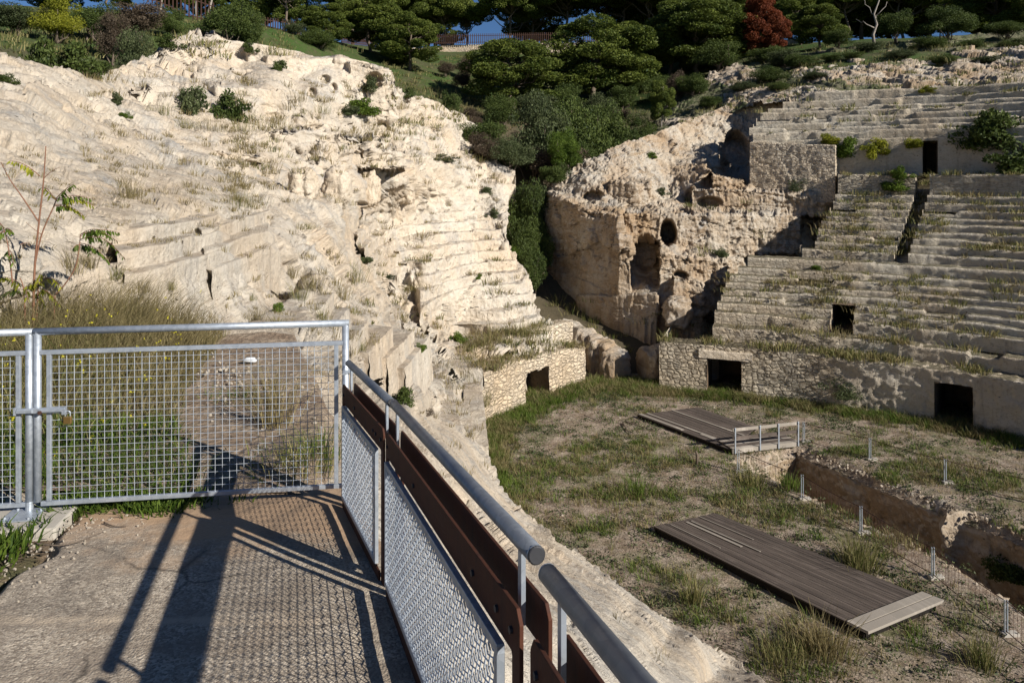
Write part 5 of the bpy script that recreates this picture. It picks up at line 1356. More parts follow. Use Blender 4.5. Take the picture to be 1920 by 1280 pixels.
for nm, z0, z1, off in (('wall', -1.9, -0.02, 0.0),):
    pl = np.array([P(640, 84, 96)[:2], P(700, 89, 104)[:2], WZ(812, 84)[:2], WZ(930, 82)[:2], WZ(1040, 80)[:2], WZ(1150, 79)[:2], P(1300, 78, 112)[:2], P(1500, 74, 112)[:2]])
    zt = np.array([P(640, 83, 96)[2], P(700, 88, 104)[2], WZ(812, 84)[2], WZ(930, 82)[2], WZ(1040, 80)[2], WZ(1150, 79)[2], P(1300, 78, 112)[2], P(1500, 74, 112)[2]])
    wall_strip('wall', pl, None, zt - 1.75, zt + 0.02, 980, M['ruin'], hw, 0.05, 0.6, 0.1, 1.0, org=np.array(hw.location))
# ================================================================== VEGETATION
bpy.context.view_layer.update()
_dg = bpy.context.evaluated_depsgraph_get()
SKIP = ('wire', 'frame', 'handrail', 'steel', 'kick', 'bolt', 'support', 'cable', 'post', 'rim', 'end_cap', 'tube', 'latch', 'lug', 'body', 'shackle', 'rusty', 'picket', 'cross')
def hit(px, py, dmax=400.0):
    d = Vector(((px - CX) / F, 1.0, (CY - py) / F)).normalized(); o = Vector((0, 0, 0))
    for _ in range(24):
        ok, loc, nor, idx, ob, _m = bpy.context.scene.ray_cast(_dg, o, d)
        if not ok: return None
        if ob.name.startswith(SKIP): o = loc + d * 0.01; continue
        return np.array(loc), np.array(nor), ob.name
    return None
def hz(x, y, z0=60.0):
    ok, loc, nor, idx, ob, _m = bpy.context.scene.ray_cast(_dg, Vector((x, y, z0)), Vector((0, 0, -1)))
    return loc[2] if ok else None
def leaf_quads(c, ln, wd, rg, up=0.3, axis=None):
    """diamond leaves at centres c"""
    n = len(c); a = rg.normal(size=(n, 3)) if axis is None else axis + rg.normal(size=(n, 3)) * 0.45
    a[:, 2] += up; a /= np.linalg.norm(a, axis=1, keepdims=True)
    b = np.cross(a, rg.normal(size=(n, 3))); b /= (np.linalg.norm(b, axis=1, keepdims=True) + 1e-9)
    ln = np.broadcast_to(ln, (n,))[:, None] * 0.5; wd = np.broadcast_to(wd, (n,))[:, None] * 0.5
    v = np.stack([c - a * ln, c + b * wd, c + a * ln, c - b * wd], 1)
    return v.reshape(-1, 3), np.arange(n * 4).reshape(n, 4)
def cloud_mesh(name, clumps, per, ln, wd, seed, mat, up=0.3, shell=0.55):
    """clumps: (cx,cy,cz,rx,rz); leaves crowd the outside of each clump"""
    rg = np.random.default_rng(seed); cs = []; ts = []
    for (x, y, z, rx, rz) in clumps:
        n = max(8, int(per * rx * rx)); d = rg.normal(size=(n, 3)); d /= np.linalg.norm(d, axis=1, keepdims=True)
        r = rg.uniform(shell, 1.0, n) ** 0.7 * (1 + 0.28 * fbm(d * 1.7 + x * 3 + y, 3, 2.2, .6, seed))
        d[:, 2] = np.where(d[:, 2] < 0, d[:, 2] * 0.75, d[:, 2])
        cs.append(np.array([x, y, z]) + d * r[:, None] * np.array([rx, rx, rz])); ts.append(np.clip(rg.normal(0.45 + rg.uniform(-.18, .18), 0.22, n), 0, 1))
    c = np.vstack(cs); t = np.concatenate(ts)
    v, f = leaf_quads(c, ln * rg.uniform(.6, 1.3, len(c)), wd * rg.uniform(.7, 1.3, len(c)), rg, up)
    return raw_mesh(name, v, f, mat, smooth=False, tint=np.repeat(t, 4))
def limb_path(a, b, rg, k=6, w=0.08):
    q = np.linspace(0, 1, k)[:, None]; L_ = np.linalg.norm(np.asarray(b) - np.asarray(a))
    p = np.asarray(a) + (np.asarray(b) - np.asarray(a)) * q; p[1:-1] += rg.normal(size=(k - 2, 3)) * w * L_; return p
def wood_mesh(name, limbs, mat):
    m = MB()
    for p, r0, r1 in limbs: m.tube(p, np.linspace(r0, r1, len(p)), 7, True)
    return raw_mesh(name, np.vstack(m.v), m.f, mat, smooth=True)
# ---- pines (nominal height 10 m)
def make_pine(seed, style):
    rg = np.random.default_rng(seed); cl = []; limbs = []
    lean = rg.normal(size=2) * 0.5; top = np.array([lean[0], lean[1], 7.6 if style == 'umbrella' else 8.8])
    tr = limb_path((0, 0, -0.6), top, rg, 8, 0.02); limbs.append((tr, 0.22, 0.07))
    n = 62 if style == 'umbrella' else 70
    for i in range(n):
        if style == 'umbrella':
            a = rg.uniform(0, 2 * np.pi); rr = 4.2 * math.sqrt(rg.uniform(0.02, 1)); h = 8.9 - 0.12 * rr * rr + rg.normal() * 0.5 - (1.4 * rg.random() if rg.random() < .55 else 0)
            r = rg.uniform(0.85, 1.45)
        else:
            h = rg.uniform(2.2, 9.4); a = rg.uniform(0, 2 * np.pi); env = 3.7 * (1 - ((h - 4.9) / 5.2) ** 2) ** 0.5 if abs(h - 4.9) < 5.2 else 0.3
            rr = env * math.sqrt(rg.uniform(0.15, 1)); r = rg.uniform(0.75, 1.35)
        p = np.array([lean[0] * h / 9 + rr * math.cos(a), lean[1] * h / 9 + rr * math.sin(a), h]); cl.append((*p, r, r * rg.uniform(.6, .85)))
        if i % 3 == 0:
            b = tr[min(7, max(3, int((h - rr * .5) / top[2] * 7)))]; limbs.append((limb_path(b, p, rg, 5, .06), 0.085, 0.03))
    return (cloud_mesh('crown', cl, 620, 0.30, 0.10, seed, M['pine'], 0.7, 0.7), wood_mesh('trunk', limbs, M['bark']))
PINES = {'u': [make_pine(1000 + i, 'umbrella') for i in range(4)], 'b': [make_pine(1100 + i, 'bushy') for i in range(5)]}
def tree(name, loc, h, wide, meshes, label, cat, group=None, mat=None, rz=None, nominal=10.0, woodmat=None):
    g = empty(name, loc, random.uniform(0, 6.28) if rz is None else rz); s = h / nominal
    g.scale = (s * wide, s * wide, s); tag(g, label, cat, group)
    for nm, me in (('crown', meshes[0]), ('trunk', meshes[1])):
        o = bpy.data.objects.new(nm, me); link(o, g)
        if mat and nm == 'crown': o.material_slots[0].link = 'OBJECT'; o.material_slots[0].material = M[mat]
        if woodmat and nm == 'trunk': o.material_slots[0].link = 'OBJECT'; o.material_slots[0].material = M[woodmat]
    return g
def base(px, py, D):
    """point of the hill seen near (px,py) about D metres off, set on the ground there"""
    p = P(px, py, D); z = hz(p[0], p[1]); 
    return np.array([p[0], p[1], z if z is not None else p[2]])
def h_for(px, ytop, b): return max(1.0, (CY - ytop) / F * b[1] - b[2])
G1 = 'pines along the hilltop fence'; G2 = 'pines on the grassy hill below the fence'; G3 = 'pines in the dark wood at upper right'
PL = [
 # px, base y, D, top y, wide, style, i, label, group
 (300, 30, 70, -95, 1.0, 'u', 0, 'pine at upper left behind the picket fence, leftmost bare trunk', G1),
 (367, 36, 72, -95, 1.0, 'u', 1, 'pine at upper left, middle of three pale bare trunks by the fence', G1),
 (392, 38, 73, -90, 1.0, 'u', 2, 'pine at upper left with a curved pale trunk just right of the fence end', G1),
 (455, 50, 80, -80, 1.0, 'u', 3, 'dark pine behind the dark green shrub, left of the leaning trunk', G1),
 (540, 60, 76, -85, 0.95, 'u', 0, 'pine with a thick leaning pale trunk at the short picket fence', G1),
 (612, 100, 80, 8, 1.15, 'b', 0, 'broad bright pine left of the hilltop wall, right of the leaning trunk', G2),
 (695, 98, 88, -20, 1.05, 'b', 1, 'tall pine standing above the left end of the pale hilltop wall', G2),
 (767, 138, 84, 30, 1.15, 'b', 2, 'slanting pine above the rock tower, in front of the wall end', G2),
 (730, 110, 90, 40, 1.0, 'b', 3, 'smaller dark pine between the tall pine and the slanting one', G2),
 (660, 80, 112, -60, 1.1, 'u', 1, 'pine behind the fence at the left end of the long wall', G1),
 (745, 80, 118, -45, 1.1, 'u', 2, 'pine behind the fence, above the slanting pine', G1),
 (832, 78, 122, -12, 1.15, 'u', 3, 'umbrella pine behind the fence, just left of the blue sky gap', G1),
 (875, 78, 126, -2, 0.9, 'u', 0, 'smaller umbrella pine behind the fence beside the blue sky gap', G1),
 (955, 78, 120, -28, 1.1, 'u', 1, 'umbrella pine behind the fence, just right of the blue sky gap', G1),
 (992, 78, 126, -40, 1.0, 'u', 2, 'umbrella pine behind the fence above the grassy bank', G1),
 (1060, 78, 120, -50, 1.15, 'u', 3, 'umbrella pine behind the fence, above the big pine on the bank', G1),
 (1118, 78, 124, -45, 1.0, 'u', 0, 'pine with forked trunks against the sky behind the fence', G1),
 (1165, 78, 120, -55, 1.0, 'u', 1, 'pine at the right end of the row against the sky', G1),
 (1225, 80, 116, -60, 1.1, 'u', 2, 'tall pine closing the right side of the sky gaps', G1),
 (958, 222, 76, 76, 1.28, 'b', 4, 'large rounded bright pine alone on the grassy bank above the gorge', G2),
 (1112, 196, 86, 36, 1.25, 'b', 0, 'largest bushy pine on the hill, right of the rounded one', G2),
 (1165, 170, 90, 95, 1.3, 'b', 3, 'lower pine leaning out of the right side of the largest pine', G2),
 (1195, 150, 98, 42, 1.1, 'b', 1, 'pine behind the largest one, before the dark wood', G2),
 (1255, 175, 92, 25, 1.1, 'b', 2, 'dark pine at the left edge of the dark wood', G3),
 (1310, 165, 90, -5, 1.15, 'b', 4, 'broad green pine in the dark wood, left of the rust red tree', G3),
 (1355, 140, 92, -10, 1.1, 'b', 0, 'green pine touching the left side of the rust red tree', G3),
 (1240, 250, 70, 150, 0.72, 'b', 1, 'slender bright young pine standing above the far rock wedge', G2),
 (1500, 82, 100, -10, 1.1, 'b', 3, 'dark pine just right of the rust red tree', G3),
 (1538, 78, 92, 8, 1.05, 'b', 2, 'pine with a thin visible trunk above the rocky upper slope', G3),
 (1590, 60, 104, -40, 1.1, 'u', 3, 'shadowed pine left of the bare white trunk', G3),
 (1690, 50, 104, -50, 1.1, 'u', 1, 'shadowed pine behind the round bush at upper right', G3),
 (1780, 52, 102, -50, 1.1, 'u', 2, 'shadowed pine above the largest round bush at upper right', G3),
 (1860, 52, 98, -50, 1.1, 'b', 4, 'shadowed pine near the upper right corner', G3),
 (1930, 52, 95, -50, 1.1, 'b', 0, 'shadowed pine at the upper right corner', G3),
 (1440, 60, 114, -60, 1.1, 'u', 0, 'dark pine behind the rust red tree', G3),
 (1290, 85, 112, -60, 1.1, 'u', 3, 'dark tall pine at the back of the wood, left part', G3),
 (1365, 80, 112, -60, 1.1, 'u', 1, 'dark tall pine at the back of the wood, right part', G3),
 (1620, 45, 112, -55, 1.1, 'b', 1, 'dark pine behind the bare white trunk', G3),
 (1740, 40, 112, -55, 1.1, 'b', 2, 'dark pine at the very back between the round bushes', G3),
 (560, 45, 98, -60, 1.1, 'b', 3, 'pine at the back behind the leaning trunk', G1),
 (420, 25, 98, -80, 1.1, 'b', 1, 'pine at the back behind the dark green shrub', G1),
 (500, 35, 100, -70, 1.1, 'b', 2, 'pine at the back between the two picket fences', G1),
 (200, 0, 82, -90, 1.0, 'b', 4, 'pine above the brown shrubs at upper left', G1),
 (90, -5, 84, -95, 1.1, 'b', 0, 'pine at the top edge above the tall olive yellow shrub', G1), (335, 10, 95, -95, 1.1, 'b', 3, 'pine at the back behind the first picket fence', G1),
 (1270, 75, 124, -65, 1.2, 'b', 1, 'pine deep in the dark wood, behind the dark pine at its left edge', G3), (1335, 70, 126, -65, 1.2, 'b', 4, 'pine deep in the dark wood, above the broad green pine', G3), (1405, 60, 124, -65, 1.2, 'b', 2, 'pine deep in the dark wood, above the taller rust red tree', G3), (1480, 62, 118, -60, 1.3, 'b', 0, 'pine deep in the dark wood, right of the shorter rust red tree', G3), (1550, 50, 118, -60, 1.3, 'b', 3, 'pine deep in the dark wood, above the thin pine trunk', G3), (1665, 40, 118, -60, 1.3, 'b', 4, 'pine deep in the wood, above the round bush by the white trunk', G3), (1830, 40, 112, -60, 1.3, 'b', 1, 'pine deep in the wood near the right edge', G3), (1900, 40, 112, -60, 1.3, 'b', 2, 'pine deep in the wood at the right edge', G3),
 (700, 75, 128, -55, 1.2, 'b', 0, 'pine at the back behind the tall pine by the wall end', G1), (800, 75, 134, -35, 1.1, 'b', 2, 'pine far back behind the fence, left of the sky gap', G1), (1020, 75, 134, -45, 1.1, 'b', 3, 'pine far back behind the fence, above the grassy bank', G1), (1195, 76, 128, -60, 1.2, 'b', 0, 'pine far back behind the fence, right of the forked trunks', G1),
]
for (x, y, D, yt, wd, st, i, lb, gp_) in PL:
    if gp_ in (G2, G3) and st == 'b' and x != 1240: wd *= 1.32
    b = base(x, y, D); tree('pine_tree', b, h_for(x, yt, b), wd, PINES[st][i], lb, 'pine tree', gp_, woodmat='pale_bark' if D < 75 else None)
b = base(1420, 95, 88); tree('dead_tree', b, h_for(1420, -5, b), 0.85, PINES['b'][3], 'taller rust red dead conifer in the dark wood', 'dead tree', 'rust red dead trees', 'dead')
b = base(1452, 88, 87); tree('dead_tree', b, h_for(1452, 24, b), 0.8, PINES['b'][1], 'shorter rust red dead conifer to the right of the taller', 'dead tree', 'rust red dead trees', 'dead')
# bare white trunk
b = base(1640, 78, 88); g = empty('bare_tree', b); tag(g, 'bare twisted white dead trunk above the rocky upper slope', 'dead tree')
rg = np.random.default_rng(5); T_ = [(np.array([(0, 0, -.5), (-.2, 0, 1.2), (.25, 0, 2.4), (-.1, 0, 3.6), (.5, 0, 5.2), (.2, 0, 7)], float), .20, .06), (limb_path((-.1, 0, 2.0), (-2.0, .4, 3.1), rg), .09, .03), (limb_path((.2, 0, 3.0), (1.3, -.3, 5.0), rg), .08, .03), (limb_path((-.1, 0, 3.6), (-1.3, .3, 5.6), rg), .07, .02)]
link(bpy.data.objects.new('trunk', wood_mesh('trunk', T_, M['pale_bark'])), g)
# ---- bushes: nominal radius 1
def make_bush(seed, n_cl, per, ln, wd, mat, tall=0.8, stems=7, open_=0.0):
    rg = np.random.default_rng(seed); cl = []; limbs = []
    for i in range(n_cl):
        d = rg.normal(size=3); d /= np.linalg.norm(d); d[2] = abs(d[2]); r = rg.uniform(.15, .75)
        p = d * r * np.array([1, 1, tall * 1.35]) + np.array([0, 0, .28 * tall]); q = rg.uniform(.20, .40); cl.append((*p, q, q * rg.uniform(.6, 1.0)))
        if i < stems: limbs.append((limb_path((rg.normal() * .06, rg.normal() * .06, -.25), p * (1.1 + open_), rg, 5, .07), .030, .008))
    return (cloud_mesh('foliage', cl, per, ln, wd, seed, M[mat], .25, .35), wood_mesh('stems', limbs, M['bark']))
BU = {'s': [make_bush(1200 + i, 16, 2300, .11, .05, 'bush') for i in range(4)], 'l': [make_bush(1220 + i, 34, 5200, .055, .026, 'bush', 0.95) for i in range(4)], 't': [make_bush(1240 + i, 9, 1500, .13, .03, 'brown', .9, 14, .35) for i in range(2)]}
def bush(name, c, r, tall, kind, i, mat, label, cat='shrub', group=None, hang=False):
    g = empty(name, c, random.uniform(0, 6.28)); g.scale = (r, r, r * tall); tag(g, label, cat, group)
    for nm, me in (('foliage', BU[kind][i][0]), ('stems', BU[kind][i][1]))[:1 if hang else 2]:
        o = bpy.data.objects.new(nm, me); link(o, g)
        if nm == 'foliage' and mat: o.material_slots[0].link = 'OBJECT'; o.material_slots[0].material = M[mat]
    return g
GG = 'thicket of shrubs filling the gorge'; GL = 'shrubs along the top of the left slope'; GR = 'shrubs on the rocky upper right slope'
BL = [  # px, centre y, D(None=surface), radius px, tall, kind, i, mat, label, group
 (30, 40, 46, 52, .75, 'l', 0, 'olive', 'large grey green shrub in the top left corner', GL),
 (108, 42, 46, 42, 1.2, 'l', 1, 'yellow', 'tall olive yellow shrub near the top left corner', GL),
 (172, 42, 50, 46, .9, 'l', 2, 'bush', 'green shrub with reddish twigs right of the tall olive yellow one', GL),
 (210, 62, 46, 30, .8, 'l', 3, 'brown', 'low reddish brown shrub under the picket fence at upper left', GL),
 (262, 38, 54, 46, .95, 'l', 0, 'brown', 'big grey brown twiggy shrub below the first picket fence', GL),
 (322, 45, 58, 27, 1.0, 'l', 1, 'bush', 'dark green shrub at the right foot of the first picket fence', GL),
 (425, 42, 62, 46, .9, 'l', 2, 'bush', 'broad dark green shrub between the two upper left picket fences', GL),
 (470, 50, 64, 26, .8, 'l', 3, 'bush', 'small dark shrub at the left foot of the leaning pine', GL),
 (75, 98, 26.5, 44, .75, 's', 0, 'bush', 'dark leafy shrub behind the smooth slab, left part of the row', GL),
 (130, 112, 27.5, 46, .75, 's', 1, 'bush', 'dark leafy shrub behind the smooth slab, middle of the row', GL),
 (178, 130, 28.5, 32, .8, 's', 2, 'bush', 'dark leafy shrub at the right end of the slab row', GL),
 (250, 100, 41, 36, .8, 'l', 3, 'olive', 'grey green shrub above the pale rock, beside the twiggy brown one', GL),
 (318, 110, 41.5, 24, .9, 's', 3, 'bush', 'round dark shrub against the pale tower rock', GL),
 (550, 68, 76, 22, .8, 'l', 0, 'olive', 'low grey shrub behind the tower rock', GL),
 (597, 78, 76, 36, .6, 'l', 1, 'bush', 'dark shadowed shrub at the foot of the broad bright pine', GL),
 (362, 210, None, 26, 1.5, 's', 0, 'olive', 'dull twiggy shrub on the rock shelf, left of the pair', GL),
 (437, 222, None, 25, 1.5, 's', 1, 'bush', 'dense dark green shrub on the rock shelf, right of the pair', GL),
 (235, 221, None, 9, 1.0, 's', 2, 'fresh', 'tiny bright green plant on the bare rock', GL),
 (215, 192, None, 11, 1.2, 's', 3, 'olive', 'small thin plant in a cleft above the tiny bright one', GL),
 (10, 155, None, 17, .8, 's', 2, 'bush', 'low dark spiky plant at the left edge of the slab', GL),
 (470, 95, None, 10, 1.4, 's', 3, 'bush', 'small ivy patch high on the tower rock', GL),
 (525, 132, None, 13, 1.2, 's', 0, 'bush', 'ivy patch in the middle of the tower rock', GL),
 (693, 168, None, 14, 1.4, 's', 1, 'olive', 'hanging plant on the face of the rock tower', GL),
 (685, 214, None, 26, .8, 's', 1, 'fresh', 'bright green shrub under the rock tower', GL),
 (655, 214, None, 16, .9, 's', 2, 'olive', 'dull shrub under the rock tower, left of the bright one', GL),
 (765, 182, None, 17, .7, 's', 3, 'bush', 'dark low shrub right of the rock tower', GL),
 (905, 265, 61, 46, .95, 'l', 0, 'bush', 'dark shrub at the upper left edge of the gorge', GG),
 (1012, 252, 64, 62, .95, 'l', 1, 'olive', 'large grey green shrub in the middle of the gorge', GG),
 (1085, 245, 66, 66, .95, 'l', 2, 'bush', 'largest dark shrub of the gorge, below the largest pine', GG),
 (1132, 250, 67, 42, 1.0, 'l', 3, 'bush', 'rounded shrub at the right edge of the gorge thicket', GG),
 (955, 312, 58, 44, 1.0, 'l', 2, 'olive', 'shrub with pale bare twigs in the gorge, left of centre', GG),
 (1048, 312, 60, 56, .9, 'l', 0, 'brown', 'brownish twiggy shrub low in the gorge', GG),
 (1055, 285, 58.5, 30, 1.1, 'l', 3, 'fresh', 'small bright shrub at the front of the gorge thicket', GG),
 (985, 365, 56, 40, 1.0, 'l', 1, 'bush', 'dark shrub in the throat of the gorge', GG),
 (1000, 430, 54, 34, 1.1, 'l', 2, 'bush', 'shadowed shrub lowest in the gorge throat', GG),
 (965, 420, 53, 20, 1.2, 'l', 3, 'fresh', 'leafy plant on the shaded left wall of the gorge', GG),
 (880, 225, 66, 26, .8, 'l', 1, 'brown', 'reddish brown shrub under the rounded pine', GG),
 (848, 190, 68, 22, .8, 'l', 0, 'bush', 'dark shrub right of the rock spur, above the gorge', GG),
 (940, 215, 70, 36, .95, 'l', 3, 'bush', 'dark shrub at the foot of the rounded pine, left side', GG),
 (1005, 205, 74, 40, .95, 'l', 0, 'olive', 'dull shrub at the foot of the rounded pine, right side', GG),
 (1062, 190, 78, 36, .9, 'l', 1, 'bush', 'shadowed shrub between the rounded pine and the largest pine', GG),
 (1120, 205, 76, 34, .9, 'l', 2, 'olive', 'shrub in the shade under the largest pine', GG),
 (1165, 190, 80, 30, .9, 'l', 3, 'bush', 'shrub right of the shade under the largest pine', GG),
 (1190, 265, 67, 26, .8, 'l', 0, 'bush', 'dark shrub on the edge of the wedge ridge', GG),
 (905, 320, 58, 34, 1.0, 'l', 1, 'brown', 'bare twiggy shrub at the cliff edge, left side of the gorge', GG),
 (1090, 305, 61, 40, .95, 'l', 1, 'bush', 'dark shrub behind the left tip of the rock wedge', GG),
 (1230, 165, 82, 34, .8, 'l', 2, 'bush', 'dark shrub behind the slender young pine', GG),
 (1000, 330, 57, 36, 1.0, 'l', 3, 'olive', 'greyish shrub over the throat of the gorge', GG),
 (1040, 360, 57, 30, 1.0, 'l', 0, 'bush', 'dark shrub against the left tip of the rock wedge', GG),
 (990, 480, 52, 30, 1.0, 'l', 2, 'bush', 'low dark shrub on the gorge floor', GG),
 (1350, 110, 86, 40, .8, 'l', 3, 'bush', 'dark shrub on the edge of the dark wood, above the pale outcrop', GR),
 (1440, 120, 84, 36, .7, 'l', 0, 'bush', 'dark shrub under the rust red trees', GR),
 (875, 118, 88, 26, .7, 'l', 1, 'brown', 'bare grey bush on the grass bank, left of the rounded pine', None),
 (835, 122, 86, 20, .6, 'l', 2, 'brown', 'flat bare grey bush on the grass bank', None),
 (868, 148, 82, 22, .8, 'l', 3, 'brown', 'grey bush low on the grass bank beside the rounded pine', None),
 (1005, 112, 100, 15, .7, 'l', 0, 'brown', 'small bare bush under the hilltop wall, between the two big pines', None),
 (1165, 215, 74, 20, .6, 'l', 0, 'brown', 'dry brown bush beside the footpath right of the gorge', GG),
 (1200, 240, 70, 28, .7, 'l', 1, 'bush', 'dark bush at the foot of the slender young pine', GG),
 (1270, 130, 80, 17, 1.2, 'l', 2, 'brown', 'rusty brown bush below the dark wood', GR),
 (1300, 165, 78, 32, .7, 'l', 3, 'bush', 'dark bush left of the pale outcrop', GR),
 (1680, 45, 84, 32, .85, 'l', 0, 'bush', 'round bush right of the bare white trunk', GR),
 (1778, 48, 82, 40, .85, 'l', 1, 'bush', 'largest round bush at upper right', GR),
 (1890, 55, 80, 34, .6, 'l', 2, 'bush', 'dark bush by the upper right corner', GR),
 (1470, 118, 80, 34, .6, 'l', 3, 'olive', 'grey green bush in the middle of the upper right slope', GR),
 (1500, 140, 77, 32, .6, 'l', 0, 'bush', 'dark bush right of the pale outcrop', GR),
 (1440, 165, 74, 34, .6, 'l', 1, 'bush', 'dark bush below the pale outcrop', GR),
 (1390, 175, 73, 24, .6, 'l', 2, 'olive', 'low bush at the edge above the far rock wedge', GR),
 (1570, 75, 84, 28, .6, 'l', 3, 'bush', 'low bush under the thin pine trunk', GR),
 (1630, 98, 79, 28, .55, 'l', 0, 'olive', 'flat bush below the bare white trunk', GR),
 (1740, 90, 79, 30, .5, 'l', 1, 'bush', 'flat dark bush below the largest round bush', GR),
 (1820, 88, 78, 24, .5, 'l', 2, 'bush', 'small flat bush near the right edge of the upper slope', GR),
 (1330, 195, 73, 22, .6, 'l', 3, 'bush', 'low bush over the shaded hollow of the rock wedge', GR),
 (1560, 118, 76, 22, .5, 'l', 0, 'bush', 'small bush among pale stones on the upper slope', GR),
 (1690, 120, 73, 26, .5, 'l', 2, 'olive', 'grey green bush among the stones below the bare white trunk, lower one', GR),
 (1770, 128, 71, 24, .45, 'l', 3, 'bush', 'low dark bush above the highest seat rows', GR),
 (1850, 125, 70, 26, .45, 'l', 0, 'olive', 'low grey green bush above the highest seat rows, near the right edge', GR),
 (1900, 95, 75, 24, .5, 'l', 1, 'bush', 'dark bush at the right edge of the upper slope', GR),
 (1530, 160, 70, 24, .45, 'l', 2, 'olive', 'low dry bush at the left end of the highest seat rows', GR),
 (1460, 195, 69, 22, .45, 'l', 3, 'bush', 'low dark bush on the brow over the rubble wall', GR),
 (1600, 128, 75, 20, .5, 'l', 0, 'bush', 'small dark bush in the middle of the stony upper slope', GR),
 (1585, 288, None, 24, 1.1, 's', 0, 'fresh', 'bright leafy bush growing from the wall above the upper seats', 'bushes on the far stand'),
 (1636, 290, None, 20, 1.2, 's', 1, 'yellow', 'yellowish bush on the wall right of the bright leafy one', 'bushes on the far stand'),
 (1712, 275, None, 16, .9, 's', 2, 'yellow', 'yellow bush beside the upper doorway', 'bushes on the far stand'),
 (1545, 268, None, 20, .6, 's', 3, 'yellow', 'yellowish trailing plant on the top of the rubble wall', 'bushes on the far stand'),
 (1850, 272, None, 46, .9, 's', 0, 'bush', 'large dark cascading bush right of the upper doorway', 'bushes on the far stand'),
 (1895, 325, None, 40, .9, 's', 1, 'bush', 'dark bush at the right edge above the upper seats', 'bushes on the far stand'),
 (1672, 355, None, 20, .8, 's', 2, 'fresh', 'grassy plant on the top seats of the upper block', 'bushes on the far stand'),
 (1690, 330, None, 15, .9, 's', 3, 'fresh', 'leafy plant on the wall left of the stairway', 'bushes on the far stand'),
 (1740, 172, None, 11, .8, 's', 1, 'yellow', 'small yellow green bush among the highest seat rows', 'bushes on the far stand'),
 (1495, 355, None, 18, .9, 't', 0, 'olive', 'thin twiggy bush at the foot of the rubble wall', 'bushes on the far stand'),
 (1577, 582, None, 17, .9, 's', 2, 'yellow', 'yellow green plant hanging over the lower doorway of the stand', 'bushes on the far stand'),
 (1335, 600, None, 14, 1.0, 's', 3, 'brown', 'dark bush at the left foot of the lower seats', 'bushes on the far stand'),
 (1575, 735, None, 30, .8, 't', 1, 'olive', 'grey twiggy bush against the arena wall between the two doorways', 'bushes on the far stand'),
 (1530, 505, None, 10, .7, 's', 0, 'fresh', 'small fresh plant below the wall between the seat blocks', 'bushes on the far stand'),
 (1218, 295, None, 12, .9, 's', 1, 'fresh', 'bright plant on the ridge of the far rock wedge', None),
 (1350, 478, None, 18, .8, 's', 2, 'olive', 'dry bush on the ledge of the far rock wedge', None),
 (1242, 362, None, 15, .7, 's', 3, 'olive', 'low green plant on top of the far rock wedge', None),
 (853, 640, None, 20, 1.0, 's', 1, 'fresh', 'leafy green plant against the pale rock above the ruined wall', 'plants on the near rock seats'),
 (790, 655, None, 11, 1.3, 's', 2, 'fresh', 'fresh plant at the cut end of the rock stairs', 'plants on the near rock seats'),
 (757, 750, None, 27, 1.2, 's', 0, 'bush', 'dark green bush beside the handrail joint', 'plants on the near rock seats'),
 (800, 775, None, 13, 1.0, 't', 0, 'brown', 'dry twiggy plant just right of the dark bush by the handrail', 'plants on the near rock seats'),
 (897, 520, None, 12, .6, 's', 3, 'fresh', 'spreading green plant on the middle of the rock seats', 'plants on the near rock seats'),
 (725, 520, None, 17, .6, 's', 1, 'olive', 'dull shrub in the diagonal gully of the rock seats', 'plants on the near rock seats'),
 (680, 490, None, 24, .6, 's', 2, 'olive', 'low shrub at the upper end of the gully in the rock seats', 'plants on the near rock seats'),
 (923, 404, None, 12, 1.1, 's', 3, 'olive', 'small plant on the cliff edge left of the gorge', 'plants on the near rock seats'),
 (912, 360, None, 15, .8, 's', 0, 'olive', 'dull plant near the cliff edge left of the gorge', 'plants on the near rock seats'),
 (835, 300, None, 26, .45, 's', 1, 'olive', 'long low plant across the pale slope left of the gorge', 'plants on the near rock seats'),
 (522, 583, None, 14, 1.4, 's', 0, 'fresh', 'bright ivy hanging beside the path above the gate rail', 'plants on the near rock seats'),
 (1885, 1070, None, 46, .9, 's', 2, 'bush', 'dark shrub down in the pit at the right edge', None),
 (1650, 1040, None, 9, .5, 's', 3, 'olive', 'small low weed near the pit fence', None),
]
for (x, y, D, rp, tall, kind, i, mat, lb, gq) in BL:
    if D is None:
        r = hit(x, y)
        if r is None: continue
        c = r[0]; hg = r[1][2] < 0.6; rad = 1.35 * rp / F * c[1]; c = c + np.array([0, -0.15 * rad, -0.38 * rad * tall])
    else:
        p = P(x, y, D); rad = rp / F * D; z = p[2] - 0.55 * rad * tall; zz = hz(p[0], p[1]); c = np.array([p[0], p[1], z if zz is None else max(zz - 0.05, min(z, zz + 0.4 * rad))])
        if zz is not None and z > zz + .3 * rad: tall = min(2.2, (p[2] + 0.62 * rad * tall - c[2]) / (1.2 * rad))
    if gq in (GG, GL, GR): rad *= 1.3
    if gq == 'bushes on the far stand': rad *= 1.55 if x > 1800 else 1.25
    bush('shrub', c, rad, tall, kind, i, mat, lb, 'shrub', gq, hang=(D is None and hg))
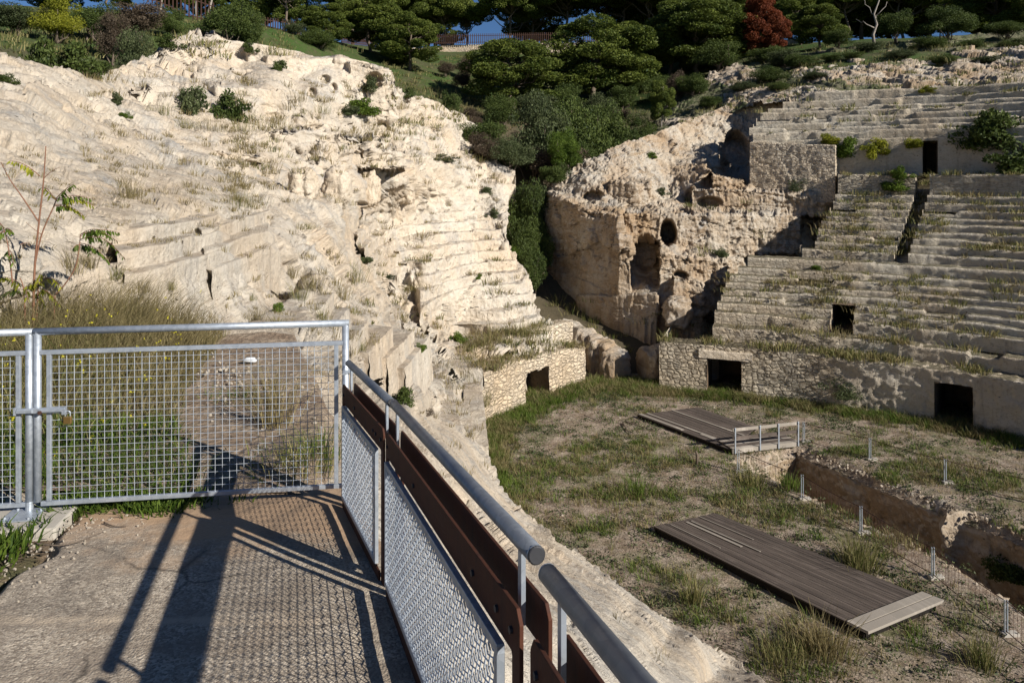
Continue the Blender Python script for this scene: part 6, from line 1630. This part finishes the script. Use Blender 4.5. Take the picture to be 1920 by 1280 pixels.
# ---- grass
def blades(name, base_, h, lean, width, mat, rg, tint=None, label=None, seg=2):
    n = len(base_); a = rg.uniform(0, 2 * np.pi, n); side = np.stack([np.cos(a), np.sin(a), 0 * a], 1)
    h = np.broadcast_to(h, (n,))[:, None]; w = np.broadcast_to(width, (n,))[:, None]
    up = np.array([0, 0, 1.0])
    m = base_ + lean * h * 0.32 + up * h * 0.58; t = base_ + lean * h + up * h * 0.92
    v = np.stack([base_ - side * w * .5, base_ + side * w * .5, m - side * w * .42, m + side * w * .42, t - side * w * .08, t + side * w * .08], 1).reshape(-1, 3)
    i = np.arange(n)[:, None] * 6
    f = np.concatenate([i + np.array([[0, 1, 3, 2]]), i + np.array([[2, 3, 5, 4]])], 0)
    tint = rg.uniform(0, 1, n) if tint is None else tint
    return mesh_obj(name, v, f, M[mat], tint=np.repeat(tint, 6), smooth=False)
def tufts(centres, per, rad, h, rg, wind=(0, 0)):
    C_ = []; H_ = []; L_ = []
    for c, pr, r, hh in zip(centres, np.broadcast_to(per, len(centres)), np.broadcast_to(rad, len(centres)), np.broadcast_to(h, len(centres))):
        pr = max(4, int(pr)); q = rg.normal(size=(pr, 2)) * r * .5; b = np.concatenate([np.asarray(c)[:2] + q, np.full((pr, 1), c[2] - 0.03)], 1)
        C_.append(b); H_.append(hh * rg.uniform(.45, 1.15, pr)); l = q / (r + 1e-6) * .55 + rg.normal(size=(pr, 2)) * .22 + np.array(wind); L_.append(np.concatenate([l, np.zeros((pr, 1))], 1))
    return np.vstack(C_), np.concatenate(H_), np.vstack(L_)
rg = np.random.default_rng(99)
# arena: broad patches, thicker along the walls
def arena_pts(n, fn):
    out = []
    while len(out) < n:
        x = rg.uniform(-4, 27, 4000); y = rg.uniform(9, 44, 4000); p = np.stack([x, y, 0 * x], 1)
        d = fn(x, y, p); k = rg.random(4000) < d
        k &= ~inpoly(x, y, TRP)
        px = CX + F * x / y; k &= (px < 2100)
        for q in DECKS: k &= ~inpoly(x, y, q)
        out += list(np.stack([x, y], 1)[k])
    return np.array(out[:n])
DECKS = [np.array([on_z(*q, -11.8)[:2] for q in ((1226, 986), (1342, 961), (1757, 1126), (1622, 1182))]), np.array([on_z(*q, -11.8)[:2] for q in ((1195, 777), (1308, 763), (1418, 800), (1368, 842))])]
def seg_d(x, y, pts):
    d = np.full(x.shape, 1e9)
    for a, b in zip(pts[:-1], pts[1:]):
        ab = b - a; t = np.clip(((x - a[0]) * ab[0] + (y - a[1]) * ab[1]) / (ab @ ab), 0, 1); d = np.minimum(d, np.hypot(x - a[0] - ab[0] * t, y - a[1] - ab[1] * t))
    return d
POD_L = np.array([on_z(*q, -9.4)[:2] for q in ((1440, 1280), (1300, 1180), (1080, 1040), (930, 900), (880, 775))]); POD_L = np.vstack([POD_L, RW])
POD_R = arc(np.linspace(0, _len[-1], 60), 0.0)
def dens(x, y, p):
    n = fbm(p * 0.32, 4, 2.2, .6, 1300); m = fbm(p * 1.1, 3, 2.2, .6, 1310)
    d = 0.75 * sstep(-0.04, 0.24, n) * sstep(-0.2, 0.2, m) + 0.03
    ix = CX + F * x / y; iy = CY + F * 12 / y
    for (gx, gy, rx, ry) in ((1180, 928, 130, 20), (1060, 880, 70, 26), (1400, 935, 70, 34), (1470, 965, 80, 26), (1130, 990, 70, 14), (1570, 965, 60, 24), (1680, 1010, 60, 24), (1730, 885, 110, 22), (1850, 905, 80, 18), (1000, 905, 40, 40), (1260, 870, 80, 12), (1110, 840, 60, 12), (1330, 1150, 60, 24), (1590, 850, 60, 10), (1500, 1240, 110, 40), (1250, 1080, 40, 20)):
        d = np.maximum(d, 0.85 * sstep(1.25, 0.55, np.hypot((ix - gx) / rx, (iy - gy) / ry) + 0.9 * m))
    dl = seg_d(x, y, POD_L); dr = seg_d(x, y, POD_R)
    d = np.maximum(d, sstep(2.6, 0.6, dl + m) * sstep(20, 27, y)); d = np.maximum(d, 0.9 * sstep(1.9, 0.3, dr + .7 * m)); d = np.maximum(d, sstep(2.2, 0.5, np.hypot((x - 5.5) / 2.4, (y - 41.6) / 1.0) + m))
    return d
ap = arena_pts(9000, dens); dl = np.minimum(seg_d(ap[:, 0], ap[:, 1], POD_L) + 8 * (ap[:, 1] < 22), seg_d(ap[:, 0], ap[:, 1], POD_R))
cz = floor_h(ap[:, 0], ap[:, 1]); near = sstep(2.2, 0.5, dl)
hh = 0.13 + 0.20 * rg.random(len(ap)) ** 2 + 0.30 * near * rg.random(len(ap))
kind = fbm(np.stack([ap[:, 0], ap[:, 1], 0 * cz], 1) * 0.5, 3, 2.2, .6, 1320) + rg.normal(size=len(ap)) * .25
for nm, mt, sel in (('green_grass', 'grass', kind > 0.10), ('mixed_grass', 'mixgrass', (kind <= 0.10) & (kind > -.22)), ('dry_grass', 'straw', kind <= -0.22)):
    c = np.concatenate([ap[sel], cz[sel][:, None]], 1); b_, h_, l_ = tufts(c, 16 + 14 * near[sel], 0.14 + .16 * rg.random(sel.sum()), hh[sel], rg, (-.1, 0))
    tag(blades(nm, b_, h_, l_, 0.020, mt, rg), kind='stuff')
# low creeping weeds on the arena gravel
ap2 = arena_pts(3600, lambda x, y, p: 0.10 + 0.8 * sstep(0.0, 0.3, fbm(p * 0.55, 4, 2.2, .6, 1330))); zz = floor_h(ap2[:, 0], ap2[:, 1]); cs = []
for c, z in zip(ap2, zz):
    k = 16; q = rg.normal(size=(k, 2)) * rg.uniform(.06, .26); cs.append(np.concatenate([c + q, np.full((k, 1), z + .03) + rg.uniform(0, .06, (k, 1))], 1))
v, f = leaf_quads(np.vstack(cs), 0.085 * rg.uniform(.5, 1.3, len(cs) * 16), 0.05, rg, .1)
tag(mesh_obj('ground_weeds', v, f, M['olive'], tint=np.repeat(rg.uniform(0, 1, len(cs) * 16), 4), smooth=False), kind='stuff')
# big tussocks in the arena that stand out
for (x, y, n, r, h, mt, lb) in ((1610, 1062, 420, .55, .95, 'mixgrass', 'largest straw tipped grass tussock beside the big wooden deck'), (1545, 1225, 420, .6, .8, 'straw', 'dry straw coloured tussock in front of the end of the big deck'), (1470, 1240, 420, .8, .55, 'mixgrass', 'wide green and straw tussock at the bottom edge of the arena'),
        (1195, 925, 260, .8, .6, 'grass', 'green tussock in the middle of the arena, left of the deck'), (1480, 915, 200, .35, .6, 'grass', 'green tussock beside the second post of the near cable fence'), (1840, 1245, 220, .4, .7, 'mixgrass', 'grass tussock near the lower right corner'), (1405, 905, 260, .7, .55, 'mixgrass', 'pale green tussock beside the first post of the near cable fence'), (1300, 1130, 160, .3, .7, 'mixgrass', 'thin grass tussock at the near left side of the big deck')):
    c = on_z(x, y, -12.0); b_, h_, l_ = tufts([c], n, r, h, rg)
    o = blades('grass_tussock', b_ - c, h_, l_, 0.018, mt, rg); o.location = tuple(c); tag(o, lb, 'grass tussock', 'large grass tussocks in the arena')
# dry tufts scattered over rock ledges and seats
def scatter_px(n, regions, rgx):
    out = []
    for (x0, y0, x1, y1, w) in regions:
        for _ in range(int(n * w)):
            r = hit(rgx.uniform(x0, x1), rgx.uniform(y0, y1))
            if r is None or r[1][2] < 0.55: continue
            if any(k in r[2] for k in ('deck', 'board', 'path', 'foliage', 'crown')): continue
            out.append(r[0])
    return np.array(out)
pts = scatter_px(100, [(380, 480, 640, 640, .8), (560, 470, 800, 740, .5), (650, 380, 1010, 650, 2.6), (870, 620, 1100, 710, 1.6), (780, 690, 960, 900, .5), (200, 330, 560, 480, 1.2), (420, 150, 960, 380, 4.6), (150, 130, 480, 320, 1.6), (0, 250, 300, 560, 1.2), (960, 900, 1450, 1270, .25), (620, 230, 760, 260, .5)], rg)
D_ = pts[:, 1]; hh = np.clip(0.010 * D_, .10, .38) * rg.uniform(.5, 1.3, len(pts))
b_, h_, l_ = tufts(pts, 26, hh * 1.0, hh, rg); tag(blades('dry_grass', b_, h_, l_, np.repeat(np.clip(.0007 * D_, .005, .03), 26), 'straw', rg), kind='stuff')
pts = scatter_px(100, [(650, 470, 1010, 650, .8), (870, 620, 1100, 700, 1.4), (430, 170, 960, 330, 1.2), (1000, 560, 1340, 700, 1.6), (1280, 370, 1560, 480, .8)], rg)
D_ = pts[:, 1]; hh = np.clip(0.010 * D_, .10, .5) * rg.uniform(.5, 1.3, len(pts))
b_, h_, l_ = tufts(pts, 30, hh * 1.1, hh, rg); tag(blades('green_grass', b_, h_, l_, np.repeat(np.clip(.0008 * D_, .005, .035), 30), 'mixgrass', rg), kind='stuff')
# larger tussocks rooted in cracks and on ledges of the pale slope
tl = [(245,372,46,20),(450,388,34,38),(560,190,20,20),(600,212,18,16),(690,243,18,30),(780,236,18,26),(815,300,16,22),(640,96,14,26),(520,240,26,40),(460,246,22,30),(400,246,26,26),(350,240,20,14),(135,510,50,12),(575,428,12,16),(930,640,34,34),(985,632,38,30),(905,655,26,20),(1005,625,24,16),(830,690,20,20),(660,530,44,18),(590,545,40,14),(560,560,30,14),(640,560,30,16),(520,105,20,22),(380,88,14,26),(300,215,22,26),(745,205,20,16),(770,545,16,16),(870,705,22,18),(910,760,34,10),(545,520,26,10),(605,600,22,12),(585,620,18,12),(675,655,16,12),(480,600,26,10),(520,610,18,10),(530,560,14,10),(470,560,12,10),(165,500,30,10),(215,520,24,10),(265,545,26,12),(320,540,20,10)]
for mt, sl in (('straw', slice(0, None, 2)), ('mixgrass', slice(1, None, 2))):
    A_ = []
    for (x, y, hp, rp_) in tl[sl]:
        r = hit(x, y)
        if r is None: continue
        d = r[0][1] / F; b_, h_, l_ = tufts([r[0]], 90, rp_ * d * 1.3, hp * d * 1.25, rg); A_.append((b_, h_, l_, np.full(len(b_), max(.006, d * .55))))
    tag(blades('rock_tussocks', *[np.concatenate([q[i] for q in A_]) for i in range(3)], np.concatenate([q[3] for q in A_]), mt, rg), kind='stuff')
# weeds growing along the far seats
pts = scatter_px(100, [(1350, 480, 1920, 700, 11.0), (1520, 330, 1920, 480, 13.0), (1420, 225, 1920, 330, 3.0), (1560, 300, 1920, 330, 2.2), (1300, 630, 1720, 700, 1.5)], rg)
w_ = fbm(pts * np.array([.3, .3, .3]), 3, 2.2, .6, 1350) > -0.10; pts = pts[w_]; D_ = pts[:, 1]; hh = 0.36 * rg.uniform(.4, 1.5, len(pts)); sel = rg.random(len(pts)) < .7
for nm, mt, q in (('green_weeds', 'mixgrass', sel), ('dry_weeds', 'straw', ~sel)):
    b_, h_, l_ = tufts(pts[q], 28, hh[q] * 1.3, hh[q], rg); tag(blades(nm, b_, h_, l_, .035, mt, rg), kind='stuff')
# hill turf and rough slope
pts = scatter_px(100, [(700, 100, 1200, 240, 6), (1200, 80, 1920, 230, 7), (0, 20, 560, 110, 3)], rg)
pts = pts[pts[:, 1] > 40]; D_ = pts[:, 1]; hh = 0.42 * rg.uniform(.4, 1.4, len(pts)); b_, h_, l_ = tufts(pts, 22, hh * 1.6, hh, rg); tag(blades('slope_grass', b_, h_, l_, .06, 'mixgrass', rg), kind='stuff')
# tall grass behind the gate
def patch(n, fx, fy, hfun, wid, mt, nm, wind, spread=.28):
    x = fx(n); y = fy(n); k = (x < np.interp(y, [4.9, 6.8, 8.5, 10.4], [-2.2, -3.0, -3.6, -3.9]) + 0.5 * fbm(np.stack([x, y, 0 * x], 1) * .7, 3, 2.1, .5, 1400)); x, y = x[k], y[k]
    z = soil_z(x, y) - .03; b_ = np.stack([x, y, z], 1); h_ = hfun(x, y) * rg.uniform(.5, 1.15, len(x)); l_ = np.concatenate([rg.normal(size=(len(x), 2)) * spread + np.array(wind), np.zeros((len(x), 1))], 1)
    tn = np.clip(rg.normal(.45, .28, len(x)), 0, 1); return tag(blades(nm, b_, h_, l_, wid, mt, rg, tn), kind='stuff')
U_ = rg.uniform
patch(18000, lambda n: U_(-8.5, -2.2, n), lambda n: U_(5.0, 10.4, n), lambda x, y: 0.18 + 0.55 * sstep(5.3, 7.5, y) * sstep(-3.0, -4.6, x + .25 * (y - 7)), .008, 'mixgrass', 'tall_green_grass', (.06, 0))
patch(22000, lambda n: U_(-8.5, -2.6, n), lambda n: U_(6.3, 10.4, n), lambda x, y: 0.25 + 0.75 * sstep(6.0, 8.5, y) * sstep(-2.6, -4.6, x + .25 * (y - 7)), .007, 'straw', 'tall_dry_grass', (.22, 0), .35)
patch(7000, lambda n: U_(-6.0, -1.9, n), lambda n: U_(4.95, 6.4, n), lambda x, y: 0.20 + 0 * x, .010, 'fresh', 'green_weeds', (0, 0), .5)
n = 260; x = U_(-7, -2.8, n); y = U_(5.4, 9.5, n); k = x < -2.6 - .28 * (y - 5); x, y = x[k], y[k]; z = soil_z(x, y) + U_(.2, .75, len(x)) * sstep(5, 7.5, y) + .05
v, f = leaf_quads(np.repeat(np.stack([x, y, z], 1), 4, 0) + rg.normal(size=(len(x) * 4, 3)) * .008, .022, .016, rg); tag(mesh_obj('yellow_flowers', v, f, M['flower'], tint=np.repeat(rg.uniform(0, 1, len(x) * 4), 4), smooth=False), kind='stuff')
# clumps: on the trodden path, at the gate corner and along the verge
pc = []
for (x, y, n, r, h, mt) in ((515, 790, 160, .12, .62, 'straw'), (500, 740, 90, .2, .35, 'straw'), (450, 735, 160, .22, .14, 'fresh'), (390, 735, 120, .2, .13, 'fresh'), (560, 880, 240, .25, .28, 'mixgrass'), (600, 850, 150, .18, .30, 'grass'), (480, 880, 160, .3, .16, 'fresh')):
    c = on_z(x, y, -2.09 - .0); c[2] = soil_z(c[0], c[1]); b_, h_, l_ = tufts([c], n, r, h, rg); pc.append((b_, h_, l_, mt))
for mt in ('straw', 'fresh', 'mixgrass', 'grass'):
    q = [p for p in pc if p[3] == mt]
    tag(blades('path_grass', np.vstack([p[0] for p in q]), np.concatenate([p[1] for p in q]), np.vstack([p[2] for p in q]), .006, mt, rg), kind='stuff')
vb = []
for _ in range(330):
    y = U_(2.2, 4.9); x = np.interp(y, [2, 3.4, 4.4], [-2.7, -2.52, -2.72]) - abs(rg.normal()) * .35 - .03
    if y > 4.3 and rg.random() < .8: x = U_(-2.85, -1.7); y = 4.66 + abs(rg.normal()) * .12
    if rg.random() < .35: x = U_(-2.85, -2.0); y = U_(4.55, 4.85)
    vb.append((x, y, ramp_z(y) + .0))
b_, h_, l_ = tufts(np.array(vb), 14, .09, .10, rg); tag(blades('verge_weeds', b_, h_, l_, .013, 'fresh', rg), kind='stuff')
# loose stones
M['pebble'] = simple('pebbles', (0.25, 0.21, 0.165), (0.42, 0.37, 0.30), 40, 0.95, 0.004)
import bmesh as _bm
_b = _bm.new(); _bm.ops.create_icosphere(_b, subdivisions=1, radius=1.0); IV = np.array([q.co[:] for q in _b.verts]); IF = np.array([[q.index for q in fa.verts] for fa in _b.faces]); _b.free()
def stones(name, pts, size, mat):
    V = []; Fc = []
    for i, p in enumerate(pts):
        s = size * rg.uniform(.35, 1.5); v = IV * rg.uniform(.6, 1.2, 3) * s * (1 + .25 * rg.normal(size=(len(IV), 1))); V.append(v + p + np.array([0, 0, s * .25])); Fc.append(IF + i * len(IV))
    return tag(mesh_obj(name, np.vstack(V), np.vstack(Fc), mat, smooth=False), kind='stuff')
sp = []
for _ in range(300):
    t = rg.random(); y = U_(2.6, 4.5); x = np.interp(y, [2, 3.4, 4.4], [-2.7, -2.50, -2.66]) + rg.normal() * .13 + .4 * max(0, y - 3.7) * U_(0, 1); sp.append((x, y, ramp_z(y)))
for _ in range(30): y = U_(3.9, 4.6); x = U_(-2.7, -1.9); sp.append((x, y, ramp_z(y)))
stones('loose_stones', np.array(sp), 0.0065, M['pebble'])
sp = [(*(on_z(rg.normal(425, 28), rg.normal(712, 16), -2.16)[:2]), -2.13) for _ in range(60)] + [(*(on_z(U_(380, 620), U_(640, 900), -2.16)[:2]), -2.13) for _ in range(90)]
stones('loose_stones', np.array(sp), 0.016, M['pebble'])
q = arena_pts(380, lambda x, y, p: 0.2 + 0 * x); stones('loose_stones', np.concatenate([q, floor_h(q[:, 0], q[:, 1])[:, None]], 1), 0.035, M['pebble'])
rim = np.vstack([catmull(TR_F, 160) + rg.normal(size=(160, 2)) * .18, catmull(TR_F, 60) + rg.normal(size=(60, 2)) * .25]); stones('rim_stones', np.concatenate([rim, np.full((220, 1), -12.07)], 1), 0.055, M['rock_far'])
# twigs and fallen branches
def twig(name, pts, r, label, cat, mat='bark', group=None):
    pts = np.asarray(pts, float); c = pts.mean(0); m = MB(); m.tube(catmull(pts, 14) - c, np.linspace(r, r * .4, 14), 6); o = m.build(name, M[mat], smooth=True); o.location = tuple(c); return tag(o, label, cat, group)
def rp(x, y): 
    D = 1.65 / ((y - CY) / F - .09); p = P(x, y, D); p[2] += .012; return p
twig('twig', [rp(195, 983), rp(215, 990), rp(240, 989)], .005, 'short dark twig lying on the sand nearest the gate', 'twig', 'bark', 'twigs on the path')
twig('twig', [rp(65, 1022), rp(110, 1026), rp(150, 1018), rp(190, 1002)], .005, 'long thin curved twig lying across the gravelly edge of the path', 'twig', 'bark', 'twigs on the path')
fz = lambda x, y: on_z(x, y, -11.93)
twig('fallen_branch', [fz(1168, 792), fz(1175, 805), fz(1185, 818)], .04, 'dark branch lying on the arena, nearer of the two crossing sticks', 'branch', 'bark', 'branches on the arena floor')
twig('fallen_branch', [fz(1172, 790), fz(1205, 800), fz(1245, 815)], .035, 'long dark branch lying beside the far deck', 'branch', 'bark', 'branches on the arena floor')
twig('fallen_branch', [fz(1095, 778), fz(1112, 785), fz(1128, 793)], .03, 'short dark branch on the grass edge of the arena', 'branch', 'bark', 'branches on the arena floor')
s0 = on_z(1306, 873, -12.0); m = MB(); m.tube([np.zeros(3), (0.03, 0, .45), (-.02, 0, .62)], [.05, .06, .03], 7); m.tube([(0, 0, .4), (-.15, 0, .55)], [.03, .015], 5); o = m.build('stump', M['bark'], smooth=True); o.location = tuple(s0); tag(o, 'short dark stump standing alone on the arena floor between the decks', 'stump')
# ---- sapling with compound leaves beside the gate
SD = 8.6
def sp_(x, y, d=0.0): return P(x / 3.2, 240 + y / 3.2, SD + d)
def sapling(label, stems, leaves, root):
    g = empty('sapling', root); inv = np.array(g.location); tag(g, label, 'sapling', 'ailanthus saplings behind the gate')
    for pts, r0, r1 in stems:
        q = catmull([sp_(*p) for p in pts], 24); m = MB(); m.tube(q - inv, np.linspace(r0, r1, 24), 7); m.build('stem', M['stem'], g, smooth=True)
    for (a, b, mt, npair, sag) in leaves:
        A_ = sp_(*a); B_ = sp_(*b, rg.uniform(-.35, .35)); q = np.linspace(0, 1, 16)[:, None]; path = A_ + (B_ - A_) * q; L_ = np.linalg.norm(B_ - A_); path[:, 2] += (np.sin(np.pi * q[:, 0]) * sag * L_)
        m = MB(); m.tube(path - inv, np.linspace(.005, .002, 16), 5); nv0 = m.n; V = []; Fq = []; T = []
        for i in range(npair):
            u = 0.16 + 0.84 * (i + .3) / npair; c = np.array([np.interp(u, q[:, 0], path[:, k]) for k in range(3)]); d = (B_ - A_) / L_
            for s in (-1, 1):
                sd = np.cross(d, [0, 0, 1.0]); sd /= np.linalg.norm(sd); ax = sd * s * rg.uniform(.25, .6) + np.array([0, 0, -1.0]) * rg.uniform(.7, 1.0) + d * rg.uniform(.05, .45); ax /= np.linalg.norm(ax)
                ll = .105 * (1 - .45 * u) * rg.uniform(.8, 1.15) * (1 if npair > 4 else .8); w = np.cross(ax, sd + rg.normal(size=3) * .5); w /= np.linalg.norm(w); w *= ll * .16; n_ = np.cross(ax, w) * .6
                k = len(V); V += [c, c + ax * ll * .35 + w + n_, c + ax * ll * .35 - w + n_, c + ax * ll * .75 + w * .7, c + ax * ll * .75 - w * .7, c + ax * ll]
                Fq += [(k, k + 1, k + 2), (k + 1, k + 3, k + 4, k + 2), (k + 3, k + 5, k + 4)]; T += [rg.uniform(.2, 1)] * 6
        me = raw_mesh('leaf', np.vstack(m.v + [np.array(V) - inv]), m.f + [[i + nv0 for i in f_] for f_ in Fq], None, smooth=False, tint=np.array([.5] * nv0 + T), mats=[M['stem'], M[mt]], fmat=[0] * len(m.f) + [1] * len(Fq))
        link(bpy.data.objects.new('leaf', me), g)
sapling('tall sapling with reddish stems and drooping feathery leaves behind the gate tubes',
 [([(198, 1330), (205, 900), (230, 600), (260, 330), (275, 110)], .017, .006), ([(207, 830), (250, 640), (318, 480), (340, 425)], .010, .006), ([(230, 560), (130, 410), (60, 310), (5, 205)], .009, .004), ([(330, 1000), (380, 950), (450, 840), (475, 720), (482, 640)], .008, .005), ([(250, 640), (195, 600), (155, 565)], .004, .002), ([(265, 300), (310, 260), (360, 235)], .004, .002), ([(322, 1300), (325, 1100), (330, 1000)], .009, .006)],
 [((240, 290), (50, 195), 'yellow', 9, .12), ((335, 430), (545, 425), 'fresh', 11, .10), ((335, 440), (568, 470), 'yellow', 10, .16), ((330, 460), (505, 530), 'yellow', 9, .14), ((335, 425), (445, 335), 'fresh', 9, .05), ((330, 430), (235, 365), 'yellow', 7, .15), ((325, 470), (400, 480), 'fresh', 6, .10),
  ((480, 640), (720, 630), 'fresh', 12, .12), ((480, 650), (705, 680), 'fresh', 11, .16), ((480, 670), (750, 785), 'fresh', 13, .16), ((480, 690), (660, 810), 'fresh', 11, .14), ((478, 700), (440, 720), 'bush', 5, .2), ((475, 700), (545, 760), 'bush', 7, .1), ((482, 640), (600, 610), 'fresh', 8, .1)],
 P(62, 640, SD))
sapling('low sapling with yellow green feathery leaves at the left edge, beside the tall one',
 [([(140, 1320), (150, 1150), (140, 960), (120, 900)], .012, .005), ([(75, 930), (60, 800), (45, 690), (20, 600), (-10, 560)], .009, .004), ([(220, 1300), (222, 1100), (228, 960)], .010, .005)],
 [((150, 960), (-30, 905), 'yellow', 11, .12), ((145, 970), (-20, 1030), 'bush', 10, .10), ((225, 950), (375, 960), 'yellow', 10, .18), ((225, 960), (355, 1060), 'yellow', 10, .15), ((225, 965), (270, 1120), 'yellow', 9, .08), ((150, 965), (170, 1060), 'yellow', 8, .1), ((30, 610), (70, 625), 'fresh', 6, .25), ((25, 600), (-60, 590), 'fresh', 8, .15), ((25, 620), (-40, 690), 'fresh', 8, .15), ((62, 740), (85, 830), 'fresh', 8, .15), ((62, 740), (15, 830), 'fresh', 8, .15), ((120, 700), (180, 690), 'brown', 4, .1), ((225, 960), (240, 870), 'yellow', 6, .1), ((150, 960), (215, 940), 'yellow', 7, .15)],
 P(42, 645, SD))
lt = on_z(467, 678, -2.15); lt[2] = soil_z(lt[0], lt[1]) + .05
m = MB(); m.tube([(-.07, 0, .02), (-.03, .01, .035), (.05, .02, .03), (.08, .02, .02)], [.012, .03, .032, .012], 10); o = m.build('plastic_bottle', M['white_litter'], smooth=True); o.location = tuple(lt); tag(o, 'small pale bottle lying on the dirt path behind the gate mesh', 'bottle')
# ================================================================== LIGHT, SKY, CAMERA
SUN_EL = math.radians(27.5); SUN_TO = np.array([1.55, -1.14])   # horizontal direction towards the sun
w = bpy.data.worlds.new('World'); bpy.context.scene.world = w; w.use_nodes = True
nt = w.node_tree; nt.nodes.clear()
sky = nt.nodes.new('ShaderNodeTexSky'); sky.sky_type = 'NISHITA'; sky.sun_disc = False
sky.sun_elevation = SUN_EL
sky.sun_rotation = math.atan2(SUN_TO[0], SUN_TO[1]) % (2 * math.pi)
sky.altitude = 900; sky.air_density = 0.8; sky.dust_density = 0.0; sky.ozone_density = 7.0
bg = nt.nodes.new('ShaderNodeBackground'); bg.inputs[1].default_value = 0.05
ow = nt.nodes.new('ShaderNodeOutputWorld'); nt.links.new(sky.outputs[0], bg.inputs[0]); nt.links.new(bg.outputs[0], ow.inputs[0])
sd = bpy.data.lights.new('sun', 'SUN'); sd.energy = 5.0; sd.angle = math.radians(0.5); sd.color = (1.0, 0.95, 0.87)
so = bpy.data.objects.new('sun', sd); C.objects.link(so)
hv = SUN_TO / np.linalg.norm(SUN_TO)
to = Vector((hv[0] * math.cos(SUN_EL), hv[1] * math.cos(SUN_EL), math.sin(SUN_EL)))
so.rotation_euler = to.to_track_quat('Z', 'Y').to_euler()
so.location = (30, -30, 40)
cam = bpy.data.cameras.new('camera'); co = bpy.data.objects.new('camera', cam); C.objects.link(co)
cam.sensor_fit = 'HORIZONTAL'; cam.sensor_width = 36.0; cam.lens = 36.0 * F / 1920.0
cam.shift_y = -(640 - CY) / 1920.0
cam.clip_start = 0.05; cam.clip_end = 2000
co.location = (0, 0, 0); co.rotation_euler = (math.pi / 2, 0, 0)
sc = bpy.context.scene; sc.camera = co
sc.view_settings.view_transform = 'Standard'; sc.view_settings.look = 'None'
sc.view_settings.exposure = 0.48; sc.view_settings.gamma = 1.0; sc.view_settings.use_curve_mapping = False
sc.cycles.max_bounces = 5; sc.cycles.diffuse_bounces = 3; sc.cycles.transparent_max_bounces = 4; sc.cycles.caustics_reflective = False; sc.cycles.caustics_refractive = False
